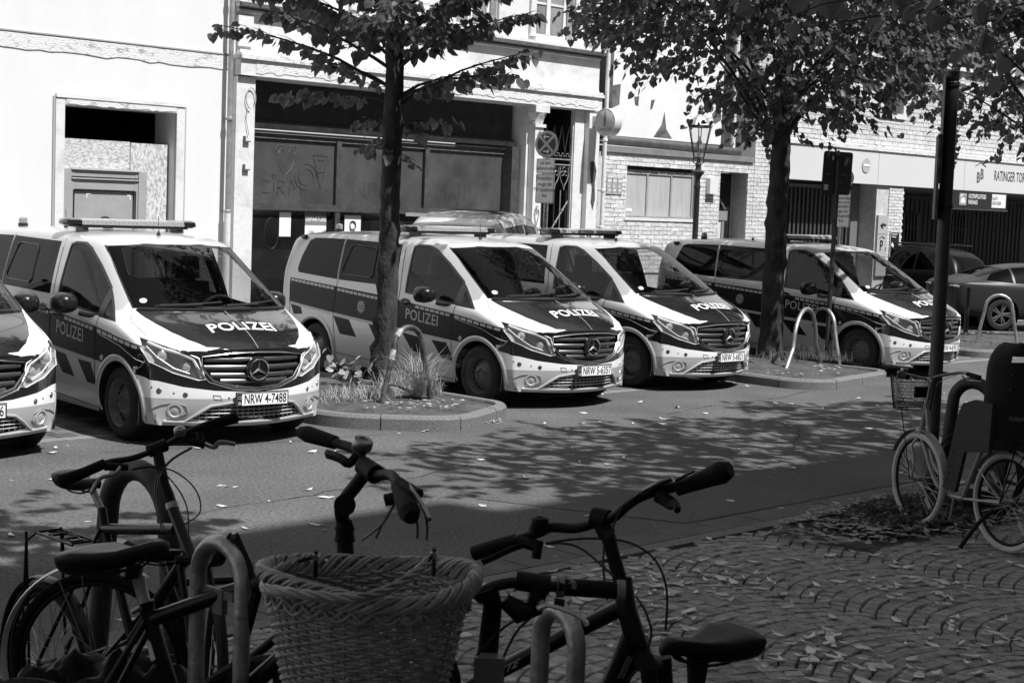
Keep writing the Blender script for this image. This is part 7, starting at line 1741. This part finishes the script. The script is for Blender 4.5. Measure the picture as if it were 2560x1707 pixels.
for s in (-1, 1): b.tube('fork_leg', M_bk, [P(1200, 1860, 3.18) + ax4 * .04 * s, w4 + ax4 * .05 * s], .011, 8); b.tube('seat_stay', M_bk, [P(1735, 1780, 3.5), r4 + ax4 * .06 * s], .008, 8); b.tube('chain_stay', M_bk, [B4, r4 + ax4 * .06 * s], .009, 8)
for pts in ([P(1320, 1535, 3.12), P(1270, 1560, 3.1), P(1225, 1600, 3.1), P(1190, 1640, 3.1)], [P(1330, 1540, 3.12), P(1290, 1580, 3.1), P(1250, 1660, 3.1), P(1225, 1720, 3.1)]): b.tube('cable', M_cable, cat(pts), .0028, 5)
# wicker basket
bc = P(918, 1452, 3.02); wk = Bike('wicker_basket', 'large pale wicker basket with braided rim, at the bottom centre', bc + Vector((0, 0, -.30)), 'basket')
M_wick = mat('wicker_cane', .34, .55, v2=.17, scale=30, bump=.2, bscale=90)
RX, RY, HB = .196, .150, .30
def rad(z): return .66 + .34 * ((z + HB) / HB) ** .8 if z > -HB else .66
ang = R(-12)
def bp(a, z, k=1.0):
    f = rad(z) * k; x, y = RX * f * math.cos(a), RY * f * math.sin(a); return bc + Vector((x * math.cos(ang) - y * math.sin(ang), x * math.sin(ang) + y * math.cos(ang), z + .012 * math.cos(a) * 0))
nst = 44
for i in range(nst):
    a = 2 * PI * i / nst; wk.tube('stake', M_wick, [bp(a, z) for z in (-.30, -.24, -.18, -.12, -.06, -.01)], .0028, 5)
for r_ in range(40):
    z = -.295 + r_ * .0072; n = nst * 3
    wk.tube('weaver', M_wick, [bp(2 * PI * j / n, z + .0015 * math.sin(j * 1.7 + r_), 1 + .026 * math.cos(PI * (j / 3.0 + r_))) for j in range(n)], .0031, 4, closed=True)
wk.put('base', M_wick, lambda q: (q.v.extend([tuple(bp(2 * PI * j / 40, -.297)) for j in range(40)]), q.face(tuple(range(40)))), None, False)
rim_lift = lambda a: .010 * math.sin(2 * a + .5)
for k in range(8):    # border: strands plaited round the rim
    n = 240; ph = 2 * PI * (k // 2) / 4 + (k % 2) * .55
    wk.tube('border_strand', M_wick, [bp(2 * PI * j / n, .004 + rim_lift(2 * PI * j / n) + (.017 + .004 * math.sin(3.3 * j * 2 * PI / n)) * math.sin(9 * 2 * PI * j / n + ph), 1.04 + .055 * math.cos(9 * 2 * PI * j / n + ph) + .01 * math.sin(5 * j * 2 * PI / n)) for j in range(n)], .0046, 5, closed=True)
for k in range(5):
    n = 240; ph = 2 * PI * k / 5
    wk.tube('border_strand', M_wick, [bp(2 * PI * j / n, -.028 + .014 * math.sin(-13 * 2 * PI * j / n + ph), 1.03 + .022 * math.cos(13 * 2 * PI * j / n + ph)) for j in range(n)], .0038, 5, closed=True)
# swing handle folded down along the front rim
hp = [P(745, 1403, 3.10), P(700, 1420, 3.06), P(655, 1462, 2.95), P(690, 1475, 2.86), P(780, 1487, 2.82), P(880, 1495, 2.81), P(960, 1475, 2.84), P(1030, 1435, 2.90), P(1068, 1402, 2.96)]
for k in range(4): 
    pts = cat(hp, 8); n = len(pts); wk.tube('handle_strand', M_wick, [p_ + Vector((0, .006 * math.cos(j * .45 + k * PI / 2), .006 * math.sin(j * .45 + k * PI / 2))) for j, p_ in enumerate(pts)], .0042, 5)
for p_, e_ in ((P(790, 1390, 3.12), P(745, 1403, 3.10)), (P(1085, 1385, 2.99), P(1068, 1402, 2.96))):
    wk.put('handle_hinge', M_bkm, lambda q: q.tube([p_ + Vector((0, 0, -.04)), p_ + Vector((0, 0, .012))], .011, 8, flat=.4)); wk.put('hinge_bolt', M_alu, lambda q: q.tube([p_ + Vector((0, -.012, 0)), p_ + Vector((0, .01, 0))], .007, 8)); wk.tube('hinge_rod', M_bkm, [p_, e_], .004, 6)
# --- bicycle with the wide dark handlebar and sloping frame
g = P(1560, 1600, 3.75); b = Bike('bicycle', 'black trekking bicycle with the wide curved handlebar right of the basket', (g.x, g.y, ramp(g)), group=GB)
br3 = b.tube('handlebar', M_bkm, cat([P(1190, 1380, 3.97), P(1240, 1365, 3.95), P(1299, 1347, 3.92), P(1349, 1330, 3.90), P(1377, 1318, 3.88), P(1434, 1320, 3.85), P(1477, 1310, 3.82), P(1495, 1303, 3.81), P(1534, 1292, 3.78), P(1569, 1262, 3.74), P(1605, 1239, 3.71), P(1665, 1221, 3.67), P(1740, 1205, 3.63), P(1810, 1182, 3.6)]), .0125, 12)
b.tube('grip', M_grip, [P(1186, 1382, 3.98), P(1245, 1362, 3.95), P(1290, 1350, 3.93)], [.019, .017, .0165], 14, br3)
b.tube('grip', M_grip, [P(1692, 1222, 3.65), P(1720, 1212, 3.64), P(1770, 1194, 3.62), P(1805, 1180, 3.6), P(1826, 1172, 3.59)], [.0165, .018, .022, .027, .018], 16, br3)
b.tube('stem', M_bkm, [P(1500, 1300, 3.81), P(1519, 1337, 3.80)], [.021, .022], 12); b.tube('stem_cap', M_bkm, [P(1484, 1292, 3.82), P(1520, 1300, 3.80)], .026, 10); b.tube('stem_bore', M_ink, [P(1519, 1334, 3.77), P(1519, 1334, 3.83)], .011, 10)
b.tube('stem_column', M_bkm, [P(1519, 1335, 3.80), P(1530, 1377, 3.79), P(1550, 1448, 3.77)], [.0185, .0165, .0175], 12); b.tube('head_tube', M_bk, [P(1556, 1445, 3.77), P(1566, 1520, 3.75), P(1590, 1600, 3.73), P(1612, 1660, 3.72)], [.023, .024, .026, .027], 14)
b.tube('top_tube', M_bk, [P(1560, 1515, 3.76), P(1400, 1595, 3.82), P(1240, 1680, 3.88), P(1180, 1712, 3.90)], .0205, 12); B3 = P(1380, 1960, 3.85); b.tube('down_tube', M_bk, [P(1590, 1590, 3.73), P(1540, 1700, 3.77), B3], [.034, .032, .028], 12)
b.tube('seat_tube', M_bk, [P(1180, 1712, 3.90), P(1160, 1640, 3.91), B3], .018, 12) if False else b.tube('seat_tube', M_bk, [P(1185, 1700, 3.90), B3], .018, 12)
b.put('frame_lettering', M_lab, lambda q: flat_text(q, 'EXTE', .034, P(1262, 1668, 3.84) - Vector((0, .02, 0)), (P(1400, 1595, 3.82) - P(1240, 1680, 3.88)).normalized(), Vector((.35, 0, .94)).normalized(), 0, .0006, 1.1), None, False)
b.put('down_tube_lettering', M_lab, lambda q: [q.tube([P(1545 + dx, 1695, 3.72), P(1570 + dx, 1640, 3.70)], .0012, 4) for dx in (0, 6, 12)], None, False)
bell(b, P(1349, 1322, 3.87), (0, 0, 1), M_bkm, .022, br3); b.tube('bell_body', M_bkm, [P(1338, 1330, 3.88), P(1350, 1300, 3.88)], .020, 12, br3)
b.tube('brake_housing', M_bkm, [P(1300, 1352, 3.90), P(1345, 1365, 3.88), P(1340, 1395, 3.87)], [.015, .018, .012], 8, br3); lever(b, P(1305, 1362, 3.9), P(1270, 1375, 3.9), P(1235, 1392, 3.9), P(1205, 1405, 3.9), parent=br3)
b.tube('display_unit', mat('display_grey', .06, .3), [P(1612, 1226, 3.68), P(1650, 1208, 3.65), P(1682, 1196, 3.64)], [.012, .017, .010], 8, br3, flat=.5); b.tube('shift_paddle', M_bkm, [P(1690, 1200, 3.63), P(1735, 1178, 3.61)], [.008, .006], 8, br3, flat=.5); b.tube('brake_housing', M_bkm, [P(1645, 1238, 3.66), P(1680, 1256, 3.64)], [.018, .014], 8, br3); lever(b, P(1650, 1248, 3.64), P(1675, 1262, 3.62), P(1688, 1258, 3.6), P(1694, 1275, 3.58), r=.008, parent=br3)
for pts in ([P(1365, 1358, 3.87), P(1430, 1348, 3.84), P(1500, 1346, 3.8), P(1570, 1355, 3.75), P(1625, 1385, 3.72), P(1655, 1430, 3.7), P(1668, 1490, 3.7), P(1664, 1575, 3.7)], [P(1365, 1360, 3.87), P(1410, 1358, 3.84), P(1460, 1375, 3.8), P(1535, 1440, 3.74)], [P(1600, 1232, 3.69), P(1555, 1270, 3.74), P(1535, 1310, 3.74), P(1530, 1330, 3.74)], [P(1510, 1360, 3.78), P(1508, 1420, 3.76), P(1518, 1500, 3.74)], [P(1590, 1490, 3.72), P(1615, 1530, 3.7), P(1628, 1590, 3.7), P(1600, 1660, 3.7), P(1570, 1700, 3.72)]): b.tube('cable', M_cable, cat(pts), .003, 5)
f3 = P(1690, 1900, 3.68); f3.z = ramp(f3) + .345; h3_ = Vector((f3.x - P(1185, 1700, 3.9).x, f3.y - P(1185, 1700, 3.9).y, 0)).normalized(); ax3 = Vector((-h3_.y, h3_.x, 0)); wheel(b, f3, ax3, .345, .022)
b.tube('fork_crown', M_bkm, [P(1612, 1655, 3.66), P(1650, 1668, 3.78)], .026, 10)
for s in (-1, 1): b.tube('fork_leg', M_bkm, [P(1640, 1655, 3.70) + ax3 * .05 * s, f3 + ax3 * .055 * s], [.020, .014], 10)
r3 = f3 - h3_ * 1.08; r3.z = ramp(r3) + .345; wheel(b, r3, ax3, .345, .022)
for s in (-1, 1): b.tube('seat_stay', M_bk, [P(1185, 1700, 3.9), r3 + ax3 * .06 * s], .008, 8); b.tube('chain_stay', M_bk, [B3, r3 + ax3 * .06 * s], .009, 8)
# --- white-tyred step-through bicycle at the right
Rg, Fg = gpx(2512, 1384), gpx(2288, 1316); Rg.z = Fg.z = 0
h6 = (Fg - Rg); wb = h6.length; h6.normalize(); ax6 = Vector((-h6.y, h6.x, 0)); U = Vector((0, 0, 1))
b = Bike('bicycle', 'grey step-through bicycle with cream tyres, front wire basket and child seat', (Rg.x, Rg.y, 0), group='bicycles by the tall pole')
r6 = .345; rc = Rg + U * (r6 + .012); fc = Fg + U * (r6 + .012)
L6 = lambda x, z, y=0: Rg + h6 * x + U * z + ax6 * y
st6 = Matrix.Rotation(R(-7), 3, 'Z'); ax6f = st6 @ ax6; fwf = st6 @ h6
wheel(b, rc, ax6, r6, .023, M_cream, M_bkm, 32); wheel(b, fc, ax6f, r6, .023, M_cream, M_bkm, 32)
hb, ht = L6(wb + .0, .68), L6(wb - .05, .95); bb6 = L6(.46, .30)
b.tube('head_tube', M_bframe, [hb, ht], .021, 12); b.tube('down_tube', M_bframe, cat([hb + U * .02, L6(.78, .40), L6(.64, .31), bb6]), .018, 12); b.tube('step_tube', M_bframe, cat([ht - U * .06, L6(.80, .52), L6(.62, .40), L6(.42, .42)]), .018, 12)
b.tube('seat_tube', M_bframe, [bb6, L6(.30, .66)], .017, 12); b.tube('seat_post', M_alu, [L6(.30, .66), L6(.25, .86)], .0135, 10); saddle(b, L6(.23, .90), h6, .25, .095)
for s in (-1, 1): b.tube('seat_stay', M_bframe, [L6(.34, .56), rc + ax6 * .06 * s], .008, 8); b.tube('chain_stay', M_bframe, [bb6, rc + ax6 * .065 * s], .010, 8); b.tube('fork_leg', M_bframe, cat([hb + ax6f * .03 * s - U * .02, hb + ax6f * .055 * s - U * .08 + fwf * .02, fc + ax6f * .055 * s + U * .12 - fwf * .02, fc + ax6f * .055 * s]), .010, 8)
fender(b, fc, ax6f, r6 + .022, 25, 165, M_bframe, .028); fender(b, rc, ax6, r6 + .022, 10, 185, M_bframe, .028)
b.put('chain_case', M_bkm, lambda q: q.tube([bb6 - ax6 * .06 + h6 * .05, rc - ax6 * .06], [.075, .035], 10, flat=.18, up=ax6)); b.put('crank', M_alu, lambda q: (q.tube([bb6 + ax6 * .08, bb6 + ax6 * .09 + h6 * .02 - U * .17], .009, 8), q.tube([bb6 - ax6 * .09, bb6 - ax6 * .10 - h6 * .02 + U * .17], .009, 8)))
b.put('pedal', M_bkm, lambda q: q.box(-.045, .045, -.045, .045, -.012, .012, M=Matrix.Translation(bb6 + ax6 * .15 + h6 * .02 - U * .17) @ Matrix.Rotation(.4, 4, 'Z')), None, False)
b.tube('kickstand', M_bkm, cat([L6(.06, .30, .07), L6(.12, .20, .14), L6(.17, .02, .25)]), [.015] * 12 + [.018], 8)
stt = ht + U * .14 - h6 * .03; b.tube('quill_stem', M_alu, [ht, stt, stt + fwf * .05 + U * .015], [.012, .012, .018], 10)
lt = -ax6f
sb_ = stt + fwf * .05 + U * .015
br6 = b.tube('handlebar', M_alu, cat([sb_ + ax6f * .30 - fwf * .20 + U * .035, sb_ + ax6f * .27 - fwf * .04 + U * .05, sb_ + ax6f * .12 + fwf * .02 + U * .02, sb_, sb_ - ax6f * .12 + fwf * .02 + U * .02, sb_ - ax6f * .27 - fwf * .04 + U * .05, sb_ - ax6f * .30 - fwf * .20 + U * .035]), .0115, 10)
for s in (-1, 1): b.tube('grip', M_grip, [sb_ + ax6f * .285 * s - fwf * .08 + U * .045, sb_ + ax6f * .30 * s - fwf * .21 + U * .033], [.017, .019], 12, br6); lever(b, sb_ + ax6f * .27 * s - fwf * .03 + U * .03, sb_ + ax6f * .30 * s - fwf * .05 + U * .0, sb_ + ax6f * .33 * s - fwf * .12 + U * .0, sb_ + ax6f * .34 * s - fwf * .18, M_alu, .004, br6)
bell(b, sb_ + ax6f * .20 + U * .05, (0, 0, 1), M_alu, .026, br6)
for pts in ([sb_ + ax6f * .25 + U * .03, sb_ + ax6f * .18 + fwf * .12 - U * .05, ht + ax6f * .06 + fwf * .14 - U * .12, hb - U * .05], [sb_ - ax6f * .25 + U * .03, sb_ - ax6f * .16 + fwf * .12 - U * .06, ht - ax6f * .03 + fwf * .05 - U * .15]): b.tube('cable', mat('pale_cable', .3, .4), cat(pts), .003, 5)
for s in (-1, 1): b.tube('basket_stay', M_bkm, [fc + ax6f * .07 * s, ht + fwf * .20 + ax6f * .09 * s - U * .08], .004, 6)
rkz = .80
def rack6(q):
    for s in (-1, 1): q.tube([L6(.28, rkz - .04, .05 * s), L6(.05, rkz, .06 * s), L6(-.26, rkz, .06 * s)], .006, 6); q.tube([L6(-.12, rkz, .06 * s), rc + ax6 * .075 * s], .006, 6); q.tube([L6(-.24, rkz, .06 * s), rc + ax6 * .075 * s], .005, 6)
    for x in (.05, -.1, -.26): q.tube([L6(x, rkz, -.06), L6(x, rkz, .06)], .005, 6)
b.put('rear_rack', M_bkm, rack6)
# wire basket on the front
bq = ht + fwf * .20 + U * .13; wb_ = Bike('wire_basket', 'black wire mesh basket on the front of the step-through bicycle', bq - U * .22, 'basket')
def bk_(a, z):
    f = .80 + .20 * (z + .22) / .24; ca, sa = math.cos(a), math.sin(a); x = .165 * f * math.copysign(abs(ca) ** .6, ca); y = .12 * f * math.copysign(abs(sa) ** .6, sa); return bq + ax6f * x + fwf * y + U * z
for z, r_ in ((.02, .005), (-.01, .003), (-.22, .004)): wb_.tube('rim_wire', M_bkm, [bk_(2 * PI * j / 40, z) for j in range(40)], r_, 5, closed=True)
def mesh6(q):
    for i in range(90):
        a = 2 * PI * i / 90
        for s in (-1, 1): q.tube([bk_(a + s * k * .055, -.22 + .04 * k) for k in range(7)], .0011, 3, cap=False)
    for i in range(9): q.tube([bq + ax6f * (-.13 + i * .033) - fwf * .09 - U * .22, bq + ax6f * (-.13 + i * .033) + fwf * .09 - U * .22], .0015, 3)
wb_.put('wire_mesh', M_bkm, mesh6, None, False, kind='stuff')
wb_.put('mount', M_bkm, lambda q: q.box(-.06, .06, -.012, .012, -.04, .04, M=Matrix.Translation(bq - fwf * .125 - U * .08) @ Matrix.Rotation(math.atan2(ax6f.y, ax6f.x), 4, 'Z')), None, False)
# child seat
cb = L6(.13, rkz - .05, .05); cs = Bike('child_seat', 'dark plastic child seat with handle slot mounted on the step-through bicycle', cb, 'child seat')
M_cs = mat('child_seat_plastic', .028, .55, spec=.25, bump=.12, bscale=120)
w_of = lambda z: .155 + .05 * math.exp(-((z - .10) / .12) ** 2) if z < .22 else .185 * (1 - max(0, (z - .50) / .22) ** 2.4) ** .5 if z < .72 else .02
def shell(q):
    zs = [-.02, .05, .12, .19, .26, .33, .40, .47, .53, .58, .62, .66, .69, .71]; n = 14; th = .018
    for side in (0, 1):
        for z in zs:
            w = max(.03, w_of(z))
            for j in range(n + 1):
                t_ = j / n * 2 - 1; x = -.20 - .05 * z + .11 * abs(t_) ** 2.2 * (1 if z > .1 else 1.2) + (th if side else 0); q.v.append(tuple(cb + ax6 * w * t_ + h6 * x + U * z))
    m_ = n + 1; K = len(zs) * m_
    for i in range(len(zs) - 1):
        for j in range(n):
            if zs[i] >= .58 and zs[i] < .62 and 3 <= j <= 9: continue
            q.face((i * m_ + j, i * m_ + j + 1, (i + 1) * m_ + j + 1, (i + 1) * m_ + j)); q.face((K + i * m_ + j, K + i * m_ + j + 1, K + (i + 1) * m_ + j + 1, K + (i + 1) * m_ + j))
    for i in range(len(zs) - 1):
        for j in (0, n): q.face((i * m_ + j, (i + 1) * m_ + j, K + (i + 1) * m_ + j, K + i * m_ + j))
    e = (len(zs) - 1) * m_
    for j in range(n): q.face((e + j, e + j + 1, K + e + j + 1, K + e + j))
cs.put('back_shell', M_cs, shell)
cs.put('seat_pan', M_cs, lambda q: q.tube([cb - h6 * .19 + U * .03, cb - h6 * .05 + U * .01, cb + h6 * .16 + U * .04], [.17, .175, .15], 16, flat=.30, up=(0, 0, 1)))
for s in (-1, 1):
    def guard(q):
        PG = [(-.21, .30), (-.04, .31), (.08, .27), (.13, .18), (.17, .0), (.24, -.34), (.11, -.35), (.04, -.06), (-.2, -.03)]; k = len(q.v); n = len(PG)
        for o_ in (.185, .215): q.v += [tuple(cb + h6 * x + U * z + ax6 * (o_ * s)) for x, z in PG]
        q.face(tuple(range(k, k + n))); q.face(tuple(reversed(range(k + n, k + 2 * n))))
        for m_ in range(n): q.face((k + m_, k + (m_ + 1) % n, k + n + (m_ + 1) % n, k + n + m_))
    cs.put('side_guard', M_cs, guard, None, 30)
    for k in range(5): cs.put('strap_slot', M_ink, lambda q: q.box(-.022, .022, -.002, .002, -.008, .008, M=Matrix.Translation(cb + h6 * (.165 + k * .012) + ax6 * (.218 * s) + U * (-.08 - k * .05)) @ Matrix.Rotation(math.atan2(h6.y, h6.x), 4, 'Z')), None, False)
    for z in (.50, .40): cs.put('strap_buckle', M_ink, lambda q: q.box(-.02, .02, -.006, .006, -.008, .008, M=Matrix.Translation(cb - h6 * (.222 + .05 * z - .012) + ax6 * .07 * s + U * z) @ Matrix.Rotation(math.atan2(ax6.y, ax6.x), 4, 'Z')), None, False)
cs.put('lettering', mat('frame_lettering', .20, .5), lambda q: flat_text(q, 'Polisport', .048, cb - h6 * .222 + U * .20 - h6 * .012, -ax6, U, 0, .0008, .95), None, False)
# --- dark bicycle behind it
b = Bike('bicycle', 'dark bicycle half hidden behind the step-through bicycle and the fat hoop', W2(10.9, 6.35), group='bicycles by the tall pole')
r7 = P(2452, 1155, 12.2); r7.z = .345; h7 = Vector((.80, -.60, 0)).normalized(); a7 = Vector((.60, .80, 0)); f7 = r7 + h7 * 1.06
wheel(b, r7, a7, .345, .02); wheel(b, f7, a7, .345, .02); T7 = r7 + h7 * .27 + U * .34; H7 = r7 + h7 * .86 + U * .42; B7 = r7 + h7 * .45 - U * .06
for nm, p0, p1 in (('seat_tube', B7, T7), ('top_tube', T7, H7), ('down_tube', B7, H7 - U * .12), ('head_tube', H7 + U * .03, H7 - U * .15)): b.tube(nm, M_bk, [p0, p1], .018, 10)
for s in (-1, 1): b.tube('seat_stay', M_bk, [T7, r7 + a7 * .05 * s], .008, 6); b.tube('chain_stay', M_bk, [B7, r7 + a7 * .05 * s], .009, 6); b.tube('fork_leg', M_bk, [H7 - U * .15, f7 + a7 * .05 * s], .011, 6)
fender(b, r7, a7, .37, 0, 180, M_bk); saddle(b, T7 + U * .16 - h7 * .03, h7, .26, .07); b.tube('seat_post', M_alu, [T7, T7 + U * .13 - h7 * .03], .013, 8)
